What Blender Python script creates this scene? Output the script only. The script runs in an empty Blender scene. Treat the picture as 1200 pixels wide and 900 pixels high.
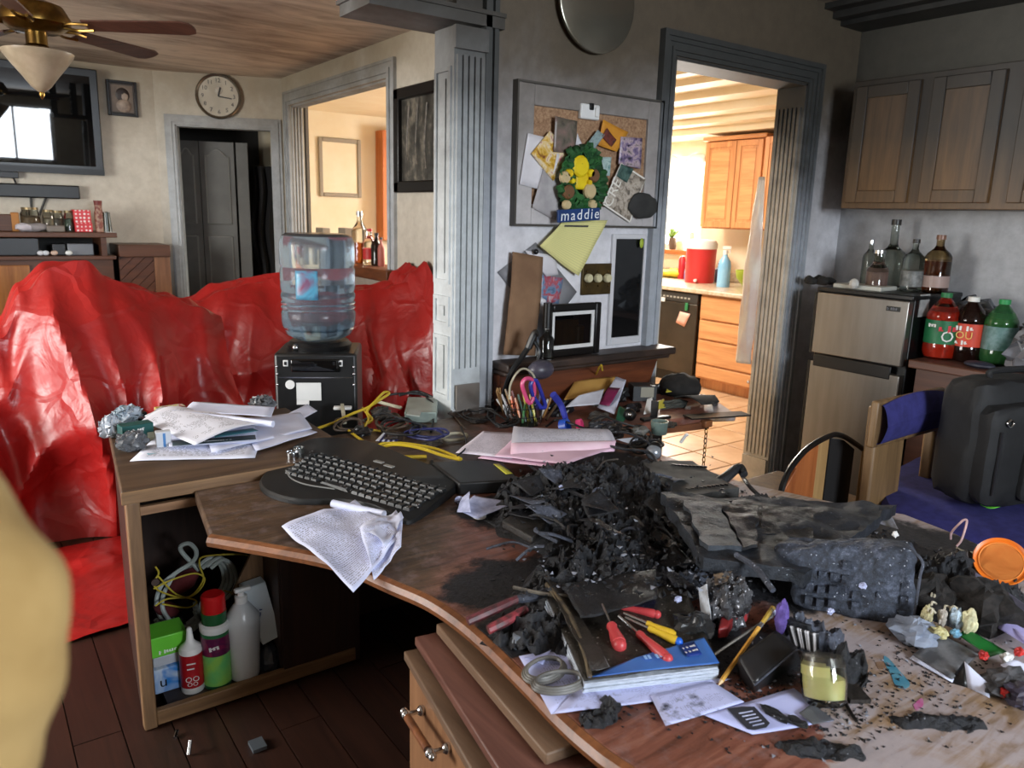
import bpy, math, random
from mathutils import Vector, Matrix, noise
V = Vector
SC = bpy.context.scene
COL = SC.collection
random.seed(7)
# ------------------------------------------------------------------ camera, light, exposure
EYE = V((0, 0, 1.54)); FPX = 900.0
RIGHT = V((0.81368, -0.58070, 0.02668)); UP = V((0.10298, 0.18916, 0.97653)); FWD = V((0.57212, 0.79184, -0.21372))
cd = bpy.data.cameras.new('camera'); cam = bpy.data.objects.new('camera', cd); COL.objects.link(cam)
m3 = Matrix((RIGHT, UP, -FWD)).transposed()
cam.matrix_world = Matrix.Translation(EYE) @ m3.to_4x4()
cd.sensor_width = 36; cd.lens = 27; cd.clip_start = 0.02
cd.dof.use_dof = True; cd.dof.focus_distance = 2.3; cd.dof.aperture_fstop = 27 / 4.0
SC.camera = cam
SC.view_settings.view_transform = 'Standard'; SC.view_settings.look = 'None'
SC.view_settings.gamma = 1; SC.view_settings.exposure = 0.35
w = bpy.data.worlds.new('sky'); SC.world = w; w.use_nodes = True
bg = w.node_tree.nodes['Background']; bg.inputs[0].default_value = (0.80, 0.90, 1.0, 1); bg.inputs[1].default_value = 3.2
SC.cycles.max_bounces = 8; SC.cycles.use_denoising = True

def area(name, loc, target, sx, sy, watts, rgb):
    l = bpy.data.lights.new(name, 'AREA'); l.shape = 'RECTANGLE'; l.size = sx; l.size_y = sy; l.energy = watts; l.color = rgb
    o = bpy.data.objects.new(name, l); COL.objects.link(o); o.location = loc
    o.rotation_euler = (V(target) - V(loc)).to_track_quat('-Z', 'Y').to_euler(); return o
area('window_light_rear', (1.12, -2.58, 1.93), (0.9, 3, 1.4), 1.2, 0.92, 140, (0.83, 0.91, 1.0))
area('window_light_left', (-3.1, 3.4, 1.6), (3, 4.3, 1.3), 2.2, 1.5, 170, (1.0, 0.96, 0.90))
area('window_light_kitchen', (6.78, 6.5, 1.75), (3, 5.4, 1.2), 1.5, .95, 200, (1.0, 0.96, 0.88))
area('kitchen_ceiling_light', (4.3, 5.2, 2.60), (4.3, 5.2, 0), 1.0, 0.8, 95, (1.0, 0.93, 0.82))

# ------------------------------------------------------------------ helpers
def ray(x, y):
    return RIGHT * (x - 600) + UP * (450 - y) + FWD * FPX
def atp(x, y, p, n):                       # where the sight line meets a real plane
    d = ray(x, y); n = V(n); return EYE + d * ((V(p) - EYE).dot(n) / d.dot(n))
def aX(x, y, v): return atp(x, y, (v, 0, 0), (1, 0, 0))
def aY(x, y, v): return atp(x, y, (0, v, 0), (0, 1, 0))
def aZ(x, y, v): return atp(x, y, (0, 0, v), (0, 0, 1))
DZ = 0.735
def dk(x, y, h=0.0): return aZ(x, y, DZ + h)
def lin(c): return tuple(((v / 255) / 12.92 if v / 255 <= 0.04045 else ((v / 255 + 0.055) / 1.055) ** 2.4) for v in c) + (1.0,)

class NT:
    def __init__(s, name):
        s.m = bpy.data.materials.new(name); s.m.use_nodes = True; s.t = s.m.node_tree
        s.b = s.t.nodes['Principled BSDF']
    def n(s, typ, **k):
        nd = s.t.nodes.new(typ)
        for a, v in k.items():
            if a.startswith('i_'):
                key = a[2:]; key = int(key) if key.isdigit() else key.replace('_', ' ')
                nd.inputs[key].default_value = v
            else: setattr(nd, a, v)
        return nd
    def l(s, a, b): s.t.links.new(a, b)
    def ramp(s, fac, stops):
        r = s.n('ShaderNodeValToRGB'); e = r.color_ramp.elements
        while len(e) < len(stops): e.new(0.5)
        for q, (p, c) in zip(e, stops): q.position = p; q.color = c if len(c) == 4 else lin(c)
        s.l(fac, r.inputs[0]); return r.outputs[0]
    def mix(s, fac, a, b, mode='MIX'):
        r = s.n('ShaderNodeMix', data_type='RGBA', blend_type=mode)
        for sock, v in ((r.inputs[0], fac), (r.inputs[6], a), (r.inputs[7], b)):
            if isinstance(v, (int, float)): sock.default_value = v
            elif isinstance(v, tuple): sock.default_value = v if len(v) == 4 else lin(v)
            else: s.l(v, sock)
        return r.outputs[2]
    def math(s, op, a, b=0.0, c=None, clamp=False):
        r = s.n('ShaderNodeMath', operation=op, use_clamp=clamp)
        for i, v in enumerate((a, b) if c is None else (a, b, c)):
            if isinstance(v, (int, float)): r.inputs[i].default_value = v
            else: s.l(v, r.inputs[i])
        return r.outputs[0]
    def coords(s, kind='Object', stretch=(1, 1, 1)):
        tc = s.n('ShaderNodeTexCoord'); mp = s.n('ShaderNodeMapping'); mp.inputs['Scale'].default_value = stretch
        s.l(tc.outputs[kind], mp.inputs[0])
        if kind == 'Object':
            oi = s.n('ShaderNodeObjectInfo'); mu = s.math('MULTIPLY', oi.outputs['Random'], 37.0)
            cx = s.n('ShaderNodeCombineXYZ'); s.l(mu, cx.inputs[0]); s.l(mu, cx.inputs[2]); s.l(cx.outputs[0], mp.inputs['Location'])
        return mp.outputs[0]
    def pos(s): return s.n('ShaderNodeNewGeometry').outputs['Position']
    def noise(s, co, scale, detail=4, rough=0.55, dist=0.0):
        n = s.n('ShaderNodeTexNoise'); n.inputs['Scale'].default_value = scale; n.inputs['Detail'].default_value = detail
        n.inputs['Roughness'].default_value = rough; n.inputs['Distortion'].default_value = dist
        s.l(co, n.inputs['Vector']); return n.outputs[0]
    def bump(s, h, st=0.3, d=0.01):
        b = s.n('ShaderNodeBump'); b.inputs['Strength'].default_value = st; b.inputs['Distance'].default_value = d
        s.l(h, b.inputs['Height']); s.l(b.outputs[0], s.b.inputs['Normal'])
    def out(s, col=None, rough=0.5, metal=0.0, **k):
        if col is not None:
            if isinstance(col, tuple): s.b.inputs['Base Color'].default_value = col if len(col) == 4 else lin(col)
            else: s.l(col, s.b.inputs['Base Color'])
        if isinstance(rough, (int, float)): s.b.inputs['Roughness'].default_value = rough
        else: s.l(rough, s.b.inputs['Roughness'])
        s.b.inputs['Metallic'].default_value = metal
        for a, v in k.items(): s.b.inputs[a.replace('_', ' ')].default_value = v
        return s.m

def mat(name, c, c2=None, sc=8, amt=(0.35, 0.65), rough=0.5, metal=0.0, bump=0.0, bsc=60, stretch=(1, 1, 1), bd=0.004, **k):
    t = NT(name); co = t.coords('Object', stretch)
    col = c
    if c2 is not None: col = t.ramp(t.noise(co, sc), [(amt[0], c), (amt[1], c2)])
    if bump: t.bump(t.noise(co, bsc, 5, 0.65), bump, bd)
    return t.out(col, rough, metal, **k)
def wood(name, c, c2, ax=0, sc=6, rough=0.45, bump=0.12):
    st = [10, 10, 10]; st[ax] = 0.7
    t = NT(name); co = t.coords('Object', tuple(st))
    n1 = t.noise(co, sc * 0.35, 5, 0.6, 1.2); n2 = t.noise(co, sc * 2.5, 3, 0.6)
    f = t.math('ADD', t.math('MULTIPLY', n1, 0.75), t.math('MULTIPLY', n2, 0.25))
    t.bump(f, bump, 0.003)
    return t.out(t.ramp(f, [(0.32, c), (0.66, c2)]), rough)
def glassm(name, c, rough=0.03, ior=1.45, tr=1.0, **k):
    return NT(name).out(c, rough, 0, Transmission_Weight=tr, IOR=ior, **k)
def sootwall(name, clean, soot, z0, z1, amt=1.0, black=(22, 21, 19)):
    t = NT(name); p = t.pos(); sp = t.n('ShaderNodeSeparateXYZ'); t.l(p, sp.inputs[0])
    n1 = t.noise(p, 1.6, 5, 0.6, 0.4); n2 = t.noise(p, 11, 4, 0.7)
    z = t.math('ADD', sp.outputs[2], t.math('MULTIPLY', t.math('SUBTRACT', n1, 0.5), 0.9))
    mr = t.n('ShaderNodeMapRange'); mr.interpolation_type = 'SMOOTHSTEP'; mr.inputs[1].default_value = z0; mr.inputs[2].default_value = z1; mr.inputs[4].default_value = amt
    t.l(z, mr.inputs[0])
    col = t.mix(mr.outputs[0], clean, soot)
    col = t.mix(t.math('MULTIPLY', t.ramp(n2, [(0.35, (0, 0, 0, 1)), (0.75, (1, 1, 1, 1))]), 0.28), col, black)
    t.bump(t.noise(p, 120, 3), 0.12, 0.003)
    return t.out(col, 0.62)
def printed(name, c=(236, 238, 250), ink=(70, 72, 86), sx=26, sy=38, cover=0.55, rough=0.7, scorch=0.0, marg=0.1):
    """paper with rows of small print"""
    t = NT(name); tc = t.n('ShaderNodeTexCoord'); uv = tc.outputs['UV']
    sp = t.n('ShaderNodeSeparateXYZ'); t.l(uv, sp.inputs[0]); big = t.noise(uv, 4.5, 2)
    rw = t.math('MULTIPLY', sp.outputs[1], float(sy)); cx = t.n('ShaderNodeCombineXYZ'); t.l(t.math('MULTIPLY', sp.outputs[0], float(sx)), cx.inputs[0]); t.l(t.math('MULTIPLY', t.math('FLOOR', rw), 7.3), cx.inputs[1])
    word = t.math('GREATER_THAN', t.noise(cx.outputs[0], 2.2, 1, .3), .47)
    keep = t.math('MULTIPLY', t.math('GREATER_THAN', t.math('FRACT', rw), .5), t.math('LESS_THAN', big, 0.38 + cover * 0.22))
    for s_, o_ in ((0, 'GREATER_THAN'), (0, 'LESS_THAN'), (1, 'GREATER_THAN'), (1, 'LESS_THAN')):
        keep = t.math('MULTIPLY', keep, t.math(o_, sp.outputs[s_], marg if o_ == 'GREATER_THAN' else 1 - marg))
    col = t.mix(t.math('MULTIPLY', t.math('MULTIPLY', keep, word), 0.6), c, ink)
    if scorch:
        n = t.noise(t.coords('Object'), 14, 5, 0.65)
        col = t.mix(t.ramp(n, [(0.62 - scorch * 0.3, (0, 0, 0, 1)), (0.72 - scorch * 0.25, (1, 1, 1, 1))]), col, (20, 19, 20))
    return t.out(col, rough)

def wm(o):
    M = Matrix.LocRotScale(o.location, o.rotation_euler, o.scale)
    return (wm(o.parent) @ M) if o.parent else M
def tag(o, label=None, cat=None, group=None, kind=None):
    if label: o['label'] = label
    if cat: o['category'] = cat
    if group: o['group'] = group
    if kind: o['kind'] = kind
    return o
def thing(name, label, cat, loc=(0, 0, 0), rz=0.0, group=None):
    o = bpy.data.objects.new(name, None); COL.objects.link(o); o.empty_display_size = 0.05
    o.location = loc; o.rotation_euler = (0, 0, rz); return tag(o, label, cat, group)
def copy_thing(o, loc=None, rz=None, label=None, parent=None):
    c = o.copy(); COL.objects.link(c); c.parent = parent
    if loc is not None: c.location = loc
    if rz is not None: c.rotation_euler = rz if hasattr(rz, '__len__') else (0, 0, rz)
    if label: c['label'] = label
    for ch in list(o.children): copy_thing(ch, parent=c)
    return c
def smooth_path(pts, sub=6):
    P = [V(p) for p in pts]; Q = [P[0] * 2 - P[1]] + P + [P[-1] * 2 - P[-2]]; out = []
    for i in range(1, len(Q) - 2):
        a, b, c, d = Q[i - 1:i + 3]
        for k in range(sub):
            t = k / sub
            out.append(0.5 * ((2 * b) + (c - a) * t + (2 * a - 5 * b + 4 * c - d) * t * t + (3 * b - a - 3 * c + d) * t ** 3))
    return out + [P[-1]]

class MB:
    def __init__(s): s.v = []; s.f = []; s.u = []; s.mi = []; s.cur = 0
    def add(s, vs, fs, us=None):
        o = len(s.v); s.v += [V(p) for p in vs]
        for i, f in enumerate(fs):
            s.f.append(tuple(o + k for k in f)); s.u.append(us[i] if us else None); s.mi.append(s.cur)
        return s
    def box(s, c, d, rz=0.0, M=None):
        h = V(d) / 2; R = Matrix.Rotation(rz, 3, 'Z') if M is None else M
        vs = [V(c) + R @ V((h.x * a, h.y * b, h.z * e)) for e in (-1, 1) for a, b in ((-1, -1), (1, -1), (1, 1), (-1, 1))]
        return s.add(vs, [(3, 2, 1, 0), (4, 5, 6, 7), (0, 1, 5, 4), (1, 2, 6, 5), (2, 3, 7, 6), (3, 0, 4, 7)])
    def bb(s, lo, hi):
        return s.box([(a + b) / 2 for a, b in zip(lo, hi)], [abs(b - a) for a, b in zip(lo, hi)])
    def bar(s, a, b, wd, th, up=(0, 0, 1)):
        a, b = V(a), V(b); x = (b - a).normalized(); y = V(up).cross(x).normalized(); z = x.cross(y)
        return s.box((a + b) / 2, ((b - a).length, wd, th), M=Matrix((x, y, z)).transposed())
    def cyl(s, a, b, r0, r1=None, n=14, caps=True):
        r1 = r0 if r1 is None else r1; a, b = V(a), V(b); d = (b - a).normalized()
        x = d.orthogonal().normalized(); y = d.cross(x); vs = []
        for c, r in ((a, r0), (b, r1)):
            vs += [c + (x * math.cos(2 * math.pi * i / n) + y * math.sin(2 * math.pi * i / n)) * r for i in range(n)]
        fs = [(i, (i + 1) % n, n + (i + 1) % n, n + i) for i in range(n)]
        if caps: fs += [tuple(range(n - 1, -1, -1)), tuple(range(n, 2 * n))]
        return s.add(vs, fs)
    def tube(s, pts, r, n=7, sub=6, taper=None):
        P = smooth_path(pts, sub) if sub > 1 and len(pts) > 2 else [V(p) for p in pts]
        d = (P[1] - P[0]).normalized(); x = d.orthogonal().normalized(); vs = []
        for i, p in enumerate(P):
            t = (P[min(i + 1, len(P) - 1)] - P[max(i - 1, 0)]).normalized()
            x = (x - t * x.dot(t)); x = x.normalized() if x.length > 1e-6 else t.orthogonal().normalized()
            y = t.cross(x); rr = r(i / (len(P) - 1)) if callable(r) else r
            vs += [p + (x * math.cos(2 * math.pi * k / n) + y * math.sin(2 * math.pi * k / n)) * rr for k in range(n)]
        m = len(P); fs = [(i * n + k, i * n + (k + 1) % n, (i + 1) * n + (k + 1) % n, (i + 1) * n + k) for i in range(m - 1) for k in range(n)]
        fs += [tuple(range(n - 1, -1, -1)), tuple(range((m - 1) * n, m * n))]
        return s.add(vs, fs)
    def lathe(s, prof, c=(0, 0, 0), n=24, M=None, sx=1.0, sy=1.0, uv=False):
        M = M or Matrix.Identity(3); vs = []; c = V(c)
        for r, z in prof:
            vs += [c + M @ V((r * sx * math.cos(2 * math.pi * i / n), r * sy * math.sin(2 * math.pi * i / n), z)) for i in range(n)]
        m = len(prof); fs = []; us = []
        for j in range(m - 1):
            for i in range(n):
                fs.append((j * n + i, j * n + (i + 1) % n, (j + 1) * n + (i + 1) % n, (j + 1) * n + i))
                us.append(((i / n, j / (m - 1)), ((i + 1) / n, j / (m - 1)), ((i + 1) / n, (j + 1) / (m - 1)), (i / n, (j + 1) / (m - 1))))
        for idx, jj in ((0, 0), (1, m - 1)):
            if prof[jj][0] > 1e-5:
                fs.append(tuple(range(n - 1, -1, -1)) if idx == 0 else tuple(range(jj * n, jj * n + n))); us.append(None)
        return s.add(vs, fs, us if uv else None)
    def prism(s, poly, z0, z1, M=None, c=(0, 0, 0)):
        M = M or Matrix.Identity(3); n = len(poly)
        ar = sum(poly[i][0] * poly[(i + 1) % n][1] - poly[(i + 1) % n][0] * poly[i][1] for i in range(n))
        if ar < 0: poly = poly[::-1]
        vs = [V(c) + M @ V((p[0], p[1], z)) for z in (z0, z1) for p in poly]
        return s.add(vs, [tuple(range(n - 1, -1, -1)), tuple(range(n, 2 * n))] + [(i, (i + 1) % n, n + (i + 1) % n, n + i) for i in range(n)])
    def grid(s, fn, nu, nv):
        vs = [fn(i / nu, j / nv) for j in range(nv + 1) for i in range(nu + 1)]
        fs = []; us = []
        for j in range(nv):
            for i in range(nu):
                a = j * (nu + 1) + i; fs.append((a, a + 1, a + nu + 2, a + nu + 1))
                us.append(((i / nu, j / nv), ((i + 1) / nu, j / nv), ((i + 1) / nu, (j + 1) / nv), (i / nu, (j + 1) / nv)))
        return s.add(vs, fs, us)
    def ball(s, c, r, n=12, sc=(1, 1, 1), fn=None):
        m = n // 2 + 1; vs = [V(c) + V((0, 0, -r * sc[2]))]
        for j in range(1, m):
            a = math.pi * j / m - math.pi / 2
            vs += [V(c) + V((r * sc[0] * math.cos(a) * math.cos(2 * math.pi * i / n), r * sc[1] * math.cos(a) * math.sin(2 * math.pi * i / n), r * sc[2] * math.sin(a))) for i in range(n)]
        vs.append(V(c) + V((0, 0, r * sc[2]))); L = len(vs) - 1
        fs = [(0, 1 + (i + 1) % n, 1 + i) for i in range(n)]
        for j in range(m - 2):
            fs += [(1 + j * n + i, 1 + j * n + (i + 1) % n, 1 + (j + 1) * n + (i + 1) % n, 1 + (j + 1) * n + i) for i in range(n)]
        fs += [(1 + (m - 2) * n + i, 1 + (m - 2) * n + (i + 1) % n, L) for i in range(n)]
        if fn: vs = [fn(p) for p in vs]
        return s.add(vs, fs)
    def build(s, name, mats, parent=None, label=None, cat=None, group=None, kind=None, local=False, bev=0.0, smooth=True, solid=0.0, sub=0, keep=False, loc=None, rz=0.0):
        vs = s.v; me = bpy.data.meshes.new(name)
        if parent is not None:
            if not local:
                I = wm(parent).inverted(); vs = [I @ p for p in vs]
            org = V((0, 0, 0))
        elif loc is not None: org = V((0, 0, 0))
        elif keep: org = V((0, 0, 0))
        else:
            lo = [min(p[i] for p in vs) for i in range(3)]; hi = [max(p[i] for p in vs) for i in range(3)]
            org = V(((lo[0] + hi[0]) / 2, (lo[1] + hi[1]) / 2, lo[2]))
        me.from_pydata([tuple(p - org) for p in vs], [], s.f)
        if any(u for u in s.u):
            ul = me.uv_layers.new(name='UVMap'); k = 0
            for i, f in enumerate(s.f):
                for q in range(len(f)):
                    if s.u[i]: ul.data[k].uv = s.u[i][q]
                    k += 1
        mats = mats if isinstance(mats, (list, tuple)) else [mats]
        for m in mats: me.materials.append(m)
        if len(mats) > 1: me.polygons.foreach_set('material_index', s.mi)
        if smooth:
            me.polygons.foreach_set('use_smooth', [True] * len(me.polygons)); me.set_sharp_from_angle(angle=math.radians(38))
        me.update()
        o = bpy.data.objects.new(name, me); COL.objects.link(o)
        if parent is not None: o.parent = parent
        else: o.location = org if loc is None else loc; o.rotation_euler = (0, 0, rz) if loc is not None else (0, 0, 0)
        if solid:
            md = o.modifiers.new('solid', 'SOLIDIFY'); md.thickness = solid; md.offset = 0
        if sub:
            md = o.modifiers.new('sub', 'SUBSURF'); md.levels = sub; md.render_levels = sub
        if bev:
            md = o.modifiers.new('bevel', 'BEVEL'); md.width = bev; md.segments = 2; md.limit_method = 'ANGLE'; md.angle_limit = 0.6
        return tag(o, label, cat, group, kind)
def struct(name, mb, m, parent=None, bev=0.0, smooth=True):
    return mb.build(name, m, parent, kind=None if parent else 'structure', keep=parent is None, bev=bev, smooth=smooth)
TXT = {}
def text(name, body, size, M, mt, parent, ext=0.0006, align='CENTER', shear=0.0, label=None):
    key = (body, align, shear)
    if key not in TXT:
        cu = bpy.data.curves.new('lettering', 'FONT'); cu.body = body; cu.size = 1; cu.align_x = align; cu.align_y = 'CENTER'; cu.resolution_u = 2; cu.shear = shear; cu.space_character = 1.22 if shear else 1.0
        o = bpy.data.objects.new('lettering', cu); COL.objects.link(o)
        dg = bpy.context.evaluated_depsgraph_get(); me = bpy.data.meshes.new_from_object(o.evaluated_get(dg))
        TXT[key] = ([v.co.copy() for v in me.vertices], [tuple(p.vertices) for p in me.polygons])
        bpy.data.objects.remove(o); bpy.data.curves.remove(cu)
    vs, fs = TXT[key]
    return MB().add([M @ (v * size + V((0, 0, ext))) for v in vs], fs).build(name, mt, parent, label, smooth=False)
def frame_m(o, x, z):                        # matrix with local x, local normal z at o
    x = V(x).normalized(); z = V(z); z = (z - x * z.dot(x)).normalized(); y = z.cross(x)
    return Matrix.Translation(V(o)) @ Matrix((x, y, z)).transposed().to_4x4()
def dash(n, size, M, mt, parent):            # a row of small strokes: print too small to read
    r = random.Random(n); mb = MB()
    for i in range(n):
        if r.random() < .12: continue
        h = size * r.uniform(.55, 1.0); x = (i - n / 2) * size * .62; A = M.to_3x3()
        mb.box(M @ V((x, 0, .0006)), (size * .4, h, .0006), M=A)
        if r.random() < .6: mb.box(M @ V((x + size * .2, r.uniform(-.3, .3) * size, .0006)), (size * .4, size * .2, .0006), M=A)
    return mb.build('print', mt, parent, smooth=False)
def nz(p, s=1.0, o=0.0): return noise.noise(V(p) * s + V((o, o * 1.7, o * 0.3)))
def fbm(p, s=1.0, o=0.0, n=4):
    t = 0; a = 1
    for k in range(n): t += nz(p, s, o + k * 3.1) * a; s *= 2.1; a *= 0.5
    return t
def sheet(name, quad, mt, label=None, cat='paper', parent=None, amp=0.004, lift=0.0, seed=0, n=10, curl=None, group=None, solid=0.0006, fn=None, kind=None):
    """thin sheet between four world corners (u along 0-1, v along 0-3)"""
    a, b, c, d = [V(q) for q in quad]; nrm = (b - a).cross(d - a).normalized()
    if nrm.z < 0: nrm = -nrm
    def F(u, v):
        p = a.lerp(b, u).lerp(d.lerp(c, u), v)
        h = lift + amp * (0.9 + fbm(p, 9, seed, 2))
        if curl: h += curl(u, v)
        p = p + nrm * h
        return fn(p, u, v) if fn else p
    return MB().grid(F, n, n).build(name, mt, parent, label, cat if parent is None else None, group, kind, solid=solid)
# ------------------------------------------------------------------ materials for the shell
M_floor = wood('dark_floor_wood', (34, 20, 16), (60, 36, 27), 1, 5, 0.42)
M_groove = mat('floor_groove', (22, 14, 11))
M_tile = mat('kitchen_tile', (208, 174, 138), (186, 148, 112), 5, rough=0.4, bump=0.05)
M_grout = mat('grout', (150, 118, 88))
M_wallB = sootwall('sooted_grey_wall', (232, 231, 236), (88, 77, 62), 1.35, 2.30)
M_wallR = sootwall('sooted_right_wall', (176, 177, 180), (74, 71, 63), 1.45, 2.15)
M_wallT = sootwall("cream_wall", (210, 204, 190), (148, 136, 114), 1.9, 2.75, 1.0, (120, 108, 92))
M_cream = mat('kitchen_cream', (236, 224, 198), (230, 214, 182), 3, rough=0.6)
def ceilmat():
    t = NT('smoke_stained_ceiling'); p = t.pos(); mp = t.n('ShaderNodeMapping'); mp.inputs['Scale'].default_value = (0.8, 3.2, 1); mp.inputs['Rotation'].default_value = (0, 0, 0.5); t.l(p, mp.inputs[0])
    n1 = t.noise(mp.outputs[0], 2.2, 6, 0.65, 0.8); n2 = t.noise(p, 0.7, 3)
    c = t.ramp(t.math('ADD', t.math('MULTIPLY', n1, 0.6), t.math('MULTIPLY', n2, 0.45)), [(0.38, (118, 100, 86)), (0.62, (200, 184, 164))])
    t.bump(t.noise(mp.outputs[0], 26, 4), 0.2, 0.006); return t.out(c, 0.6)
M_ceil = ceilmat()
M_trim = sootwall('grey_painted_trim', (178, 184, 192), (56, 57, 55), 1.35, 2.15)
M_trimL = sootwall('pale_trim', (190, 196, 200), (128, 124, 114), 1.7, 2.7)
M_carved = sootwall('pilaster_paint', (204, 210, 212), (58, 53, 46), 1.35, 2.3)
M_darktrim = mat('sooted_dark_trim', (30, 30, 29), (48, 47, 44), 6, rough=0.5)
M_black = mat('black_plastic', (8, 8, 9), (14, 14, 15), 12, rough=0.38)
M_white = mat('white_plastic', (222, 222, 220), rough=0.4)
M_chrome = mat('chrome', (200, 202, 206), rough=0.16, metal=1.0)
M_brass = mat('brass', (150, 118, 58), (92, 70, 36), 9, rough=0.28, metal=1.0)

YB = 2.65; XR = 4.27; ZC = 2.69; XC = 2.54; YT = 7.6
DX0, DX1, DZT = 2.79, 3.815, 2.275
# floor and planks
fl = struct('floor', MB().bb((-3.1, -2.6, -0.06), (XR + .1, 9.2, -0.012)).bb((2.5, YB, -0.06), (6.7, 9.2, -0.012)), M_groove)
rest = MB(); pi = 0
for i in range(-22, 33):
    x0 = i * 0.13
    y = -2.5 + (i * 37 % 10) * 0.13
    while y < YT:
        y1 = min(y + 1.3, YT)
        if x0 > XR - 0.13: break
        lo, hi = (x0 + 0.002, y + 0.0015, -0.02), (x0 + 0.128, y1 - 0.0015, 0.0 - (pi % 3) * 0.0006)
        if not (y > YB and x0 > 2.4):
            if -1.1 < x0 < 2.2 and 0.0 < y < 4.4: MB().bb(lo, hi).build('plank', M_floor, fl, local=True, smooth=False)
            else: rest.bb(lo, hi)
        pi += 1; y = y1
rest.build('planks', M_floor, fl, kind='stuff', local=True, smooth=False)
gr = MB().bb((2.68, YB + 0.02, -0.03), (6.58, 9.1, -0.004)).build('grout_bed', M_grout, fl, local=True)
tl0 = MB().bb((-0.16, -0.16, -0.01), (0.16, 0.16, 0.004)).build('tile', M_tile, fl, local=True, bev=0.004)
tl0.location = (2.8, 2.85, 0); rt = MB()
for i in range(11):
    for j in range(19):
        x, y = 2.8 + i * 0.33, 2.85 + j * 0.33
        if i == 0 and j == 0: continue
        if i < 9 and j < 8:
            c = tl0.copy(); COL.objects.link(c); c.location = (x, y, 0)
        else: rt.bb((x - 0.16, y - 0.16, -0.01), (x + 0.16, y + 0.16, 0.003))
rt.build('tiles', M_tile, fl, kind='stuff', local=True)
# ceiling
struct('ceiling', MB().bb((-3, -2.5, ZC), (XR + 0.1, YT + 0.1, ZC + 0.08)), M_ceil)
# middle wall with doorway to the kitchen, jamb thickness 0.17
wb = MB().bb((1.62, YB, 0), (DX0, YB + 0.17, ZC)).bb((DX1, YB, 0), (XR + 0.1, YB + 0.17, ZC)).bb((DX0, YB, DZT), (DX1, YB + 0.17, ZC)).bb((XR, YB + .02, 0), (6.7, YB + 0.17, ZC + .3))
struct('wall_middle', wb, M_wallB, smooth=False)
struct('wall_right', MB().bb((XR, -2.5, 0), (XR + 0.1, YB, ZC)), M_wallR, smooth=False)
struct('wall_far', MB().bb((-3, YT, 0), (1.55, YT + 0.1, ZC)), M_wallT, smooth=False)
# rear and left walls with window openings (unseen, they let the daylight in)
rw = MB().bb((-3, -2.6, 0), (0.48, -2.5, ZC)).bb((1.76, -2.6, 0), (XR + .1, -2.5, ZC)).bb((0.48, -2.6, 0), (1.76, -2.5, 1.42)).bb((0.48, -2.6, 2.44), (1.76, -2.5, ZC))
struct('wall_rear', rw, M_wallT, smooth=False)
lw = MB().bb((-3.1, -2.6, 0), (-3, 2.25, ZC)).bb((-3.1, 4.55, 0), (-3, YT + .1, ZC)).bb((-3.1, 2.25, 0), (-3, 4.55, 0.8)).bb((-3.1, 2.25, 2.4), (-3, 4.55, ZC))
struct('wall_left', lw, M_wallT, smooth=False)
def winframe(name, lo, hi, axis, mull):
    f = MB(); t = 0.06
    a = 0 if axis == 1 else 1
    def bx(u0, u1, z0, z1):
        l = [0, 0, z0]; h = [0, 0, z1]; l[a] = u0; h[a] = u1; l[axis] = lo[axis]; h[axis] = hi[axis]; f.bb(l, h)
    u0, u1, z0, z1 = lo[a], hi[a], lo[2], hi[2]
    bx(u0, u0 + t, z0, z1); bx(u1 - t, u1, z0, z1); bx(u0, u1, z0, z0 + t); bx(u0, u1, z1 - t, z1)
    for k in mull: bx(u0 + (u1 - u0) * k - .02, u0 + (u1 - u0) * k + .02, z0, z1)
    return struct(name, f, M_white)
winframe('window_1', (0.48, -2.56, 1.42), (1.76, -2.52, 2.44), 1, (0.5,))
winframe('window_2', (-3.06, 2.25, 0.8), (-3.02, 4.55, 2.4), 0, (0.33, 0.67))
# doorway casing: outer fluted boards, head, and fluted jamb liner
cs = MB(); RX = Matrix(((1, 0, 0), (0, 0, -1), (0, 1, 0)))
def casing(mb, x0, x1, z1, y, offs, deps):
    for a, b, d in zip(offs, offs[1:], deps):
        for poly in ([(x0 - b, 0), (x0 - a, 0), (x0 - a, z1 + a), (x0 - b, z1 + b)], [(x0 - a, z1 + a), (x1 + a, z1 + a), (x1 + b, z1 + b), (x0 - b, z1 + b)], [(x1 + a, 0), (x1 + b, 0), (x1 + b, z1 + b), (x1 + a, z1 + a)]):
            mb.prism(poly, 0, d, M=RX, c=(0, y, 0))
casing(cs, DX0, DX1, DZT, YB, (.005, .025, .04, .06, .08, .105), (.014, .024, .018, .026, .036))
tk = struct('trim_1', cs, M_trim, smooth=False)
jb = MB().bb((DX1 - 0.012, YB - .005, 0), (DX1 + .002, YB + 0.175, DZT)).bb((DX0 - .002, YB - .005, 0), (DX0 + 0.012, YB + 0.175, DZT)).bb((DX0, YB - .005, DZT - .012), (DX1, YB + .175, DZT + .002))
for k in range(6):
    y0 = YB + 0.012 + k * 0.027
    jb.bb((DX1 - 0.024, y0, 0.18), (DX1 - 0.012, y0 + 0.015, DZT - .12))
jb.bb((DX1 - .026, YB, 0), (DX1 - .012, YB + .17, 0.16))
jb.build('jamb', sootwall('jamb_paint', (214, 208, 196), (52, 51, 48), 1.5, 2.25), tk, smooth=False)
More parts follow.
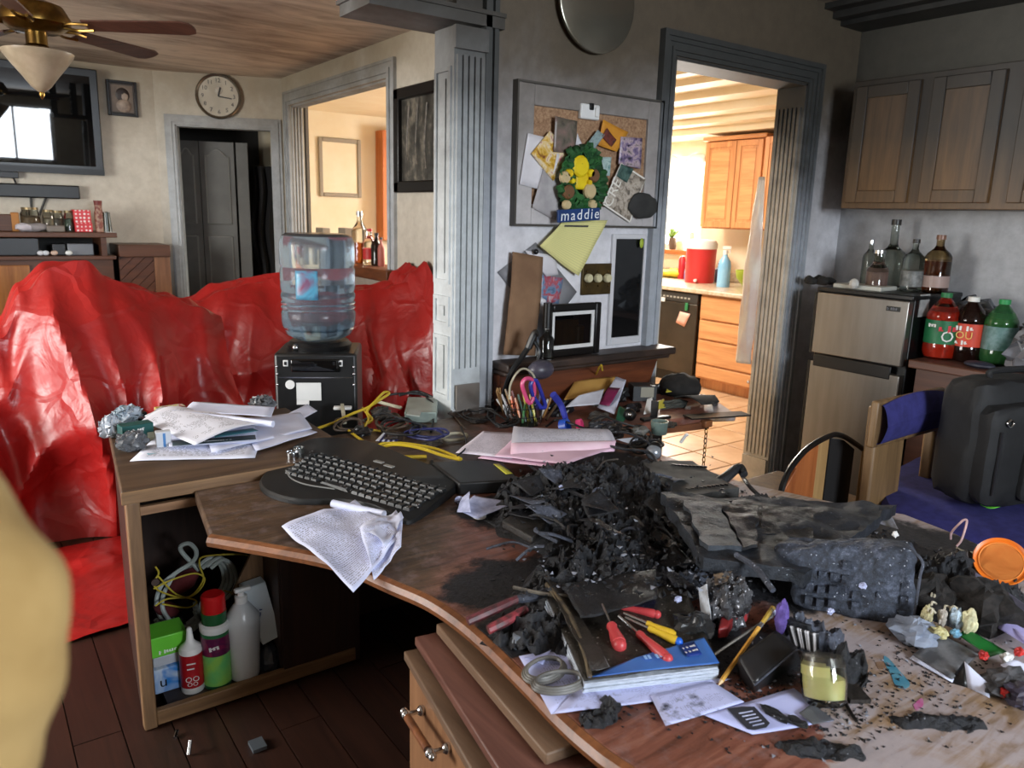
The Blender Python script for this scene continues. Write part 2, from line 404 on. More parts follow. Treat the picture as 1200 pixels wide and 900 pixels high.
# clock wall, turned, with the closet doorway
A0 = V((1.55, YT, 0)); A1 = V((XC, 7.19, 0)); ang = math.atan2(A1.y - A0.y, A1.x - A0.x); L = (A1 - A0).length
nrm = V((math.sin(ang), -math.cos(ang), 0))
def cw(x, y): p = atp(x, y, A0, nrm) - A0; return p.x * math.cos(ang) + p.y * math.sin(ang), p.z
u0, z0 = cw(205, 146); u1, z1 = cw(318, 150)
cwm = MB().bb((0, 0, 0), (u0, .1, ZC)).bb((u1, 0, 0), (L + .05, .1, ZC)).bb((u0, 0, z0), (u1, .1, ZC))
cwo = cwm.build('wall_clock', M_wallT, loc=A0, rz=ang, kind='structure', smooth=False)
cc = MB()
for a, b in ((u0 - .085, u0), (u1, u1 + .085)): cc.bb((a, -.02, 0), (b, 0, z0)).bb((a + .02, -.03, 0), (b - .025, -.02, z0 + .025))
cc.bb((u0 - .085, -.02, z0), (u1 + .085, 0, z0 + .085)).bb((u0 - .06, -.03, z0 + .025), (u1 + .06, -.02, z0 + .06))
cc.bb((u0 - .001, 0, 0), (u0 + .012, .12, z0)).bb((u1 - .012, 0, 0), (u1 + .001, .12, z0)).bb((u0, 0, z0 - .012), (u1, .12, z0 + .001))
cc.build('trim_2', M_trimL, loc=A0, rz=ang, kind='structure', smooth=False)
M_closet = mat('grey_panel_door', (104, 104, 100), (90, 90, 86), 4, rough=0.45)
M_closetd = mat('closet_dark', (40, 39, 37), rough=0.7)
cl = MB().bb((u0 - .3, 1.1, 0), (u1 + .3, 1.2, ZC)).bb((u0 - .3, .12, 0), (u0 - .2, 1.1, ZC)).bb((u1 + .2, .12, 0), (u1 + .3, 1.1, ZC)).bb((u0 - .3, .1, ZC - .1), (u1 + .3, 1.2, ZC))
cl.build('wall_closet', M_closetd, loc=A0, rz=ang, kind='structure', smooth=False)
# ---- wall C with the pass-through opening into the dining area
oy0, oy1, ozt, ozb = 5.06, 6.98, 2.44, 1.13
wc = MB().bb((XC, YB + .17, 0), (XC + .12, oy0, ZC)).bb((XC, oy1, 0), (XC + .12, 7.25, ZC)).bb((XC, oy0, ozt), (XC + .12, oy1, ZC)).bb((XC, oy0, 0), (XC + .12, oy1, ozb))
struct('wall_side', wc, M_wallT, smooth=False)
tc = MB()
for d, wd, o in ((0.02, .03, 0), (0.032, .06, .03), (.02, .1, .06), (.026, .12, .1)):
    tc.bb((XC - d, oy0 - wd, ozb), (XC, oy0 - o, ozt + wd)).bb((XC - d, oy1 + o, ozb), (XC, oy1 + wd, ozt + wd)).bb((XC - d, oy0 - o, ozt + o), (XC, oy1 + o, ozt + wd))
for k in range(4):
    tc.bb((XC + .01 + k * .028, oy0 - .002, ozb), (XC + .022 + k * .028, oy0 + .014, ozt)).bb((XC + .01 + k * .028, oy1 - .014, ozb), (XC + .022 + k * .028, oy1 + .002, ozt)).bb((XC + .01 + k * .028, oy0, ozt - .014), (XC + .022 + k * .028, oy1, ozt + .002))
struct('trim_3', tc, M_trimL, smooth=False)
lb = MB().bb((XC - .1, oy0 - .15, ozb - .07), (XC + .2, oy1 + .05, ozb + .012))
M_ledge = wood('ledge_wood', (84, 46, 24), (128, 74, 40), 1, 6)
struct('trim_4', lb, M_ledge, bev=.006)
struct('baseboard_side', MB().bb((XC - .015, 2.85, 0), (XC, 7.19, .12)), M_trimL)
# ---- kitchen shell
WX = 6.6
kw = MB().bb((WX, YB, 0), (WX + .1, 5.72, ZC + .3)).bb((WX, 7.3, 0), (WX + .1, 9.2, ZC + .3)).bb((WX, 5.72, 0), (WX + .1, 7.3, 1.22)).bb((WX, 5.72, 2.22), (WX + .1, 7.3, ZC + .3))
struct('wall_kitchen_right', kw, M_cream, smooth=False)
struct('wall_kitchen_far', MB().bb((2.68, 9.1, 0), (6.7, 9.2, ZC + .3)).bb((2.68, 7.28, 0), (2.76, 9.2, ZC + .3)), M_cream, smooth=False)
kc = MB().bb((2.55, YB + .16, ZC), (3.2, 9.1, ZC + .3)).bb((4.9, YB + .16, ZC), (6.6, 9.1, ZC + .3)).bb((3.2, YB + .16, ZC), (4.9, 4.2, ZC + .3)).bb((3.2, 6.6, ZC), (4.9, 9.1, ZC + .3)).bb((2.5, YB + .16, ZC + .18), (6.7, 9.2, ZC + .3))
struct('ceiling_kitchen', kc, M_cream, smooth=False)
ks = MB()
for k, (x, z) in enumerate(((5.1, 2.64), (5.4, 2.58), (5.7, 2.51), (5.95, 2.45), (6.15, 2.385))): ks.bb((x, YB + .17, z), (6.6, 9.1, z + .09))
struct('trim_5', ks, M_cream, smooth=False)
winframe('window_3', (6.63, 5.72, 1.22), (6.67, 7.3, 2.22), 0, (0.35, 0.7))
struct('trim_6', MB().bb((6.5, 5.66, 1.17), (6.64, 7.36, 1.22)), wood('sill_wood', (150, 84, 40), (196, 122, 64), 1), bev=.005)
# ---- ledge with apron on the middle wall
ld = MB().bb((1.80, YB - .13, .905), (2.80, YB, .94)).bb((1.80, YB - .11, .885), (2.78, YB, .905))
lo = struct('trim_7', ld, mat('ledge_soot', (40, 32, 28), (66, 50, 42), 7, rough=.5), bev=.008)
ap = [(1.80, .62), (2.45, .62), (2.58, .66), (2.68, .74), (2.74, .885), (1.80, .885)]
Mx = Matrix(((1, 0, 0), (0, 0, -1), (0, 1, 0)))
MB().prism(ap, 0, .05, M=Mx, c=(0, YB - .02, 0)).build('apron', wood('apron_wood', (70, 34, 18), (116, 62, 34), 0, 5), lo)
# ---- pilaster at the wall end, and the header bracket
pl = MB(); py = YB - .045
pl.bb((1.578, py, 0), (1.715, YB + .10, 2.22))
for k in range(5):
    x = 1.586 + k * .0265; pl.bb((x, py - .012, .93), (x + .016, py, 2.12))
pl.bb((1.578, py - .014, .0), (1.715, py, .76)).bb((1.573, py - .018, 2.14), (1.72, py, 2.22))
pil = struct('trim_8', pl, M_carved, smooth=False)
MB().bb((1.592, py - .022, .70), (1.702, py - .012, .865)).build('cover_plate', mat('brushed_plate', (150, 142, 134), (124, 118, 112), 6, rough=.45, metal=.4), pil)
sp = MB()
for z0_, z1_ in ((.80, 1.06), (1.10, 1.22), (1.27, 2.08)):
    sp.bb((1.570, YB - .03, z0_), (1.578, YB - .015, z1_)).bb((1.570, YB + .075, z0_), (1.578, YB + .09, z1_)).bb((1.570, YB - .015, z0_), (1.578, YB + .075, z0_ + .015)).bb((1.570, YB - .015, z1_ - .015), (1.578, YB + .075, z1_))
    sp.bb((1.572, YB + .01, z0_ + .04), (1.578, YB + .05, z1_ - .04))
sp.build('side_panel', M_carved, pil, smooth=False)
st = MB()
for a, b, d in ((1.715, 1.742, .05), (1.742, 1.758, .03), (1.758, 1.776, .045), (1.776, 1.796, .02)): st.bb((a, YB - d, 0), (b, YB, ZC))
st.build('corner_moulding', M_trim, pil, smooth=False)
hb = MB().bb((1.235, YB - .05, 2.235), (1.80, YB + .2, 2.285)).bb((1.225, YB - .06, 2.275), (1.80, YB + .21, 2.29))
hd = struct('trim_9', hb, M_carved, smooth=False)
for nm, x in (('carved_post', 1.265), ('carved_post', 1.50)):
    q = MB().bb((x - .035, YB - .05, 2.29), (x + .035, YB + .02, ZC))
    for a in range(5):
        for b in range(2): q.ball((x - .018 + b * .036, YB - .052, 2.33 + a * .075), .016, 8, (1, .6, 1.5))
        q.ball((x - .037, YB - .015, 2.33 + a * .075), .018, 8, (.6, 1, 1.5))
    q.build(nm, mat('carved_soot', (66, 62, 56), (40, 38, 35), 30, rough=.5), hd)
MB().bb((1.60, YB - .02, 2.29), (1.79, YB + .18, ZC)).build('upper_block', M_carved, hd)
# dark beam above the right wall, cabinet bulkhead line
db = MB().bb((3.98, -2.5, 2.625), (XR, YB, ZC)).bb((4.06, -2.5, 2.60), (XR, YB, 2.63)).bb((3.9, -2.5, 2.66), (XR, YB, ZC))
struct('trim_10', db, M_darktrim, smooth=False)
# ================================================================== closet doors behind the clock wall
MW = Matrix.Translation(A0) @ Matrix.Rotation(ang, 4, 'Z')
def closet(label, x0, x1, y, panels, name='closet_door'):
    t = thing(name, label, 'door', MW @ V(((x0 + x1) / 2, y, 0)), ang, None)
    MB().bb((-(x1 - x0) / 2, 0, .02), ((x1 - x0) / 2, .03, 2.15)).build('slab', M_closet, t, local=True)
    for z0, z1, arch in panels:
        f = MB(); hw = (x1 - x0) / 2 - .05; pts = [(-hw, z0), (hw, z0)]
        for k in range(9):
            a = k / 8; xx = hw - 2 * hw * a; pts.append((xx, z1 - (.06 * (1 - math.sin(math.pi * min(max((a - .15) / .7, 0), 1))) if arch else 0)))
        f.prism(pts, 0, .012, M=Mx, c=(0, 0, 0))
        o = f.build('raised_panel', M_closet, t, local=True, bev=.004)
        rim = MB(); lp = pts + [pts[0]]
        rim.tube([(p[0], -.006, p[1]) for p in lp], .009, 5, 1); rim.build('panel_moulding', mat('closet_moulding', (124, 124, 118), rough=.45) if 'closet_moulding' not in bpy.data.materials else bpy.data.materials['closet_moulding'], t, local=True)
    return t
zb = cw(250, 271)[1]
closet('grey panelled closet door, the narrow half-hidden leaf beside the door frame', u0 - .10, cw(228, 250)[0], .42, ((.15, zb - .06, False), (zb + .06, 2.08, True)))
closet('grey panelled closet door with arched upper panel below the round clock', cw(229, 250)[0], cw(271, 250)[0], .42, ((.15, zb - .06, False), (zb + .06, 2.08, True)))
c3 = closet('open grey closet door edge beside the dark gap', cw(274, 250)[0], cw(288, 250)[0], .40, ())
hg = MB().tube([MW @ V((cw(290, 250)[0] + .06, .62, 2.0 - .02 * k + .0)) + V((0, 0, 0)) for k in range(2)], .01, 6, 1)
g = MB(); gx = cw(303, 250)[0]
g.grid(lambda u, v: MW @ V((gx - .09 + .20 * u + .02 * math.sin(9 * v), .60 + .04 * math.sin(u * 14), 1.95 - 1.2 * v)), 14, 10)
g.build('gap_shade_sheet', mat('gap_shade', (22, 22, 24), rough=.85), None, 'dark sheet added as the shade in the gap of the closet', 'shade sheet', solid=.03)  # wavy dark sheet added to stand for the shade in the closet gap
# ================================================================== wall clock
p = atp(256, 113, A0 + nrm * .03, nrm); ck = thing('wall_clock', 'round silver-rimmed wall clock with black numerals above the closet door', 'clock', p)
r = 25 / 900 * (p - EYE).dot(FWD)
CM = frame_m(p, (math.cos(ang), math.sin(ang), 0), nrm); R3 = CM.to_3x3()
MB().lathe([(0, -.03), (r, -.03), (r * 1.02, .012), (r * .97, .02), (r * .9, .012), (r * .88, .0)], p, 40, R3).build('rim', mat('clock_rim', (120, 112, 100), rough=.25, metal=.8), ck)
MB().lathe([(0, .002), (r * .885, .002)], p, 40, R3).build('dial', mat('clock_dial', (226, 218, 200), rough=.5), ck)
M_ink = mat('ink_black', (24, 23, 22), rough=.6)
for k in range(12):
    a = math.pi / 2 - (k + 1) * math.pi / 6
    q = CM @ Matrix.Translation((r * .70 * math.cos(a), r * .70 * math.sin(a), .0035)); text('numeral', str(k + 1), r * .26, q, M_ink, ck)
for a, ln, wd in ((math.radians(75), .42, .018), (math.radians(-8), .6, .012)):
    d = V((math.cos(a), math.sin(a), 0)); MB().bar(CM @ V((0, 0, .007)), CM @ (d * r * ln + V((0, 0, .007))), r * wd * 4, .002, R3 @ V((0, 0, 1))).build('hand', M_ink, ck)
MB().lathe([(0, .004), (r * .16, .004), (r * .17, .003)], CM @ V((r * .04, r * .26, 0)), 16, R3).build('subdial', mat('subdial', (170, 162, 146)), ck)
# ================================================================== television, sound bar, framed photo
yt = YT - .09
a, b = aY(-62, 78, yt), aY(122.5, 206, yt)
tv = thing('television', 'large flat black television on the far wall', 'television', (a.x, yt, b.z))
z1 = aY(116, 83, yt).z
M_tvf = mat('tv_frame', (9, 9, 10), rough=.3); M_scr = mat('tv_screen', (8, 9, 10), rough=.02)
MB().bb((a.x, yt - .01, b.z), (b.x, yt + .03, z1)).build('housing', M_tvf, tv, bev=.008)
MB().bb((a.x + .05, yt - .016, b.z + .07), (b.x - .06, yt - .009, z1 - .06)).build('screen', M_scr, tv)
MB().bb((a.x, yt - .02, b.z), (b.x, yt - .008, b.z + .05)).build('bezel', M_black, tv)
tv.rotation_euler = (math.radians(2.5), 0, 0)
a, b = aY(-60, 212, YT - .06), aY(94, 233.5, YT - .06)
sb = MB().bb((a.x, YT - .09, b.z), (b.x, YT, aY(94, 218, YT - .06).z)).build('sound_bar', M_black, None, 'long black sound bar on the wall beneath the television', 'speaker', bev=.01)
a, b = aY(-14, 200, YT - .04), aY(22, 209, YT - .04)
MB().bb((a.x, YT - .07, b.z), (b.x, YT, a.z)).build('cable_box', M_black, None, 'small black box on the wall between television and sound bar', 'electronics', bev=.004)
MB().tube([aY(16, 209, YT - .03), aY(18, 213, YT - .02), aY(19, 216, YT - .02)], .008, 6).build('wall_cable', M_black, None, 'short black cord between the small wall box and sound bar', 'cord')
MB().tube([aY(36, 231, YT - .02), aY(37, 250, YT - .02), aY(38, 268, YT - .05)], .009, 6).build('wall_cable', M_black, None, 'black cord dropping from the sound bar to the mantel, nearer the corner of the jars', 'cord')
MB().tube([aY(54, 231, YT - .02), aY(47, 250, YT - .02), aY(44, 268, YT - .05)], .009, 6).build('wall_cable', M_black, None, 'black cord slanting from the sound bar down to the jars', 'cord')
def framed(name, label, cat, TL, BR, y, fw, fm, inner, mat_w=0.0, mm=None, d=.03, extra=None):
    t = thing(name, label, cat, ((TL.x + BR.x) / 2, y, BR.z)); f = MB()
    x0, x1, z0, z1 = TL.x, BR.x, BR.z, TL.z
    f.bb((x0, y - d, z0), (x0 + fw, y, z1)).bb((x1 - fw, y - d, z0), (x1, y, z1)).bb((x0 + fw, y - d, z0), (x1 - fw, y, z0 + fw)).bb((x0 + fw, y - d, z1 - fw), (x1 - fw, y, z1))
    f.build('frame', fm, t, bev=fw * .2)
    if mat_w:
        q = MB(); a0, a1, b0, b1 = x0 + fw, x1 - fw, z0 + fw, z1 - fw; w = mat_w
        q.bb((a0, y - d * .6, b0), (a0 + w, y, b1)).bb((a1 - w, y - d * .6, b0), (a1, y, b1)).bb((a0 + w, y - d * .6, b0), (a1 - w, y, b0 + w)).bb((a0 + w, y - d * .6, b1 - w), (a1 - w, y, b1))
        q.build('mount', mm, t)
    MB().bb((x0 + fw * .5, y - d * .4, z0 + fw * .5), (x1 - fw * .5, y, z1 - fw * .5)).build('picture', inner, t); return t
def photo_mat(name, cols, sc=9):
    t = NT(name); n = t.noise(t.coords('Object'), sc, 4, .6, .6); k = len(cols)
    return t.out(t.ramp(n, [(.3 + .4 * i / (k - 1), c) for i, c in enumerate(cols)]), .35)
M_frame = mat('black_frame', (11, 10, 10), rough=.35)
ph = framed('framed_photo', 'small dark framed portrait photo on the far wall right of the television', 'picture', aY(123, 93, YT), aY(162, 138, YT), YT, .022, M_frame, photo_mat('portrait_bg', [(70, 58, 48), (112, 96, 80), (90, 76, 64)], 5), .012, mat('dark_mount', (60, 52, 46)))
cx = ph.location.x; pz = ph.location.z
fg = MB().ball((cx + .015, YT - .014, pz + .165), .036, 12, (1, .25, 1.15)).ball((cx + .01, YT - .014, pz + .085), .06, 12, (1, .2, .95))
fg.build('portrait_figure', mat('portrait_pale', (176, 158, 140), (120, 104, 92), 14), ph)
MB().ball((cx + .005, YT - .012, pz + .175), .05, 12, (1.1, .2, 1.15)).build('portrait_hair', mat('portrait_dark', (46, 36, 32)), ph)
# ================================================================== ceiling fan
hub = aZ(42, 38, 2.40); fan = thing('ceiling_fan', 'brass ceiling fan with dark blades and frosted glass light bowl', 'fan', (hub.x, hub.y, 2.2))
hx, hy = hub.x, hub.y
k_ = (hub - EYE).dot(FWD) / 900
R_ = 38 * k_
MB().lathe([(.03, ZC), (.075, ZC), (.08, ZC - .03), (.03, ZC - .06), (.016, ZC - .07), (.016, 2.56), (R_ * .45, 2.55), (R_ * .8, 2.53), (R_, 2.47), (R_ * .98, 2.44), (R_ * .7, 2.405), (R_ * .3, 2.40), (R_ * .3, 2.34), (R_ * .36, 2.33), (.02, 2.325)], (hx, hy, 0), 32).build('motor_housing', M_brass, fan)
zb_ = 2.29
MB().lathe([(R_ * 1.0, zb_ + .015), (R_ * .97, zb_), (R_ * .78, zb_ - .045), (R_ * .52, zb_ - .10), (R_ * .28, zb_ - .155), (R_ * .1, zb_ - .18), (0, zb_ - .185)], (hx, hy, 0), 32).lathe([(R_ * .98, zb_ + .014), (R_ * .3, zb_ + .04)], (hx, hy, 0), 32).build('light_bowl', mat('frosted_glass', (160, 146, 124), (138, 124, 102), 9, rough=.3), fan)
MB().lathe([(.012, zb_ - .18), (.014, zb_ - .195), (.004, zb_ - .215), (0, zb_ - .22)], (hx, hy, 0), 10).build('finial', M_brass, fan)
tip = aZ(180, 68, 2.43); base_a = math.atan2(tip.y - hy, tip.x - hx); Lb = (V((tip.x, tip.y, 0)) - V((hx, hy, 0))).length
M_blade = wood('fan_blade_wood', (52, 30, 24), (88, 56, 44), 0, 5, .4)
for k in range(5):
    aa = base_a + k * math.tau / 5; Rm = Matrix.Rotation(aa, 3, 'Z') @ Matrix.Rotation(math.radians(-14), 3, 'X')
    poly = [(R_ * .95 + .1, -.052), (Lb * .93, -.068), (Lb * .985, -.05), (Lb, -.015), (Lb, .015), (Lb * .985, .05), (Lb * .93, .068), (R_ * .95 + .1, .052)]
    bl = MB().prism(poly, -.004, .004, M=Rm, c=(hx, hy, 2.44)).build('blade', M_blade, fan)
    br = MB(); d = Rm @ V((1, 0, 0)); s_ = Rm @ V((0, 1, 0)); o = V((hx, hy, 2.43))
    for sgn in (-1, 1): br.tube([o + d * R_ * .75, o + d * (R_ + .03) + s_ * .035 * sgn, o + d * (R_ + .12) + s_ * .03 * sgn], .008, 6)
    br.build('blade_arm', M_brass, bl)
# ================================================================== mantel console against the far wall
M_con = wood('walnut', (58, 34, 22), (98, 60, 38), 0, 4); M_conl = wood('honey_panel', (120, 72, 34), (168, 112, 58), 2, 4)
yf = YT - .5
def cY(x, y): return aY(x, y, yf)
xR_ = cY(134, 280).x; zt = cY(60, 272).z; z2 = cY(60, 300).z
con = thing('media_console', 'dark wooden media console with open shelf under the television', 'console', (xR_ - .8, YT - .25, 0))
x0 = xR_ - 2.0
MB().bb((x0, yf - .02, zt - .04), (xR_ + .02, YT, zt)).build('top', M_con, con, bev=.005)
MB().bb((x0, yf - .02, z2 - .03), (xR_ - .0, YT, z2)).build('shelf', M_con, con, bev=.004)
MB().bb((xR_ - .1, yf, z2), (xR_ - .06, YT, zt - .04)).build('side', M_con, con)
MB().bb((x0, YT - .03, z2), (xR_ - .1, YT, zt - .04)).build('back', M_closetd, con)
MB().bb((x0, yf + .03, .06), (xR_ - .02, YT - .01, z2 - .03)).build('body', M_con, con)
for k in range(4):
    xa = cY(40, 330).x - .02 - k * .36
    d = MB().bb((xa - .34, yf + .005, .12), (xa, yf + .03, z2 - .07)).build('door', M_conl, con, bev=.006)
# av gear on the open shelf
def on(name, label, cat, px0, px1, pyt, m, depth=.28, y=yf + .08, z=None, grp=None, bev=.006):
    zb = z if z is not None else z2; a, b = cY(px0, pyt), cY(px1, pyt)
    return MB().bb((a.x, y, zb), (b.x, y + depth, a.z)).build(name, m, None, label, cat, grp, bev=bev)
M_av = mat('charcoal_device', (20, 21, 24), (12, 13, 14), 14, rough=.35)
rcv = on('av_receiver', 'wide charcoal receiver on the open shelf of the media console', 'electronics', -30, 46, 279, M_av)
on('game_console', 'silver-grey box device at the right end of the console shelf', 'electronics', 80, 111, 286, mat('grey_device', (112, 116, 122), rough=.35), .25)
on('router', 'small black router standing between receiver and silver device', 'electronics', 62, 78, 286, M_black, .1)
for k, (xx, cc_) in enumerate(((48, (210, 214, 222)), (54, (206, 212, 220)), (64, (200, 176, 160)), (81, (230, 236, 236)))):
    a = cY(xx, 296); MB().ball((a.x, yf + .03, z2 + .022), .022, 10, (1.2, 1, .9)).build('trinket', mat('trinket%d' % k, cc_), None,
        ['tiny white ball at the shelf front, left of its twin', 'tiny white ball at the shelf front, right of its twin', 'tiny tan trinket on the console shelf', 'bright white trinket before the silver device'][k], 'trinket')
# things on the mantel
M_jar = glassm('jar_glass', (206, 214, 206), .05); M_lidm = mat('jar_lid', (120, 106, 78), rough=.35, metal=.7)
def jar(px, pyt, w, label, fill, name='jar', lid=True):
    a = cY(px, pyt); x = a.x; y = yf + .14; h = a.z - zt; t = thing(name, label, 'jar', (x, y, zt))
    r = w * 6.2 / 900 / 2
    MB().lathe([(0, 0), (r, 0), (r, h * .75), (r * .82, h * .86), (r * .82, h * .93), (0, h * .93)], (x, y, zt), 18).build('body', M_jar, t)
    MB().lathe([(0, .006), (r * .9, .006), (r * .9, h * .6), (0, h * .64)], (x, y, zt), 14).build('contents', fill, t)
    if lid: MB().lathe([(0, h), (r * .85, h), (r * .87, h * .9), (0, h * .9)], (x, y, zt), 18).build('lid', M_lidm, t)
jar(36, 243, 20, 'widest glass jar on the mantel, brown contents and metal lid', mat('brown_fill', (96, 74, 54), (150, 122, 92), 40))
jar(58, 246, 13, 'tall glass jar of pale contents left of a dark twin', mat('pale_fill', (170, 160, 140), (120, 110, 96), 40))
jar(69, 247, 12, 'glass jar of dark contents right of the pale jar', mat('dark_fill', (52, 46, 40), (100, 90, 78), 40))
jar(82, 247, 10, 'greenish jar on the mantel just left of the red gift boxes', mat('green_fill', (110, 132, 110), (70, 88, 74), 40))
on('wooden_box', 'brown wooden box at the left end of the mantel', 'box', -8, 14, 251, M_con, .15, yf + .1, zt)
on('amber_candle', 'amber block candle on the mantel beside the brown box', 'candle', 13, 23, 249, mat('amber_wax', (168, 112, 46)), .08, yf + .1, zt)
def dotmat():
    t = NT('red_dotted'); v = t.n('ShaderNodeTexVoronoi'); v.inputs['Scale'].default_value = 34; v.inputs['Randomness'].default_value = .15
    t.l(t.coords('Object'), v.inputs['Vector'])
    return t.out(t.ramp(v.outputs['Distance'], [(.30, (236, 220, 218)), (.36, (206, 34, 44))]), .4)
M_dot = dotmat()
zm = cY(98, 262).z
on('gift_box', 'red gift box with white dots, lower of the two on the mantel', 'box', 89, 110, 261, M_dot, .16, yf + .08, zt)
MB().bb((cY(87.5, 250).x, yf + .08, zm - .0), (cY(108, 250).x, yf + .24, cY(98, 246).z)).build('gift_box', M_dot, None, 'red gift box with white dots, upper of the two on the mantel', 'box', bev=.006)
a = cY(117, 235); t = thing('tall_bottle', 'tall thin patterned bottle right of the red gift boxes', 'bottle', (a.x, yf + .12, zt)); h = a.z - zt
MB().lathe([(0, 0), (.034, 0), (.034, h * .6), (.028, h * .7), (.028, h * .86), (0, h * .86)], t.location, 14).build('body', mat('patterned', (122, 62, 52), (160, 130, 110), 45, (.45, .55)), t)
MB().lathe([(.03, h * .86), (.032, h), (0, h)], t.location, 14).build('cap', mat('redcap', (110, 40, 36)), t)
a = cY(127, 248); MB().lathe([(0, 0), (.035, 0), (.028, .16), (0, a.z - zt)], (a.x, yf + .12, zt), 14).build('dark_bottle', mat('dark_green', (44, 52, 44), rough=.2), None, 'short dark green bottle at the right end of the mantel', 'bottle')
on('white_dish', 'small white dish on the right end of the mantel', 'dish', 124, 137, 272, M_white, .09, yf + .01, zt)
for px, lab in ((30, 'crumpled white cloth on the mantel before the widest jar'), (43, 'crumpled grey cloth lying right of the white one on the mantel')):
    a = cY(px, 262); MB().ball((a.x, yf + .07, zt + .03), .06, 14, (1.3, .7, .55), lambda q: q + V((nz(q, 25), nz(q, 25, 5), abs(nz(q, 25, 9)))) * .018).build('cloth', mat('cloth%d' % px, (196, 192, 200) if px == 30 else (140, 136, 138)), None, lab, 'cloth')
a, b = cY(55, 266), cY(77, 272); MB().bb((a.x, yf + .03, zt), (b.x, yf + .14, zt + .05)).build('tray', mat('tray_grey', (120, 112, 104)), None, 'low grey tray on the mantel before the glass jars', 'tray', bev=.01)
# wood stove surround with slanted boards
yp = YT - .45
pa, pb = aY(118, 288, yp), aY(199, 345, yp)
hs = thing('hearth_cabinet', 'dark wooden cabinet with slanted boards beside the media console', 'cabinet', ((pa.x + pb.x) / 2, YT - .2, 0))
xA, xB, zT_ = xR_ + .03, aY(199, 292, yp).x, aY(160, 287, yp).z
MB().bb((xA, yp - .02, zT_ - .1), (xB, YT - .01, zT_)).build('top', M_con, hs, bev=.006)
MB().bb((xA, yp + .03, 0), (xB - .01, YT - .02, zT_ - .1)).build('body', M_closetd, hs)
MB().bb((xB - .13, yp, 0), (xB - .005, yp + .04, zT_ - .1)).build('stile', wood('stile_wood', (92, 58, 38), (140, 98, 68), 2, 4), hs)
ln = 1.1; sl = wood('board_wood', (62, 34, 22), (104, 62, 40), 0, 4)
W_ = xB - .13 - xA
for k in range(-9, 9):            # boards clipped to the opening
    z_lo, z_hi = zT_ - .82, zT_ - .1
    def clip(poly, ax, lim, sgn):
        out = []
        for i in range(len(poly)):
            p, q = poly[i], poly[(i + 1) % len(poly)]; ip = (p[ax] - lim) * sgn <= 0; iq = (q[ax] - lim) * sgn <= 0
            if ip: out.append(p)
            if ip != iq: f = (lim - p[ax]) / (q[ax] - p[ax]); out.append((p[0] + (q[0] - p[0]) * f, p[1] + (q[1] - p[1]) * f))
        return out
    s0 = k * .09
    poly = [(xA + s0, z_lo), (xA + s0 + .084, z_lo), (xA + s0 + .084 + .75, z_hi), (xA + s0 + .75, z_hi)]
    for ax, lim, sgn in ((0, xA, -1), (0, xB - .13, 1)):
        if poly: poly = clip(poly, ax, lim, sgn)
    if len(poly) > 2: MB().prism(poly, 0, .02, M=Mx, c=(0, yp + .03, 0)).build('board', sl, hs, smooth=False)
# ================================================================== dining side seen through the pass-through
fr = framed('wall_panel', 'grey framed empty panel on the far dining wall', 'picture', aY(372, 160, 9.1), aY(423, 232, 9.1), 9.1, .05, mat('grey_frame', (150, 140, 124), rough=.5), M_cream)
dl = MB(); a, b = aY(343, 150, 9.06), aY(356, 262, 9.06)
MB().bb((a.x, 9.04, b.z), (b.x, 9.1, a.z)).bb((a.x + .03, 9.03, b.z + .04), (b.x - .03, 9.05, a.z - .05)).build('wall_panel', M_cream, None, 'narrow cream wall panel left of the grey framed panel', 'panel')
hz_ = aY(446, 200, 9.0)
MB().bb((hz_.x - .02, 8.9, 1.2), (hz_.x + .5, 9.095, aY(446, 153, 9.0).z)).build('cupboard', wood('orange_oak', (176, 92, 40), (216, 132, 66), 2, 4), None, 'orange oak cupboard edge at the far dining wall', 'cabinet', bev=.005)
for i, (x, w_) in enumerate(((378, 13), (404, 8))):
    a = aX(x, 267, XC + .06); MB().bb((a.x - .02, a.y - .05, ozb + .012), (a.x + .05, a.y + .06 + w_ * .004, a.z)).build('block', mat('ledge_block', (150, 138, 120)) if i == 0 else bpy.data.materials['ledge_block'], None, ['wider beige block on the ledge behind the water bottle', 'smaller beige block on the ledge behind the water bottle'][i], 'block', bev=.006)
def bottle(name, label, x, y, z, H, r, m, capm, neck=.3, fill=None, fh=.5, lab=None, labz=(.15, .45), shoulder=.62, extra=None, cat='bottle', nr=.32):
    t = thing(name, label, cat, (x, y, z)); c = (x, y, z)
    pr = [(0, 0.004 * H), (r * .85, 0), (r, H * .03), (r, H * shoulder), (r * .86, H * (shoulder + .06)), (r * (nr + .12), H * (shoulder + .15)), (r * nr, H * (shoulder + .2)), (r * nr, H * .94), (0, H * .94)]
    MB().lathe(pr, c, 24).build('body', m, t)
    MB().lathe([(0, H * 1.0), (r * (nr + .05), H * 1.0), (r * (nr + .06), H * .92), (0, H * .92)], c, 16).build('cap', capm, t)
    if fill is not None: MB().lathe([(0, .01 * H), (r * .93, .01 * H + .002), (r * .93, H * min(fh, shoulder)), (0, H * min(fh, shoulder))], c, 20).build('liquid', fill, t)
    if lab is not None: MB().lathe([(r * 1.012, H * labz[0]), (r * 1.012, H * labz[1])], c, 28, uv=True).build('label', lab, t)
    return t
M_clear = glassm('clear_glass', (235, 240, 236)); M_amber = glassm('amber_liquid', (170, 84, 30), .05); M_red = mat('red_cap', (190, 30, 34), rough=.35); M_blk = M_black
def cb(px, pyt): return aX(px, pyt, XC + .07)
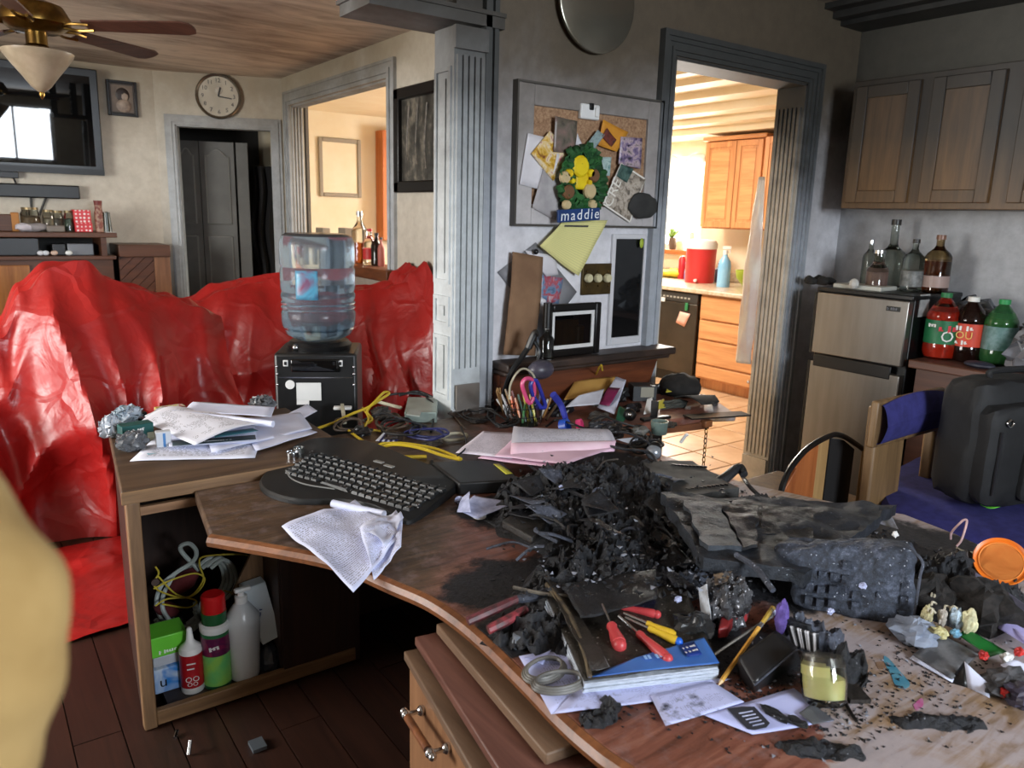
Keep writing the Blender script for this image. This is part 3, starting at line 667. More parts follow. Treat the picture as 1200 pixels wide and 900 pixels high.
for px, pt, r_, nm, m, cp, lab in ((421, 248, .06, 'ornate clear liquor bottle with amber drink on the ledge', M_clear, M_chrome, None), (433, 268, .05, 'red labelled liquor bottle on the ledge right of the ornate one', M_clear, M_red, mat('redlabel', (196, 44, 44))), (441, 273, .04, 'dark wine bottle on the ledge', glassm('dark_glass', (40, 30, 24), .06, tr=.5), M_blk, None), (446.5, 278, .025, 'slim pink bottle at the right end of the ledge', mat('pinkish', (186, 110, 100)), M_blk, None)):
    q = cb(px, pt); bottle('liquor_bottle', nm, q.x, q.y, ozb + .012, q.z - ozb - .012, r_ * 1.05, m, cp, fill=M_amber if r_ > .05 else None, fh=.4, lab=lab)
# ================================================================== picture on the side wall
tl, br_ = aX(463, 105, XC - .03), aX(463, 226, XC - .03); ye = aX(516, 90, XC - .03).y - .05
t = thing('framed_picture', 'large black framed woodland waterfall picture on the side wall', 'picture', (XC - .03, (tl.y + ye) / 2, br_.z))
z0, z1, y0, y1, fw = br_.z, tl.z, ye, tl.y, .075
f = MB().bb((XC - .05, y0, z0), (XC, y1, z0 + fw)).bb((XC - .05, y0, z1 - fw), (XC, y1, z1)).bb((XC - .05, y0, z0), (XC, y0 + fw, z1)).bb((XC - .05, y1 - fw, z0), (XC, y1, z1)); f.build('frame', M_frame, t, bev=.01)
def forest():
    q = NT('woodland_print'); co = q.coords('Object', (1, 3.2, .8)); n = q.noise(co, 3.0, 7, .7, .5); n2 = q.noise(q.coords('Object'), 13, 5, .7)
    return q.out(q.ramp(q.math('ADD', q.math('MULTIPLY', n, .6), q.math('MULTIPLY', n2, .4)), [(.38, (28, 27, 25)), (.52, (74, 72, 66)), (.64, (150, 142, 126))]), .3)
MB().bb((XC - .02, y0 + fw * .7, z0 + fw * .7), (XC, y1 - fw * .7, z1 - fw * .7)).build('print', forest(), t)
tr = MB()
for k in range(4):
    yy = y0 + .12 + k * .12; tr.tube([(XC - .021, yy, z0 + .12 + .03 * k), (XC - .021, yy + .02, z0 + .3), (XC - .021, yy - .01, z1 - .12)], .005 + .002 * (k % 2), 5)
tr.build('painted_trunks', mat('trunk_pale', (128, 118, 104), (70, 66, 60), 30), t)
# ================================================================== red plastic sheeting over the furniture
def tarpmat():
    t = NT('red_plastic_sheet'); p = t.coords('Object'); n1 = t.noise(p, 3, 4, .6, .5); n2 = t.noise(p, 11, 4, .6, 1.2)
    vo = t.n('ShaderNodeTexVoronoi', feature='DISTANCE_TO_EDGE'); vo.inputs['Scale'].default_value = 3.1; mx = t.n('ShaderNodeVectorMath', operation='MULTIPLY_ADD'); nv = t.n('ShaderNodeTexNoise'); nv.inputs['Scale'].default_value = 2.4; t.l(p, nv.inputs['Vector']); t.l(nv.outputs[1], mx.inputs[0]); mx.inputs[1].default_value = (.5, .5, .5); t.l(p, mx.inputs[2]); t.l(mx.outputs[0], vo.inputs['Vector'])
    cr = t.ramp(vo.outputs['Distance'], [(.0, (1, 1, 1, 1)), (.10, (0, 0, 0, 1))])
    t.bump(t.math('ADD', t.math('ADD', n1, t.math('MULTIPLY', t.noise(p, 6, 2, .5, 2.0), .4)), t.math('MULTIPLY', cr, .32)), .36, .03)
    return t.out(t.ramp(n1, [(.3, (150, 24, 24)), (.7, (176, 34, 31))]), t.ramp(n2, [(.3, (.30, .30, .30, 1)), (.7, (.46, .46, .46, 1))]), 0, Specular_IOR_Level=.55)
M_tarp = tarpmat()
def interp(tab, s):
    for (a, va), (b, vb) in zip(tab, tab[1:]):
        if s <= b: f = min(max((s - a) / (b - a), 0), 1); f = f * f * (3 - 2 * f); return va + (vb - va) * f
    return tab[-1][1]
def crease(x, o):       # sharp ridge pattern
    return 1 - abs(nz(V((x, o, 0)), 1.0)) * 2
def drape(label, prof, ytop, depth, fronty, nu, amp, seed, x0, x1, backz=.25, back=True):
    """sheet hung over a bulky thing: front fall from the ridge to the floor, a flat top, then a fall behind"""
    def F(u, v):
        x = x0 + (x1 - x0) * u; zr = interp(prof, x); yr = interp(ytop, x); yf_ = interp(fronty, x)
        if v < .62:
            q = v / .62; z = .006 + (zr - .006) * q; y = yf_ + (yr - yf_) * (q ** 2.6 * .75 + q * .25)
            fold = amp * (1 - q * .35) * math.sin(math.pi * min(q * 1.0 + .06, 1)) ** .6
            g = x + .35 * (1 - q) * (x - .5) + .06 * nz(V((x * 2, q * 2.5, seed)), 1)
            n1 = nz(V((g * 2.1, q * .5, seed)), 1.0); n2 = nz(V((g * 4.3 + q * .8, q * .9, seed + 4)), 1); n3 = nz(V((g * 1.2 - q * 1.6, q * 1.3 + g, seed + 7)), 1)
            w = 1.0 * (1 - abs(n1) * 2.6) + .55 * (1 - abs(n2) * 2.4) + .5 * (1 - abs(n3) * 3) - .8
            y -= fold * w; x += fold * .5 * nz(V((x * 3, q * 2, seed + 9)), 1)
            z += .035 * q * nz(V((x * 4, q * 3, seed + 2)), 1)
            z = max(z, .006)
        else:
            q = (v - .62) / .38
            if q < .7: z = zr - .03 * math.sin(q / .7 * math.pi) + .03 * fbm(V((x, q * 2, seed)), 3); y = yr + depth * q / .7
            else: z = zr + (backz - zr) * (q - .7) / .3; y = yr + depth + .08 * (q - .7)
        return V((x, y, z))
    return MB().grid(F, nu, 70).build('plastic_sheet', M_tarp, None, label, 'plastic sheet')
def rid(px, py, Y): p = aY(px, py, Y); return (p.x, p.z)

pA = [(-1.4, .25), (-.75, .55), rid(0, 385, 4.3), rid(25, 338, 4.3), rid(58, 313, 4.3), rid(100, 310, 4.3), rid(128, 328, 4.3), rid(160, 337, 4.3), rid(200, 346, 4.3), rid(230, 357, 4.3), rid(262, 372, 4.3), (1.35, .85)]
drape('red plastic sheet draped over bulky furniture, tallest lump at its left end', pA, [(-1.4, 4.2), (2, 4.3)], .3, [(-1.4, 3.7), (-.3, 3.86), (.46, 3.9), (1.4, 3.95)], 170, .20, 3.0, -1.4, 1.14)
pB = [(.85, .92), rid(235, 352, 5.15), rid(262, 338, 5.15), rid(300, 329, 5.15), rid(338, 322, 5.15), rid(380, 335, 5.15), rid(425, 334, 5.0), rid(445, 326, 4.95), rid(470, 318, 4.66), rid(509, 302, 4.45), (2.6, 1.32)]
def F2(u, v):
    return None
drape('red plastic sheet hung behind the water bottle, rising to the side wall', pB, [(.8, 5.15), (1.6, 5.15), (1.9, 5.0), (2.2, 4.7), (2.52, 4.45)], .3, [(.8, 5.0), (1.3, 4.85), (1.6, 4.6), (2.1, 4.3), (2.52, 3.9)], 150, .18, 8.0, .85, 2.505)
def Fl(u, v):
    x = -.9 + 1.9 * u; y = 2.93 + (3.84 - 2.93) * v + .10 * (u - .6) * (1 - v); z = .004 + .05 * max(0, fbm(V((x * 2.2, y * 2.2, 1)), 1.3, 2)) ** 1.2 + .02 * max(0, 1 - abs(v - .55 - .5 * (u - .6)) * 9)
    return V((x, y, z))
MB().grid(Fl, 70, 50).build('plastic_sheet', M_tarp, None, 'red plastic sheet spread flat on the dark floor before the draped one', 'plastic sheet')
# ================================================================== things on the middle wall
def wB(x, y, d=0.0): return aY(x, y, YB - d)
M_paper = mat('white_paper', (224, 222, 226), (206, 202, 206), 6, rough=.75)
# round plate
p = wB(697, 2, .02); t = thing('wall_plate', 'round dark metal tray hung high on the sooty wall', 'tray', (p.x, YB - .02, p.z - .2))
r = .198; RX = Matrix(((1, 0, 0), (0, 0, -1), (0, 1, 0)))
MB().lathe([(0, -.002), (r * .74, -.002), (r * .78, .004), (r * .95, .012), (r, .022), (r * 1.02, .02), (r, .006), (r * .76, -.016), (0, -.018)], (p.x, YB - .02, p.z), 48, RX).build('dish', mat('dark_pewter', (70, 66, 58), (52, 50, 46), 4, rough=.35, metal=.6), t)
MB().lathe([(r * 1.0, .018), (r * 1.035, .014), (r * 1.03, .024), (r, .027)], (p.x, YB - .02, p.z), 48, RX).build('rim', mat('plate_rim', (126, 122, 110), rough=.25, metal=.8), t)
# bulletin board
TL, BR = wB(603, 96), wB(764, 264)
bb_ = thing('bulletin_board', 'wide grey-framed cork bulletin board on the sooty wall', 'bulletin board', ((TL.x + BR.x) / 2, YB, BR.z))
x0, x1, z0, z1 = TL.x, wB(766, 200).x, wB(640, 263).z, TL.z; fw = .082
f = MB()
M_bfr = sootwall('board_frame_paint', (196, 192, 192), (104, 96, 86), 1.55, 2.15, .9)
for s_ in (0, 1):
    xa = x0 if s_ == 0 else x1 - fw
    MB().bb((xa, YB - .03, z0), (xa + fw, YB, z1)).build('frame', M_bfr, bb_, bev=.004)
for s_ in (0, 1):
    za = z0 if s_ == 0 else z1 - fw
    MB().bb((x0 + fw, YB - .03, za), (x1 - fw, YB, za + fw)).build('frame', M_bfr, bb_, bev=.004)
e = MB()
e.bb((x0 - .008, YB - .036, z0 - .008), (x0, YB, z1 + .008)).bb((x1, YB - .036, z0 - .008), (x1 + .008, YB, z1 + .008)).bb((x0, YB - .036, z0 - .008), (x1, YB, z0)).bb((x0, YB - .036, z1), (x1, YB, z1 + .008))
e.build('frame_edge', mat('edge_dark', (72, 68, 62), rough=.5), bb_)
t = NT('cork'); n = t.noise(t.coords('Object'), 90, 5, .7); t.bump(n, .4, .003)
M_cork = t.out(t.ramp(n, [(.35, (126, 92, 66)), (.65, (176, 142, 110))]), .85)
MB().bb((x0 + fw - .003, YB - .016, z0 + fw - .003), (x1 - fw + .003, YB - .002, z1 - fw + .003)).build('cork', M_cork, bb_)
def wsheet(name, label, cat, pts, m, d, thick=.0015, bow=.006, seed=0, parent=None, n=6, group=None):
    q = [wB(x, y, d) for x, y in pts]
    if len(q) == 4:
        def F(u, v):
            p = q[0].lerp(q[1], u).lerp(q[3].lerp(q[2], u), v); p.y -= bow * (abs(u - .5) * 2) ** 2 * .6 + bow * .4 * nz(p, 9, seed) ; return p
        return MB().grid(F, n, n).build(name, m, parent, label, cat if parent is None else None, group, solid=thick)
    return MB().prism([(p.x, p.z) for p in q], 0, thick, M=RX, c=(0, q[0].y, 0)).build(name, m, parent, label, cat if parent is None else None, group)
wsheet('white_sheet', 'plain white sheet at the left edge of the bulletin board', 'paper', [(618, 156), (640, 161), (632, 222), (608, 216)], M_paper, .034, seed=1)
wsheet('white_sheet', 'grey-white creased sheet at the lower left of the bulletin board', 'paper', [(636, 198), (662, 216), (650, 258), (623, 243)], mat('grey_sheet', (186, 182, 182), (160, 156, 158), 12, rough=.8), .037, seed=2)
pr = photo_mat('flyer_print', [(120, 60, 40), (214, 170, 60), (230, 214, 180), (176, 48, 84)], 26)
wsheet('flyer', 'colourful tilted flyer with yellow and magenta print on the bulletin board', 'flyer', [(644, 153), (668, 178), (648, 212), (622, 180)], pr, .041, seed=3)
wsheet('white_sheet', 'white card half hidden behind the green wreath', 'paper', [(652, 180), (672, 182), (668, 206), (646, 210)], M_paper, .039, seed=4)
gp = photo_mat('grey_photo', [(44, 40, 38), (100, 94, 82), (120, 104, 96), (150, 116, 108)], 14)
wsheet('photo_print', 'grey snapshot with dark upper edge at the top middle of the bulletin board', 'photograph', [(650, 136), (676, 142), (673, 180), (648, 178)], gp, .045, seed=5)
wsheet('white_sheet', 'white triangle of card beside the grey snapshot', 'paper', [(676, 156), (684, 172), (678, 180), (673, 179)], M_paper, .043, seed=6)
yl = mat('yellow_card', (214, 150, 44), (196, 128, 36), 7, rough=.7)
wsheet('yellow_card', 'orange-yellow card pinned at the upper right of the bulletin board', 'card', [(706, 140), (736, 155), (722, 178), (700, 170)], yl, .035, seed=7)
wsheet('snapshot', 'narrow blue-grey snapshot pinned over the left of the yellow card', 'photograph', [(700, 152), (708, 158), (694, 178), (686, 170)], photo_mat('sn1', [(50, 70, 80), (150, 170, 170), (90, 84, 70)], 30), .040, seed=8)
wsheet('snapshot', 'small dark red snapshot pinned on the yellow card', 'photograph', [(711, 150), (722, 164), (716, 172), (705, 160)], photo_mat('sn2', [(70, 40, 34), (120, 60, 50), (60, 50, 50)], 40), .041, seed=9)
wsheet('snapshot', 'snapshot of two people in pale purple clothing at the right of the bulletin board', 'photograph', [(727, 160), (752, 162), (750, 198), (724, 192)], photo_mat('sn3', [(30, 30, 34), (120, 104, 140), (190, 170, 176), (60, 66, 60)], 36), .038, seed=10)
wsheet('snapshot', 'small pale teal snapshot right of the green wreath', 'photograph', [(704, 184), (716, 184), (714, 206), (708, 206)], photo_mat('sn4', [(70, 120, 120), (180, 200, 196), (120, 150, 150)], 40), .036, seed=11)
wsheet('snapshot', 'small dark teal snapshot above the lettered poster', 'photograph', [(728, 192), (742, 198), (734, 214), (722, 206)], photo_mat('sn5', [(34, 60, 60), (90, 120, 110)], 40), .047, seed=12)
po = wsheet('small_poster', 'grey tilted poster with lettering at the lower right of the bulletin board', 'poster', [(728, 192), (756, 210), (738, 260), (707, 239)], photo_mat('poster_print', [(60, 56, 52), (150, 138, 124), (196, 186, 172), (110, 90, 76)], 38), .042, seed=13)
c0 = wB(718, 226, .046); text('lettering', 'CRE', .075, frame_m(c0, wB(727, 198, .046) - wB(711, 236, .046), (0, -1, 0)), mat('poster_white', (236, 232, 222)), po)
bd = MB()
qq = [wB(728, 192, .045), wB(756, 210, .045), wB(738, 260, .045), wB(707, 239, .045)]
for a, b in zip(qq, qq[1:] + qq[:1]): bd.bar(a, b, .007, .002, (0, -1, 0))
bd.build('border', bpy.data.materials['poster_white'], po)
# white clip at the top
a = wB(691, 131, .03); t = thing('wall_clip', 'white plastic clip holder at the top of the cork', 'clip', (a.x, YB - .02, a.z - .03))
MB().bb((a.x - .055, YB - .04, a.z - .032), (a.x + .05, YB - .016, a.z + .03)).build('body', M_white, t, bev=.006)
MB().bb((a.x - .012, YB - .046, a.z + .006), (a.x + .012, YB - .039, a.z + .034)).build('hook', M_black, t, bev=.004)
MB().bb((a.x + .02, YB - .05, a.z - .02), (a.x + .04, YB - .039, a.z + .02)).build('jaw', M_white, t, bev=.003)
# dark hanging cloth at the right of the board
a = wB(752, 241, .04); MB().ball((0, 0, 0), .075, 16, (1.25, .22, .8), lambda q: V((a.x, YB - .05, a.z)) + q + V((.012 * nz(q, 30), 0, .012 * nz(q, 30, 4)))).build('dark_pouch', mat('sooty_pouch', (58, 58, 56), (40, 40, 40), 8, rough=.8), None, 'dark rounded pouch hanging at the right edge of the bulletin board', 'pouch')
# green wreath with yellow figure and name sign
c = wB(680, 213, .06); wr = thing('door_wreath', 'ruffled green wreath with a yellow button figure and a blue name sign', 'wreath', (c.x, YB - .05, c.z - .14))
M_leafg = mat('wreath_green', (40, 98, 44), (22, 62, 32), 14, rough=.75); Rw = .118
for k in range(26):
    a = k / 26 * math.tau; b = MB(); rr = Rw + .008 * math.sin(k * 2.3); cx, cz = c.x + rr * .80 * math.cos(a), c.z + rr * 1.0 * math.sin(a)
    def F(u, v, a=a, cx=cx, cz=cz, k=k):
        s_ = (u - .5) * .075; w_ = (v - .5) * .05
        rad = V((math.cos(a), 0, math.sin(a))); tan = V((-math.sin(a), 0, math.cos(a)))
        return V((cx, c.y, cz)) + rad * s_ + tan * w_ * (1.1 - abs(u - .5)) + V((0, -.02 - .013 * math.sin(u * 9 + k) - .008 * math.cos(v * 7 + k), 0))
    b.grid(F, 5, 4); b.build('leaf', M_leafg, wr, solid=.004)
MB().lathe([(Rw * .45, -.006), (Rw * 1.04, -.012), (Rw * 1.04, .012), (Rw * .45, .014), (Rw * .45, -.006)], (c.x, c.y - .005, c.z), 28, RX, sx=.80).build('ring', M_leafg, wr)
M_yel = mat('wreath_yellow', (232, 206, 24), (214, 180, 14), 10, rough=.5); M_tan = mat('wreath_tan', (196, 176, 132), rough=.6); M_brn = mat('wreath_brown', (110, 76, 46), rough=.6)
def disc(nm, px, py, rad, m, par, d=.05, rim=True):
    q = wB(px, py, .062 + d * .5); return MB().lathe([(0, .012), (rad * .8, .012), (rad, .005), (rad, -.008), (0, -.01)], q, 18, RX).build(nm, m, par)
h = disc('head', 680, 195, .045, M_yel, wr); bq = wB(680, 212, .07)
MB().bb((bq.x - .036, bq.y - .016, bq.z - .036), (bq.x + .036, bq.y + .012, bq.z + .034)).build('body', M_yel, wr, bev=.008)
for px, py, r_, m in ((667, 203, .018, M_yel), (692, 203, .018, M_yel), (662, 208, .026, M_tan), (696, 206, .028, M_brn), (666, 225, .030, M_brn), (691, 224, .033, M_tan), (664, 240, .02, M_tan), (694, 240, .022, M_tan), (670, 212, .012, M_yel), (690, 214, .012, M_yel)): disc('button', px, py, r_, m, wr)
q = [wB(654, 246, .10), wB(702, 243, .10), wB(702, 258, .10), wB(653, 261, .10)]
sg = MB(); x, z = q[1] - q[0], V((0, -1, 0)); cen = sum(q, V()) / 4
sg.bar((q[0] + q[3]) / 2, (q[1] + q[2]) / 2, (q[0] - q[3]).length, .012, (0, 1, 0)); so = sg.build('name_sign', mat('sign_blue', (24, 62, 120), (20, 50, 100), 8, rough=.5), wr, 'blue name sign with white letters', bev=.002)
text('lettering', 'maddie', .062, frame_m(cen + V((0, -.008, 0)), x, (0, -1, 0)), mat('sign_white', (236, 240, 246)), so, shear=.12)
# yellow legal sheet, grey board, cardboard strip
t = NT('legal_pad'); tc = t.n('ShaderNodeTexCoord'); sp_ = t.n('ShaderNodeSeparateXYZ'); t.l(tc.outputs['UV'], sp_.inputs[0])
ln_ = t.math('LESS_THAN', t.math('FRACT', t.math('MULTIPLY', sp_.outputs[1], 24.0)), .12)
M_legal = t.out(t.mix(ln_, (226, 220, 148), (190, 186, 130)), .75)
wsheet('legal_sheet', 'yellow lined legal sheet hanging under the name sign', 'paper', [(658, 259), (710, 258), (676, 323), (631, 288)], M_legal, .03, bow=.02, seed=14, n=10)
gb = wsheet('grey_board', 'grey board pinned as a diamond behind the cardboard strip', 'board', [(583, 319), (628, 284), (676, 342), (640, 390)], mat('grey_card', (138, 138, 142), (122, 122, 126), 5, rough=.6), .006, bow=0, seed=15)
ctr = sum((wB(*p, .008) for p in ((583, 319), (628, 284), (676, 342), (640, 390))), V()) / 4
wsheet('note_paper', 'small white note above the blue leaflet', 'paper', [(614, 293), (650, 300), (654, 322), (640, 324)], M_paper, .012, seed=16, bow=.004)
wsheet('leaflet', 'blue and red leaflet on the grey board beside the cardboard strip', 'leaflet', [(634, 322), (660, 326), (654, 356), (632, 352)], photo_mat('leaflet_print', [(70, 90, 120), (110, 140, 170), (180, 60, 66), (200, 210, 220)], 22), .012, seed=17, bow=.004)
wsheet('white_note', 'white torn note beside the lower grey board', 'paper', [(630, 345), (640, 352), (636, 378), (626, 372)], M_paper, .016, seed=18, bow=.003)
wsheet('white_sheet', 'pale blue-white sheet standing behind the cardboard strip bottom', 'paper', [(626, 360), (640, 366), (634, 400), (622, 404)], mat('bluish_paper', (196, 206, 224), rough=.75), .02, seed=19)
a = wB(628, 295, .03); MB().ball(a, .012, 10).build('push_pin', M_black, None, 'black round pin above the cardboard strip', 'pin')
cs_ = thing('cardboard_strip', 'torn brown cardboard strip with faint handwriting leaning on the wall', 'cardboard', (wB(612, 418).x, YB - .02, .945))
q = [wB(601, 295, .035), wB(636, 298, .035), wB(628, 417, .06), wB(591, 416, .06)]
def Fc(u, v):
    p = q[0].lerp(q[1], u).lerp(q[3].lerp(q[2], u), v); p.x += .006 * nz(p, 14) * (1 if u > .5 else .6); p.z = max(p.z - .012 * u * (v < .1), .945); p.y -= .006 * math.sin(v * 5); return p
MB().grid(Fc, 6, 16).build('strip', mat('cardboard', (142, 110, 82), (120, 90, 66), 6, rough=.85, bump=.1), cs_, solid=.005)
M_pencil = mat('pencil_grey', (104, 80, 60), rough=.8)
for k, (py, s_) in enumerate(((326, 'PLEASE'), (343, 'DO NOT'), (358, 'FORGET'), (376, 'THE'), (392, 'DAY'))):
    wr_ = MB(); rnd = random.Random(k)
    for j in range(4): # loose pen strokes, not legible
        a = wB(602 + j * 7, py + rnd.uniform(-3, 3), .047); wr_.tube([a, a + V((.012, 0, .012 * rnd.uniform(-1, 1))), a + V((.022, 0, .016 * rnd.uniform(-1, 1))), a + V((.03, 0, 0))], .0016, 4, 3)
    wr_.build('handwriting', M_pencil, cs_)
# small photo frame with white mat standing on the ledge
d0 = .07; TLf, BRf = wB(638, 357, d0), wB(699, 411, d0)
t = framed('picture_stand', 'black photo frame with white mount and black glass standing on the ledge', 'picture frame', V((TLf.x, 0, TLf.z)), V((BRf.x, 0, .942)), YB - d0, .034, M_frame, M_scr, .016, M_white, .022)
# brass plaque with three dials
TLp, BRp = wB(681, 309), wB(717, 344); ws = thing('weather_dials', 'small brass plaque with three white dials on the wall', 'weather station', ((TLp.x + BRp.x) / 2, YB, BRp.z))
MB().bb((TLp.x, YB - .014, BRp.z), (BRp.x, YB, TLp.z)).build('plaque', mat('aged_brass', (100, 80, 40), (66, 54, 32), 12, rough=.4, metal=.6), ws, bev=.003)
for px in (690, 701, 712): disc('dial', px, 326, .020, mat('dial_cream', (206, 198, 160)) if px == 690 else bpy.data.materials['dial_cream'], ws, d=-.06)
sc = MB()
for px in (688, 701, 713):
    for py in (318, 335): sc.ball(wB(px, py, .016), .004, 8)
sc.build('screw', M_brass, ws)
# tall narrow mirror in white surround
t = thing('tall_mirror', 'tall narrow dark mirror in a plain white surround by the doorway', 'mirror', (wB(735, 394).x, YB, wB(735, 400).z))
q = [wB(724, 281), wB(755, 279), wB(748, 394), wB(715, 392)]
xm0, xm1, zm0, zm1 = wB(719, 300).x, wB(752, 300).x, wB(730, 394).z, wB(730, 280).z
f = MB(); w_ = .022
f.bb((xm0 - w_, YB - .016, zm0 - w_ * 1.6), (xm0, YB, zm1 + w_)).bb((xm1, YB - .016, zm0 - w_ * 1.6), (xm1 + w_ * .6, YB, zm1 + w_)).bb((xm0, YB - .016, zm0 - w_ * 1.6), (xm1, YB, zm0)).bb((xm0, YB - .016, zm1), (xm1, YB, zm1 + w_))
f.build('surround', mat('surround_white', (212, 212, 216), rough=.5), t, bev=.003)
MB().bb((xm0, YB - .008, zm0), (xm1, YB - .001, zm1)).build('glass', mat('dark_mirror', (60, 62, 64), rough=.04, metal=.85), t)
a = wB(752, 285, .02); MB().ball(a, .018, 10, (.7, .3, 1.3)).build('sticker', mat('lime', (170, 190, 60)), t, 'yellow-green sticker')
# bottle standing on the ledge left of the frame
a = aY(641, 388, YB - .1)
cbo = bottle('clear_bottle', 'slim clear bottle with a long black neck standing on the ledge by the photo frame', a.x, YB - .10, .942, a.z - .942 + .02, .032, M_clear, M_chrome)
MB().cyl((a.x, YB - .10, a.z + .012), (a.x, YB - .10, aY(640, 355, YB - .1).z), .020, .019).build('neck_grip', M_black, cbo)
# E end
# ================================================================== kitchen seen through the doorway
M_oak = wood('honey_oak', (188, 126, 78), (224, 166, 112), 1, 3.5, .4, .06); M_oakv = wood('honey_oak_upright', (184, 120, 74), (220, 160, 106), 2, 3.5, .4, .06)
XK = 5.55
def kX(x, y, d=0): return aX(x, y, XK - d)
ycor = kX(820, 345).y
# counter
yc0, yc1 = 3.3, 8.9
ct = MB().bb((XK - .03, yc0, .885), (6.59, yc1, .925)).bb((6.56, yc0, .925), (6.59, yc1, 1.02))
ct.build('countertop', mat('laminate', (206, 190, 166), (180, 160, 134), 30, rough=.25), None, 'long speckled beige laminate countertop along the kitchen wall', 'countertop', bev=.008)
# drawer base
db_ = thing('kitchen_cabinet', 'honey oak kitchen base cabinet with a stack of drawers', 'cabinet', (XK + .3, 4.1, 0)); y0, y1 = 3.32, ycor - .01
MB().bb((XK + .02, y0, .1), (6.55, y1, .884)).bb((XK + .09, y0, 0), (6.5, y1, .1)).build('body', M_oakv, db_)
zs = [kX(845, y).z for y in (362, 391, 416, 447)]
zz = [.875, kX(846, 378).z, kX(846, 402).z, kX(842, 431).z, .11]
for a, b in zip(zz, zz[1:]):
    d = MB().bb((XK - .002, 3.5, b + .008), (XK + .02, y1 - .012, a - .008)).build('drawer', M_oak, db_, bev=.006)
    MB().ball((XK - .016, (3.5 + y1) / 2, (a + b) / 2), .016, 10).build('knob', M_chrome, d)
# dishwasher
dw = thing('dishwasher', 'dark stainless dishwasher beside the oak drawers', 'dishwasher', (XK + .3, ycor + .3, 0))
M_dss = mat('dark_stainless', (82, 76, 68), (66, 62, 56), 3, rough=.32, metal=.7)
MB().bb((XK + .03, ycor + .005, .0), (6.1, ycor + .60, .88)).build('body', M_black, dw)
MB().bb((XK - .012, ycor + .01, .11), (XK + .03, ycor + .595, .78)).build('door', M_dss, dw, bev=.006)
pn = MB().bb((XK - .012, ycor + .01, .785), (XK + .03, ycor + .595, .875)).build('control_panel', mat('panel_dark', (52, 50, 48), rough=.3), dw, bev=.006)
bt = MB()
for k in range(9): bt.bb((XK - .015, ycor + .10 + k * .045, .82), (XK - .01, ycor + .125 + k * .045, .835))
bt.build('button', mat('button_grey', (170, 168, 160)), pn, kind='stuff')
a = kX(762 + 17, 346, .015); 
MB().bb((XK - .016, kX(779, 346).y - .02, .77), (XK - .012, kX(771, 346).y, .81)).build('sticker', M_white, dw, 'small white sticker')
q = kX(802, 368, .02); cl_ = thing('clip_note', 'green clip holding a pink note on the dishwasher door', 'note', (XK - .02, q.y, q.z - .1))
def Fn(u, v):
    p = kX(793 + 12 * u + 3 * (1 - v), 380 - 14 * (1 - v) + 3 * u - 5 + 0, .02); a, b = kX(797 + 12 * u, 365 + 3 * u, .02), kX(792 + 10 * u, 378 + 5 * u, .02); return a.lerp(b, v)
MB().grid(Fn, 3, 3).build('note', mat('pink_note', (232, 178, 160)), cl_, solid=.002)
MB().bar(kX(805, 355, .024), kX(804, 364, .024), .035, .012, (1, 0, 0)).build('clip', mat('clip_green', (40, 120, 74)), cl_, bev=.003)
# upper cabinets
XU = 6.22
def uX(x, y): return aX(x, y, XU)
def updoor(t, y0, y1, z0, z1, x=XU):
    d = MB().bb((x, y0 + .004, z0), (x + .022, y1 - .004, z1)).build('door', M_oakv, t, bev=.004)
    w_ = .055; f = MB()
    f.bb((x - .008, y0 + .004, z0), (x, y0 + w_, z1)).bb((x - .008, y1 - w_, z0), (x, y1 - .004, z1)).bb((x - .008, y0 + w_, z0), (x, y1 - w_, z0 + w_)).bb((x - .008, y0 + w_, z1 - w_), (x, y1 - w_, z1))
    f.build('door_frame', M_oakv, d, bev=.003)
    MB().bb((x - .006, y0 + w_ + .025, z0 + w_ + .025), (x + .001, y1 - w_ - .025, z1 - w_ - .025)).build('raised_panel', M_oak, d, bev=.005)
ya, yb, yc_ = uX(824, 220).y, uX(860, 220).y, uX(893, 220).y
zb_, zt_ = uX(860, 267).z, uX(860, 165).z
uc = thing('wall_cupboard', 'honey oak kitchen wall cupboard with two panelled doors', 'cabinet', (XU + .15, (ya + yc_) / 2, zb_))
MB().bb((XU + .022, yc_, zb_ - .015), (6.59, ya, zt_ + .01)).build('body', M_oakv, uc)
MB().bb((XU - .03, yc_ - .02, zt_ + .01), (6.59, ya + .03, zt_ + .05)).build('cornice', M_oak, uc, bev=.012)
updoor(uc, yb, ya, zb_, zt_); updoor(uc, yc_ + .02, yb, zb_, zt_)
u2 = thing('wall_cupboard', 'honey oak kitchen cupboard set back right of the two-door one', 'cabinet', (XU + .2, yc_ - .45, zb_))
MB().bb((XU - .04, yc_ - .9, zb_ - .015), (6.59, yc_ - .03, zt_ + .01)).build('body', M_oakv, u2)
updoor(u2, yc_ - .45, yc_ - .04, zb_, zt_, XU - .063); updoor(u2, yc_ - .9, yc_ - .46, zb_, zt_, XU - .063)
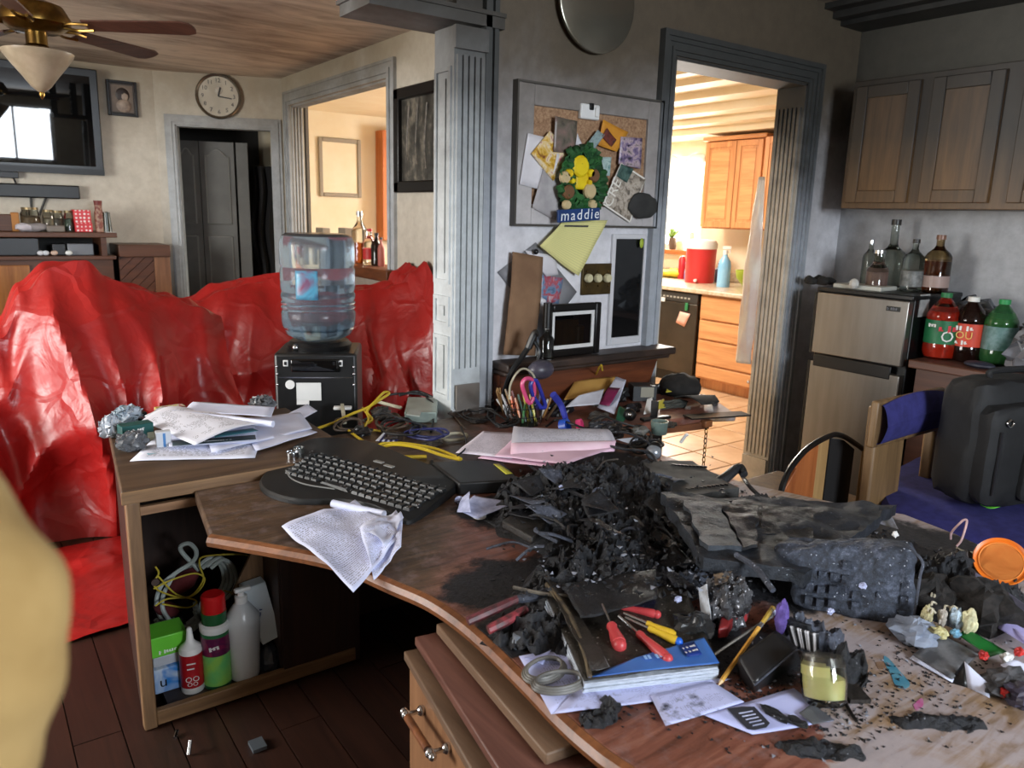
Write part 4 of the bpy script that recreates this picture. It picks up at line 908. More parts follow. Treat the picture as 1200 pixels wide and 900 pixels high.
# on the counter: cooler, bottles, bowl, clutter
ZK = .926
def kz(x, y): return aZ(x, y, ZK)
p = kz(827, 331); r = 17.5 / 900 * (p - EYE).dot(FWD); k_ = (p - EYE).dot(FWD) / 900
cx, cy = p.x - .05, p.y + r * .3
co = thing('drink_cooler', 'red round drink cooler with a white lid on the kitchen counter', 'cooler', (cx, cy, ZK)); hh = 47 * k_ * 1.03
MB().lathe([(0, 0), (r * .93, 0), (r * .95, .02), (r, hh * .82), (0, hh * .82)], (cx, cy, ZK), 28).build('body', mat('cooler_red', (196, 44, 44), (184, 38, 40), 4, rough=.4), co)
MB().lathe([(r * 1.03, hh * .80), (r * 1.04, hh * .93), (r * .9, hh), (r * .4, hh * 1.02), (0, hh * 1.02)], (cx, cy, ZK), 28).build('lid', M_white, co)
MB().cyl((cx - r * .9, cy - r * .5, ZK + .03), (cx - r * 1.15, cy - r * .62, ZK + .03), .014).build('spout', M_white, co)
p = kz(807, 328); H_ = 34 * k_
bd = thing('detergent_bottle', 'blue dish detergent bottle with red cap left of the cooler', 'bottle', (p.x, p.y, ZK)); rr = 5.6 * k_
MB().lathe([(0, 0), (rr, 0), (rr * 1.05, H_ * .2), (rr * .85, H_ * .45), (rr, H_ * .6), (rr * .8, H_ * .76), (rr * .4, H_ * .85), (0, H_ * .85)], (p.x, p.y, ZK), 18).build('body', mat('deterg_blue', (40, 78, 180), (60, 120, 210), 12, rough=.3), bd)
MB().lathe([(rr * 1.06, H_ * .12), (rr * .99, H_ * .36)], (p.x, p.y, ZK), 18).build('label', mat('deterg_label', (170, 206, 236), (60, 110, 200), 20), bd)
MB().lathe([(rr * .45, H_ * .84), (rr * .4, H_), (0, H_)], (p.x, p.y, ZK), 14).build('cap', M_white, bd)
MB().lathe([(0, 0), (rr * .8, 0), (rr * .8, H_ * .7), (rr * .4, H_ * .8), (0, H_ * .82)], (p.x + .06, p.y + .16, ZK), 16).build('red_bottle', M_red, None, 'red bottle behind the blue detergent bottle', 'bottle')
p = kz(847, 336); H_ = 46 * k_; rr = 7 * k_
sp_ = thing('spray_bottle', 'clear spray bottle of blue cleaner with white trigger right of the cooler', 'spray bottle', (p.x, p.y, ZK))
MB().lathe([(0, 0), (rr, 0), (rr, H_ * .5), (rr * .9, H_ * .6), (rr * .4, H_ * .72), (rr * .35, H_ * .78), (0, H_ * .78)], (p.x, p.y, ZK), 20).build('body', mat('cleaner_blue', (120, 176, 214), (150, 196, 224), 5, rough=.2), sp_)
hd_ = MB().cyl((p.x, p.y, ZK + H_ * .76), (p.x, p.y, ZK + H_ * .86), rr * .4); dn = V((.55, -.8, 0))
c = V((p.x, p.y, ZK + H_ * .92)); hd_.bar(c - dn * .03, c + dn * .05, .026, .03).bar(c + dn * .035, c + dn * .045 - V((0, 0, .05)), .012, .01, (1, 0, 0)); hd_.build('trigger', M_white, sp_, bev=.003)
p = kz(884, 334); MB().lathe([(0, 0), (.05, 0), (.11, .07), (.125, .15), (.118, .15), (.1, .07), (0, .02)], (p.x - .15, p.y - .03, ZK), 26).build('green_bowl', mat('lime_green', (196, 214, 84), (170, 196, 60), 6, rough=.35), None, 'lime green bowl at the right end of the visible kitchen counter', 'bowl')
p = kz(866, 331); bottle('soap_pump', 'dark soap bottle between spray bottle and lime bowl', 6.4, p.y + .10, ZK, .2, .04, mat('soapdark', (90, 96, 110), rough=.3), M_black)
bottle('soap_pump', 'pinkish jar beside the dark soap bottle on the kitchen counter', 6.36, p.y + .0, ZK, .14, .035, mat('soappink', (176, 150, 140), rough=.3), M_white)
p = kz(787, 325); MB().ball((p.x, p.y, ZK + .045), .11, 18, (1.1, 1.7, .4), lambda q: V((q.x, q.y, max(q.z + .03 * nz(q, 18), ZK)))).build('yellow_cloth', mat('yellow_cloth', (216, 196, 60), (190, 170, 40), 14, rough=.85), None, 'crumpled yellow-green cloth on the kitchen counter', 'cloth')
p = kz(776, 315); MB().lathe([(0, 0), (.07, 0), (.10, .10), (.092, .10), (.065, .01), (0, .01)], (6.42, p.y - .45, ZK), 20).build('dark_pot', mat('pot_dark', (60, 56, 52), rough=.3, metal=.6), None, 'small dark pot on the kitchen counter by the window', 'pot')
fc = thing('faucet', 'chrome kitchen faucet rising behind the yellow cloth', 'faucet', (6.45, p.y - .75, ZK)); x_, y_ = 6.45, p.y - .75
MB().tube([(x_, y_, ZK), (x_, y_, ZK + .16), (x_ - .05, y_, ZK + .23), (x_ - .13, y_, ZK + .2), (x_ - .15, y_, ZK + .14)], .013, 8).build('spout', M_chrome, fc)
MB().tube([(x_, y_ - .1, ZK), (x_, y_ - .1, ZK + .05), (x_ - .06, y_ - .12, ZK + .11)], .010, 8).build('handle', M_chrome, fc)
# window sill ornaments and lace
def sX(x, y): return aX(x, y, 6.56)
for px, py, hgt, rad, nm, lab, m in ((790, 262, .13, .05, 'sill_pot', 'small dark plant pot on the kitchen window sill', mat('sp1', (90, 70, 54))), (799, 262, .10, .045, 'sill_pot', 'small cream pot right of the dark one on the window sill', mat('sp2', (200, 190, 150))), (812, 262, .2, .03, 'sill_vase', 'slim pale vase on the kitchen window sill', mat('sp3', (220, 214, 196))), (820, 262, .12, .035, 'sill_vase', 'small round vase by the window end on the sill', mat('sp4', (150, 130, 100)))):
    q = sX(px, py); MB().lathe([(0, 0), (rad * .7, 0), (rad, hgt * .6), (rad * .8, hgt), (rad * .7, hgt), (0, hgt * .3)], (6.56, q.y, 1.221), 16).build(nm, m, None, lab, 'vase' if 'vase' in nm else 'pot')
q = sX(790, 240); pb = MB(); rnd = random.Random(3)
for k in range(26):
    a = rnd.uniform(0, 6.28); e = V((6.56, q.y, 1.34)); d = V((.3 * math.cos(a), math.sin(a), rnd.uniform(.6, 1.6))).normalized(); L_ = rnd.uniform(.08, .17)
    s_ = d.cross(V((0, 0, 1))).normalized() * .02; pb.add([e, e + d * L_ * .5 + s_, e + d * L_, e + d * L_ * .5 - s_], [(0, 1, 2, 3)])
pb.build('foliage', mat('sill_leaf', (120, 150, 70), rough=.6), None, 'bushy green plant on the kitchen window sill', 'plant', solid=.002, kind=None)
cur = MB().grid(lambda u, v: V((6.575 + .02 * math.sin(u * 40), 5.72 + 1.58 * u, 2.22 - .26 * v + .03 * math.sin(u * 26))), 60, 6)
cur.build('valance', mat('sheer_white', (236, 236, 232), rough=.8, Transmission_Weight=.3), None, 'short white valance across the top of the kitchen window', 'curtain', solid=.003)
# plastic bag hung on the jamb
bx = DX1 - .028
def Fb(u, v):
    zt = aY(888, 205, YB + .12).z; z = zt - (zt - .72) * v; wv = .03 + .05 * min(v * 2.2, 1) ; y = YB + .19 + (u - .5) * wv * 1.4 + .02
    x = bx - .006 - .035 * math.sin(math.pi * u) * min(1, v * 2.5) - .012 * nz(V((u * 5, v * 7, 1)), 1) - .012 * v
    return V((x, y, z))
MB().grid(Fb, 14, 36).build('hanging_bag', mat('thin_bag', (240, 234, 222), (226, 206, 194), 7, rough=.4, Transmission_Weight=.25), None, 'long pale plastic bag hanging inside the kitchen doorway', 'bag', solid=.003)
# ================================================================== right side: cupboards, fridge, bottles, chairs
M_cupd = wood('sooty_oak', (66, 50, 34), (104, 82, 56), 2, 5, .45); M_cupl = wood('cleaner_oak', (112, 86, 54), (150, 120, 82), 2, 5, .45)
def soot_oak(name, lo, hi, lo2, hi2):
    t = NT(name); co = t.coords('Object', (10, 10, .7)); n1 = t.noise(co, 2, 5, .6, 1.2); n2 = t.noise(co, 12, 3, .6)
    f = t.math('ADD', t.math('MULTIPLY', n1, .75), t.math('MULTIPLY', n2, .25))
    p = t.pos(); sp = t.n('ShaderNodeSeparateXYZ'); t.l(p, sp.inputs[0]); mr = t.n('ShaderNodeMapRange'); mr.inputs[1].default_value = 1.62; mr.inputs[2].default_value = 2.1; t.l(t.math('ADD', sp.outputs[2], t.math('MULTIPLY', t.noise(p, 3), .2)), mr.inputs[0])
    t.bump(f, .12, .003)
    return t.out(t.mix(mr.outputs[0], t.ramp(f, [(.32, lo), (.66, hi)]), t.ramp(f, [(.32, lo2), (.66, hi2)])), .5)
M_smoke = soot_oak('smoked_oak', (92, 64, 34), (130, 96, 54), (48, 37, 26), (76, 58, 40)); M_smokf = soot_oak('smoked_frame', (84, 62, 38), (112, 84, 52), (26, 23, 20), (42, 36, 29))
XUp = XR - .32
def rX(x, y, X=XUp): return aX(x, y, X)
yl = rX(994, 165).y; ym = rX(1080, 165).y; yr = rX(1178, 165).y; zb, zt = rX(1080, 245).z, rX(1080, 86).z
cu = thing('wall_cabinet', 'smoke-darkened oak wall cabinet with two panelled doors above the fridge', 'cabinet', (XR - .16, (yl + yr) / 2, zb))
MB().bb((XUp, yr - 1.2, zb), (XR - .002, yl, zt)).build('body', M_smokf, cu, bev=.003)
def sdoor(y0, y1, par):
    z0, z1 = zb + .03, zt - .03; x = XUp; w_ = .062
    d = MB().bb((x - .012, y0, z0), (x, y1, z1)).build('door', M_smoke, par)
    f = MB().bb((x - .022, y0, z0), (x - .012, y0 + w_, z1)).bb((x - .022, y1 - w_, z0), (x - .012, y1, z1)).bb((x - .022, y0 + w_, z0), (x - .012, y1 - w_, z0 + w_)).bb((x - .022, y0 + w_, z1 - w_), (x - .012, y1 - w_, z1))
    f.build('door_frame', M_smokf, d, bev=.004)
sdoor(ym + .03, yl - .03, cu); sdoor(yr + .03, ym - .03, cu); sdoor(yr - .55, yr - .05, cu); sdoor(yr - 1.1, yr - .6, cu)
MB().bb((XUp + .02, yr - 1.2, zt), (XR - .002, yl + .0, zt + .0)).build('top_sheet', M_smoke, cu)  # flat smoked-oak sheet on the cabinet top
# fridge
XF = 3.72
f0, f1 = aX(956, 338, XF), aX(1067, 351, XF); y0, y1 = f1.y, f0.y; ztp = (f0.z + f1.z) / 2; zgap = aX(1005, 427, XF).z
fg = thing('fridge', 'small stainless two-door fridge with black sides by the wall', 'fridge', (XF + .25, (y0 + y1) / 2, 0))
M_ss = mat('stainless', (150, 146, 140), (136, 132, 126), 2, rough=.3, metal=.85, stretch=(1, 8, 1))
MB().bb((XF + .05, y0, .03), (XR - .03, y1, ztp)).build('body', M_black, fg, bev=.006)
MB().bb((XF + .02, y0 - .004, ztp - .012), (XR - .03, y1 + .004, ztp + .012)).build('top', M_black, fg, bev=.005)
fd = MB().bb((XF, y0 + .004, zgap + .022), (XF + .048, y1 - .012, ztp - .014)).build('freezer_door', M_ss, fg, bev=.006)
fb = MB().bb((XF, y0 + .004, .07), (XF + .048, y1 - .012, zgap - .022)).build('fridge_door', M_ss, fg, bev=.006)
MB().bb((XF - .002, y0 + .05, zgap - .05), (XF + .01, y1 - .03, zgap + .018)).build('handle', M_black, fb, bev=.008)
for z0_, z1_, pr_ in ((zgap + .022, ztp - .014, fd), (.07, zgap - .022, fb)): MB().bb((XF - .001, y1 - .014, z0_), (XF + .05, y1 - .001, z1_)).build('gasket', M_black, pr_)
q = aX(1047, 362, XF); bdg = MB().bb((XF - .003, q.y - .035, q.z - .012), (XF, q.y + .035, q.z + .012)).build('badge', M_black, fd)
dash(6, .014, frame_m((XF - .004, q.y, q.z), (0, -1, 0), (-1, 0, 0)), M_chrome, fd)
q = aY(1083, 358, y0 - .002); MB().bb((q.x - .045, y0 - .003, q.z - .055), (q.x + .045, y0, q.z + .055)).build('sticker', mat('energy_sticker', (176, 178, 176), (150, 152, 150), 30), fg, 'grey paper sticker')
# on the fridge
zf = ztp + .0125
def fz(x, y): return aZ(x, y, zf)
q = fz(1060, 338); tr = MB().box((XF + .16, q.y + .07, zf + .011), (.17, .26, .022), .05); tr.build('flat_box', mat('flat_white', (190, 190, 180)), None, 'flat off-white box lying at the front edge of the fridge top', 'box', bev=.004)
M_gl = glassm('bottle_glass', (190, 200, 190), .04); M_gb = glassm('whisky_glass', (180, 150, 100), .05); M_dk = mat('dark_cap', (34, 30, 28), rough=.4)
def fb_(px, py, pt, w_, name, label, m, cap, X=XF + .3, **k):
    a, t_ = aX(px, py, X), aX(px, pt, X); kk = (a - EYE).dot(FWD) / 900; return bottle(name, label, X, a.y, zf, t_.z - zf, w_ * kk / 2, m, cap, **k)
fb_(1041, 335, 257, 34, 'big_liquor_bottle', 'tallest round-shouldered clear liquor bottle on the fridge', M_gl, M_dk, shoulder=.45, nr=.26, fill=None, X=XF + .36)
fb_(1027, 330, 293, 24, 'glass_cup', 'squat glass jar with pink contents before the tallest bottle', M_gl, M_chrome, X=XF + .2, shoulder=.5, nr=.5, fill=mat('pinkfill', (170, 130, 124)), fh=.45)
fb_(1016, 330, 281, 16, 'slim_bottle', 'slim clear bottle at the left of the bottles on the fridge', M_gl, M_chrome, X=XF + .42)
fb_(1067, 336, 280, 24, 'liquor_bottle', 'medium clear liquor bottle with dark stopper on the fridge', M_gl, M_dk, X=XF + .28, lab=mat('etched', (130, 132, 130), (90, 92, 90), 40), labz=(.1, .4), nr=.28)
b4 = fb_(1095, 337, 275, 29, 'liquor_bottle', 'square brown whisky bottle at the right end of the fridge top', M_gb, mat('copper_cap', (120, 84, 66), rough=.35), X=XF + .34, fill=M_amber, fh=.55, nr=.3, lab=mat('whisky_label', (160, 138, 130)), labz=(.1, .3))
q = fz(1005, 330); db2 = MB()
for k in range(4): db2.ball((XF + .12 + .03 * k, q.y - .02 - .05 * (k % 2), zf + .02), .035, 10, (1, 1.2, .7), lambda p: V((p.x, p.y, max(zf, p.z + .02 * nz(p, 24)))))
db2.build('black_cloth', mat('sooty_cloth', (24, 24, 24), (44, 44, 42), 18, rough=.85), None, 'crumpled black cloth on the left corner of the fridge', 'cloth')
q = aX(1005, 328, XF + .08); MB().ball((XF + .05, q.y, zf + .03), .028, 8, (.7, 1, 1)).build('paper_scrap', mat('scrap_white', (190, 190, 186)), None, 'small white scrap before the black cloth on the fridge', 'scrap', smooth=False)
# counter right of the fridge
zc = .91; yc = y0 - .03
rc = thing('side_counter', 'dark brown wooden side counter right of the fridge', 'counter', (XR - .3, yc - .7, 0))
M_brn2 = wood('brown_counter', (72, 44, 34), (104, 66, 50), 1, 4)
MB().bb((XF + .0, yc - 2.6, zc - .04), (XR - .002, yc, zc)).build('top', M_brn2, rc, bev=.006)
MB().bb((XF + .05, yc - .3, 0), (XR - .005, yc - .02, zc - .04)).build('body', M_brn2, rc)
MB().bb((XR - .1, yc - 2.6, 0), (XR - .005, yc - .3, zc - .04)).build('back_panel', M_brn2, rc)
def soda(px, py, pt, wpx, label, bodym, capm, labm, X, words, fillm=None):
    a, t_ = aX(px, py, X), aX(px, pt, X); kk = (a - EYE).dot(FWD) / 900; r = wpx * kk / 2; H = (t_.z - zc)
    t = thing('soda_bottle', label, 'bottle', (X, a.y, zc)); c = (X, a.y, zc)
    pr = [(r * .3, .012), (r * .6, .0), (r * .85, .006), (r, .04), (r, H * .22), (r * .965, H * .25), (r * .965, H * .60), (r, H * .63), (r * .98, H * .68), (r * .7, H * .80), (r * .36, H * .90), (r * .27, H * .93), (r * .27, H * .95), (0, H * .95)]
    MB().lathe(pr, c, 28).build('body', bodym, t)
    MB().lathe([(r * .34, H * .93), (r * .34, H), (0, H)], c, 18).build('cap', capm, t)
    if fillm: MB().lathe([(0, .014), (r * .84, .014), (r * .93, .05), (r * .93, H * .62), (r * .7, H * .72), (0, H * .72)], c, 22).build('drink', fillm, t)
    MB().lathe([(r * 1.0, H * .25), (r * 1.0, H * .60)], c, 32, uv=True).build('label', labm, t)
    for tx, mt, sz, zo, an in words:
        ph = math.atan2(-c[1], -c[0]) + an; rr = r * 1.012; o = V((c[0] + rr * math.cos(ph), c[1] + rr * math.sin(ph), zc + H * zo))
        MT = frame_m(o, (-math.sin(ph), math.cos(ph), 0), (math.cos(ph), math.sin(ph), 0)); dash(tx, sz, MT, mt, t) if isinstance(tx, int) else text('lettering', tx, sz, MT, mt, t)
    return t
M_lw = mat('label_white', (226, 224, 218)); M_ly = mat('label_gold', (214, 176, 90)); M_lr = mat('label_red', (200, 40, 52))
soda(1099, 419, 342, 36, 'soda bottle with green label and orange-red drink beside the fridge', glassm('clear_pet', (235, 190, 170), .08), mat('green_cap', (30, 110, 60)), mat('green_label', (22, 96, 58), (30, 110, 66), 10), XF + .16, (('O', M_lw, .075, .36, .35), (4, M_lr, .034, .48, .42), (3, M_lw, .022, .52, -.5)), mat('orange_drink', (206, 62, 30), (186, 44, 26), 10, rough=.3))
soda(1132, 412, 347, 36, 'soda bottle of dark cola with red-orange label between the green ones', glassm('cola_pet', (60, 34, 28), .08, tr=.8), M_lw, mat('orange_label', (206, 70, 44), (194, 58, 38), 8), XF + .22, ((5, M_lw, .024, .53, -.2), ('OU', M_ly, .05, .42, -.25), (4, M_lw, .022, .31, -.3)), mat('cola', (30, 16, 14), rough=.2))
soda(1168, 414, 350, 36, 'green soda bottle with pale label beside the plastic bags', glassm('green_pet', (90, 170, 110), .1, tr=.85), mat('green_cap2', (36, 140, 74)), mat('pale_label', (110, 140, 140), (66, 104, 96), 30), XF + .24, (), mat('yellow_drink', (96, 110, 40), rough=.3))
M_bag = mat('clear_bag', (150, 154, 160), (116, 120, 126), 8, rough=.25, Transmission_Weight=.55)
def bagmesh(name, label, c, sc, seed, m, a=.05, fl=None, cat='bag'):
    def f(q):
        d = (q - V(c)); e = V((d.x / sc[0], d.y / sc[1], d.z / sc[2])); n = 1 + .45 * fbm(e, 1.6, seed, 3) + .28 * (1 - abs(nz(e, 3.4, seed)) * 3); p = V(c) + d * (.45 + .5 * n) + V((nz(e, 5, seed), nz(e, 5, seed + 3), nz(e, 5, seed + 5))) * a
        return V((p.x, p.y, max(p.z, fl))) if fl is not None else p
    return MB().ball(c, 1, 34, sc, f).build(name, m, None, label, cat)
bagmesh('plastic_bag', 'clear crumpled plastic bag behind the soda bottles', (XR - .2, aX(1145, 370, XR - .2).y, zc + .11), (.10, .2, .17), 2, M_bag, .04, zc)
bagmesh('plastic_bag', 'grey crumpled plastic bag at the right end of the counter', (XF + .22, aX(1190, 400, XF + .2).y - .12, zc + .1), (.14, .13, .14), 5, mat('grey_bag', (128, 130, 138), (84, 86, 92), 8, rough=.3), .05, zc)
q = aX(1150, 428, XF + .1); MB().ball((XF + .08, q.y, zc + .016), .05, 12, (.8, 1.4, .35)).build('dark_scrap', mat('sc_d', (40, 42, 56)), None, 'dark bluish scrap on the counter before the bags', 'scrap')
# ------------------------------------------------------------------ curved chair back and padded chair
M_chw = wood('chair_oak', (92, 70, 46), (132, 104, 70), 2, 5); M_blue = mat('blue_upholstery', (50, 49, 116), (38, 38, 96), 30, rough=.9, bump=.1, bsc=200)
YQ = 1.55
cc = thing('curved_chair', 'round-backed wooden chair with black edge beside the burnt desk', 'chair', (2.75, YQ, 0))
pc = [aY(x, y, YQ) for x, y in ((913, 582), (918, 566), (932, 548), (958, 528), (985, 514), (996, 513), (1008, 521), (1018, 533), (1022, 560))]
pts = [(p.x, p.z) for p in pc]; xl, xr = pts[0][0], pts[-1][0]
def arc_z(x):
    for (a, za), (b, zb2) in zip(pts, pts[1:]):
        if a <= x <= b: return za + (zb2 - za) * (x - a) / max(b - a, 1e-5)
    return pts[-1][1] if x > xr else pts[0][1]
nb = 7
for k in range(nb):
    xa, xb = xl + (xr - xl) * k / nb, xl + (xr - xl) * (k + 1) / nb; yy = YQ + .05 * math.sin(math.pi * (k + .5) / nb)
    if k in (4, 5): continue
    MB().prism([(xa + .001, .42), (xb - .001, .42), (xb - .001, arc_z(xb) - .006), (xa + .001, arc_z(xa) - .006)], 0, .014, M=RX, c=(0, yy + (.008 if k % 2 else 0), 0)).build('slat', wood('slat%d' % k, *(((138, 74, 36), (176, 104, 56)) if k < 3 else ((146, 112, 70), (186, 150, 100))), 2, 4), cc, bev=.003)
MB().tube([(x, YQ + .05 * math.sin(math.pi * (x - xl) / (xr - xl)) - .005, z) for x, z in pts], .011, 8, 5).build('top_rail', M_black, cc)
MB().bb((xl - .02, YQ, .40), (xr + .02, YQ + .45, .44)).build('seat', M_chw, cc, bev=.012)
for a in (xl + .02, xr - .02):
    for b in (YQ + .02, YQ + .42): MB().cyl((a, b, 0), (a, b, .42), .02, .024).build('leg', M_chw, cc)
MB().prism([(xl + (xr - xl) * 4 / nb, .44), (xl + (xr - xl) * 6 / nb, .44), (xl + (xr - xl) * 6 / nb, arc_z(xl + (xr - xl) * 6 / nb) - .01), (xl + (xr - xl) * 5 / nb, arc_z(xl + (xr - xl) * 5 / nb) - .01), (xl + (xr - xl) * 4 / nb, arc_z(xl + (xr - xl) * 4 / nb) - .01)], 0, .02, M=RX, c=(0, YQ + .06, 0)).build('dark_pad', mat('dark_fabric', (22, 20, 20), rough=.9), cc)
# padded chair: plane of its back runs along the room (X), facing away from the wall
YP = 1.44
def pY(x, y, Y=YP): return aY(x, y, Y)
pch = thing('padded_chair', 'oak chair with deep blue padded back rail and seat under the black bag', 'chair', (2.9, YP, 0))
pa, pb = pY(1012, 590), pY(1034, 480); wq = pY(1048, 590).x - pa.x
MB().bar((pa.x + wq * .5, YP, 0), (pb.x + wq * .35, YP + .02, pb.z + .01), wq * .95, .045, (0, 1, 0)).build('back_post', M_chw, pch, bev=.01)
rl, rr_ = pY(1031, 475, YP - .02), pY(1096, 462, YP - .02)
hr = pY(1040, 470, YP - .02).z - pY(1040, 520, YP - .02).z
zrm = (pY(1040, 470, YP - .02).z + pY(1040, 522, YP - .02).z) / 2
def Fr(u, v):
    x = rl.x + .02 + u * .46; th = v * math.tau
    return V((x, YP - .02 - .03 * math.cos(th) * (1 - .3 * abs(math.sin(th))), zrm + hr * .5 * math.sin(th) * (1 - .12 * (2 * u - 1) ** 2) + .015 * math.sin(u * 3)))
MB().grid(Fr, 16, 24).build('back_pad', M_blue, pch)
MB().bar((rl.x, YP, zrm), (rl.x + .5, YP, zrm), .03, hr * 1.05, (0, 0, 1)).build('back_rail', M_chw, pch, bev=.008)
MB().bar((rl.x + .50, YP, 0), (rl.x + .50, YP + .02, pb.z), .05, .045, (0, 1, 0)).build('back_post', M_chw, pch, bev=.01)
zs_ = .52
sp = [aZ(x, y, zs_) for x, y in ((1028, 560), (1060, 540), (1100, 530), (1250, 540), (1250, 660), (1180, 640), (1105, 620), (1040, 596))]
cxs, cys = sum(p.x for p in sp) / 8, sum(p.y for p in sp) / 8
st = MB(); ring = smooth_path([*sp, sp[0]], 5)[:-1]; n = len(ring)
lv = [(.90, -.06), (.985, -.05), (1.0, -.02), (.985, .012), (.93, .03), (.6, .042), (.02, .046)]
vs = [V((cxs + (p.x - cxs) * s_, cys + (p.y - cys) * s_, zs_ + dz - .03)) for s_, dz in lv for p in ring]
fs = [(j * n + i, j * n + (i + 1) % n, (j + 1) * n + (i + 1) % n, (j + 1) * n + i) for j in range(len(lv) - 1) for i in range(n)]
st.add(vs, fs + [tuple(range(n - 1, -1, -1))]); st.build('seat', M_blue, pch)
for p in (sp[0], sp[3], sp[4], sp[6]): MB().cyl((cxs + (p.x - cxs) * .85, cys + (p.y - cys) * .85, 0), (cxs + (p.x - cxs) * .85, cys + (p.y - cys) * .85, zs_ - .08), .022).build('leg', M_chw, pch)
# black bag on the seat
M_nyl = mat('black_nylon', (14, 15, 17), (21, 22, 25), 40, rough=.7, bump=.15, bsc=220)
b0 = aZ(1110, 580, zs_ + .02); bc = V((b0.x + .135, b0.y - .12, zs_ + .03)); ztop = aY(1130, 448, b0.y).z - zs_
lb_ = thing('laptop_bag', 'black nylon laptop bag standing on the blue seat', 'bag', bc)
dirx = V((.93, -.36, 0)).normalized(); diry = V((.36, .93, 0)).normalized(); Mb = Matrix((dirx, diry, V((0, 0, 1)))).transposed()
def rbox(c, d, e, seed=0, n=10, pin=0.0):
    def f(q):
        s_ = V((q.x, q.y, q.z)); m = max(abs(q.x), abs(q.y), abs(q.z)); k_ = (abs(q.x) ** e + abs(q.y) ** e + abs(q.z) ** e) ** (-1 / e); p = q * k_
        p = V((p.x * d[0] / 2, p.y * d[1] / 2 * (1 - pin * max(p.z, 0)), p.z * d[2] / 2)); p += V((nz(p, 9, seed), nz(p, 9, seed + 2), nz(p, 9, seed + 4))) * .008
        return V(c) + Mb @ p
    vs = []; fs = []
    mb = MB().ball((0, 0, 0), 1, 40, (1, 1, 1), f); return mb
h_ = ztop
rbox(bc + V((0, 0, h_ * .5)), (.50, .2, h_), 9, 1, pin=.10).build('main_body', M_nyl, lb_)
rbox(bc + V((0, 0, h_ * .44)) - diry * .10 + dirx * .0, (.47, .1, h_ * .80), 10, 3).build('front_pocket', M_nyl, lb_)
rbox(bc + V((0, 0, h_ * .34)) - diry * .145 + dirx * .06, (.3, .07, h_ * .52), 10, 5).build('outer_pocket', M_nyl, lb_)
o = bc - diry * .155
for (x_, z_, l_, v_) in ((-.20, h_ * .4, h_ * .5, 1), (.06, h_ * .61, .28, 0)):
    p = o + dirx * x_ + V((0, 0, z_)); MB().bar(p - (V((0, 0, l_ / 2)) if v_ else dirx * l_ / 2), p + (V((0, 0, l_ / 2)) if v_ else dirx * l_ / 2), .008, .006, diry).build('zipper', mat('zip', (60, 60, 64), rough=.3, metal=.6) if 'zip' not in bpy.data.materials else bpy.data.materials['zip'], lb_)
p = bc + V((0, 0, h_)); MB().tube([p - dirx * .13, p - dirx * .11 + V((0, 0, .025)), p + dirx * .11 + V((0, 0, .025)), p + dirx * .13], .012, 8).build('handle', M_nyl, lb_)
p = bc - diry * .155 - dirx * .17 + V((0, 0, h_ * .72)); MB().tube([p + V((0, 0, .014)), p + dirx * .014, p - V((0, 0, .014)), p - dirx * .014, p + V((0, 0, .013))], .003, 6).build('ring', M_chrome, lb_)
p = bc - diry * .02 + dirx * .06 + V((0, 0, h_ + .012)); MB().ball(p, .03, 12, (1.2, .6, .4)).build('buckle', mat('buckle_grey', (120, 122, 124), rough=.3), lb_)
bagc = bc + V((.2, .05, h_ + .03))
rbox(bc + dirx * .33 - diry * .16 + V((0, 0, .05)), (.3, .16, .10), 4, 8).build('side_flap', M_nyl, lb_)
q = [aZ(1124, 576, zs_ + .03), aZ(1142, 588, zs_ + .03), aZ(1158, 597, zs_ + .028), aZ(1170, 596, zs_ + .028), aZ(1182, 584, zs_ + .03)]
def Fg(u, v):
    P = smooth_path(q, 4); i = min(int(u * (len(P) - 1)), len(P) - 1); wv = .022 * (1 - u) ** .6 + .004; return P[i] + V((-.3, -.5, 0)).normalized() * (v - .5) * wv + V((0, 0, .008 + .004 * math.sin(u * 12)))
MB().grid(Fg, 16, 3).build('green_tag', mat('neon_green', (112, 214, 66), rough=.5), None, 'neon green ribbon tag on the blue seat under the black bag', 'tag', solid=.002)
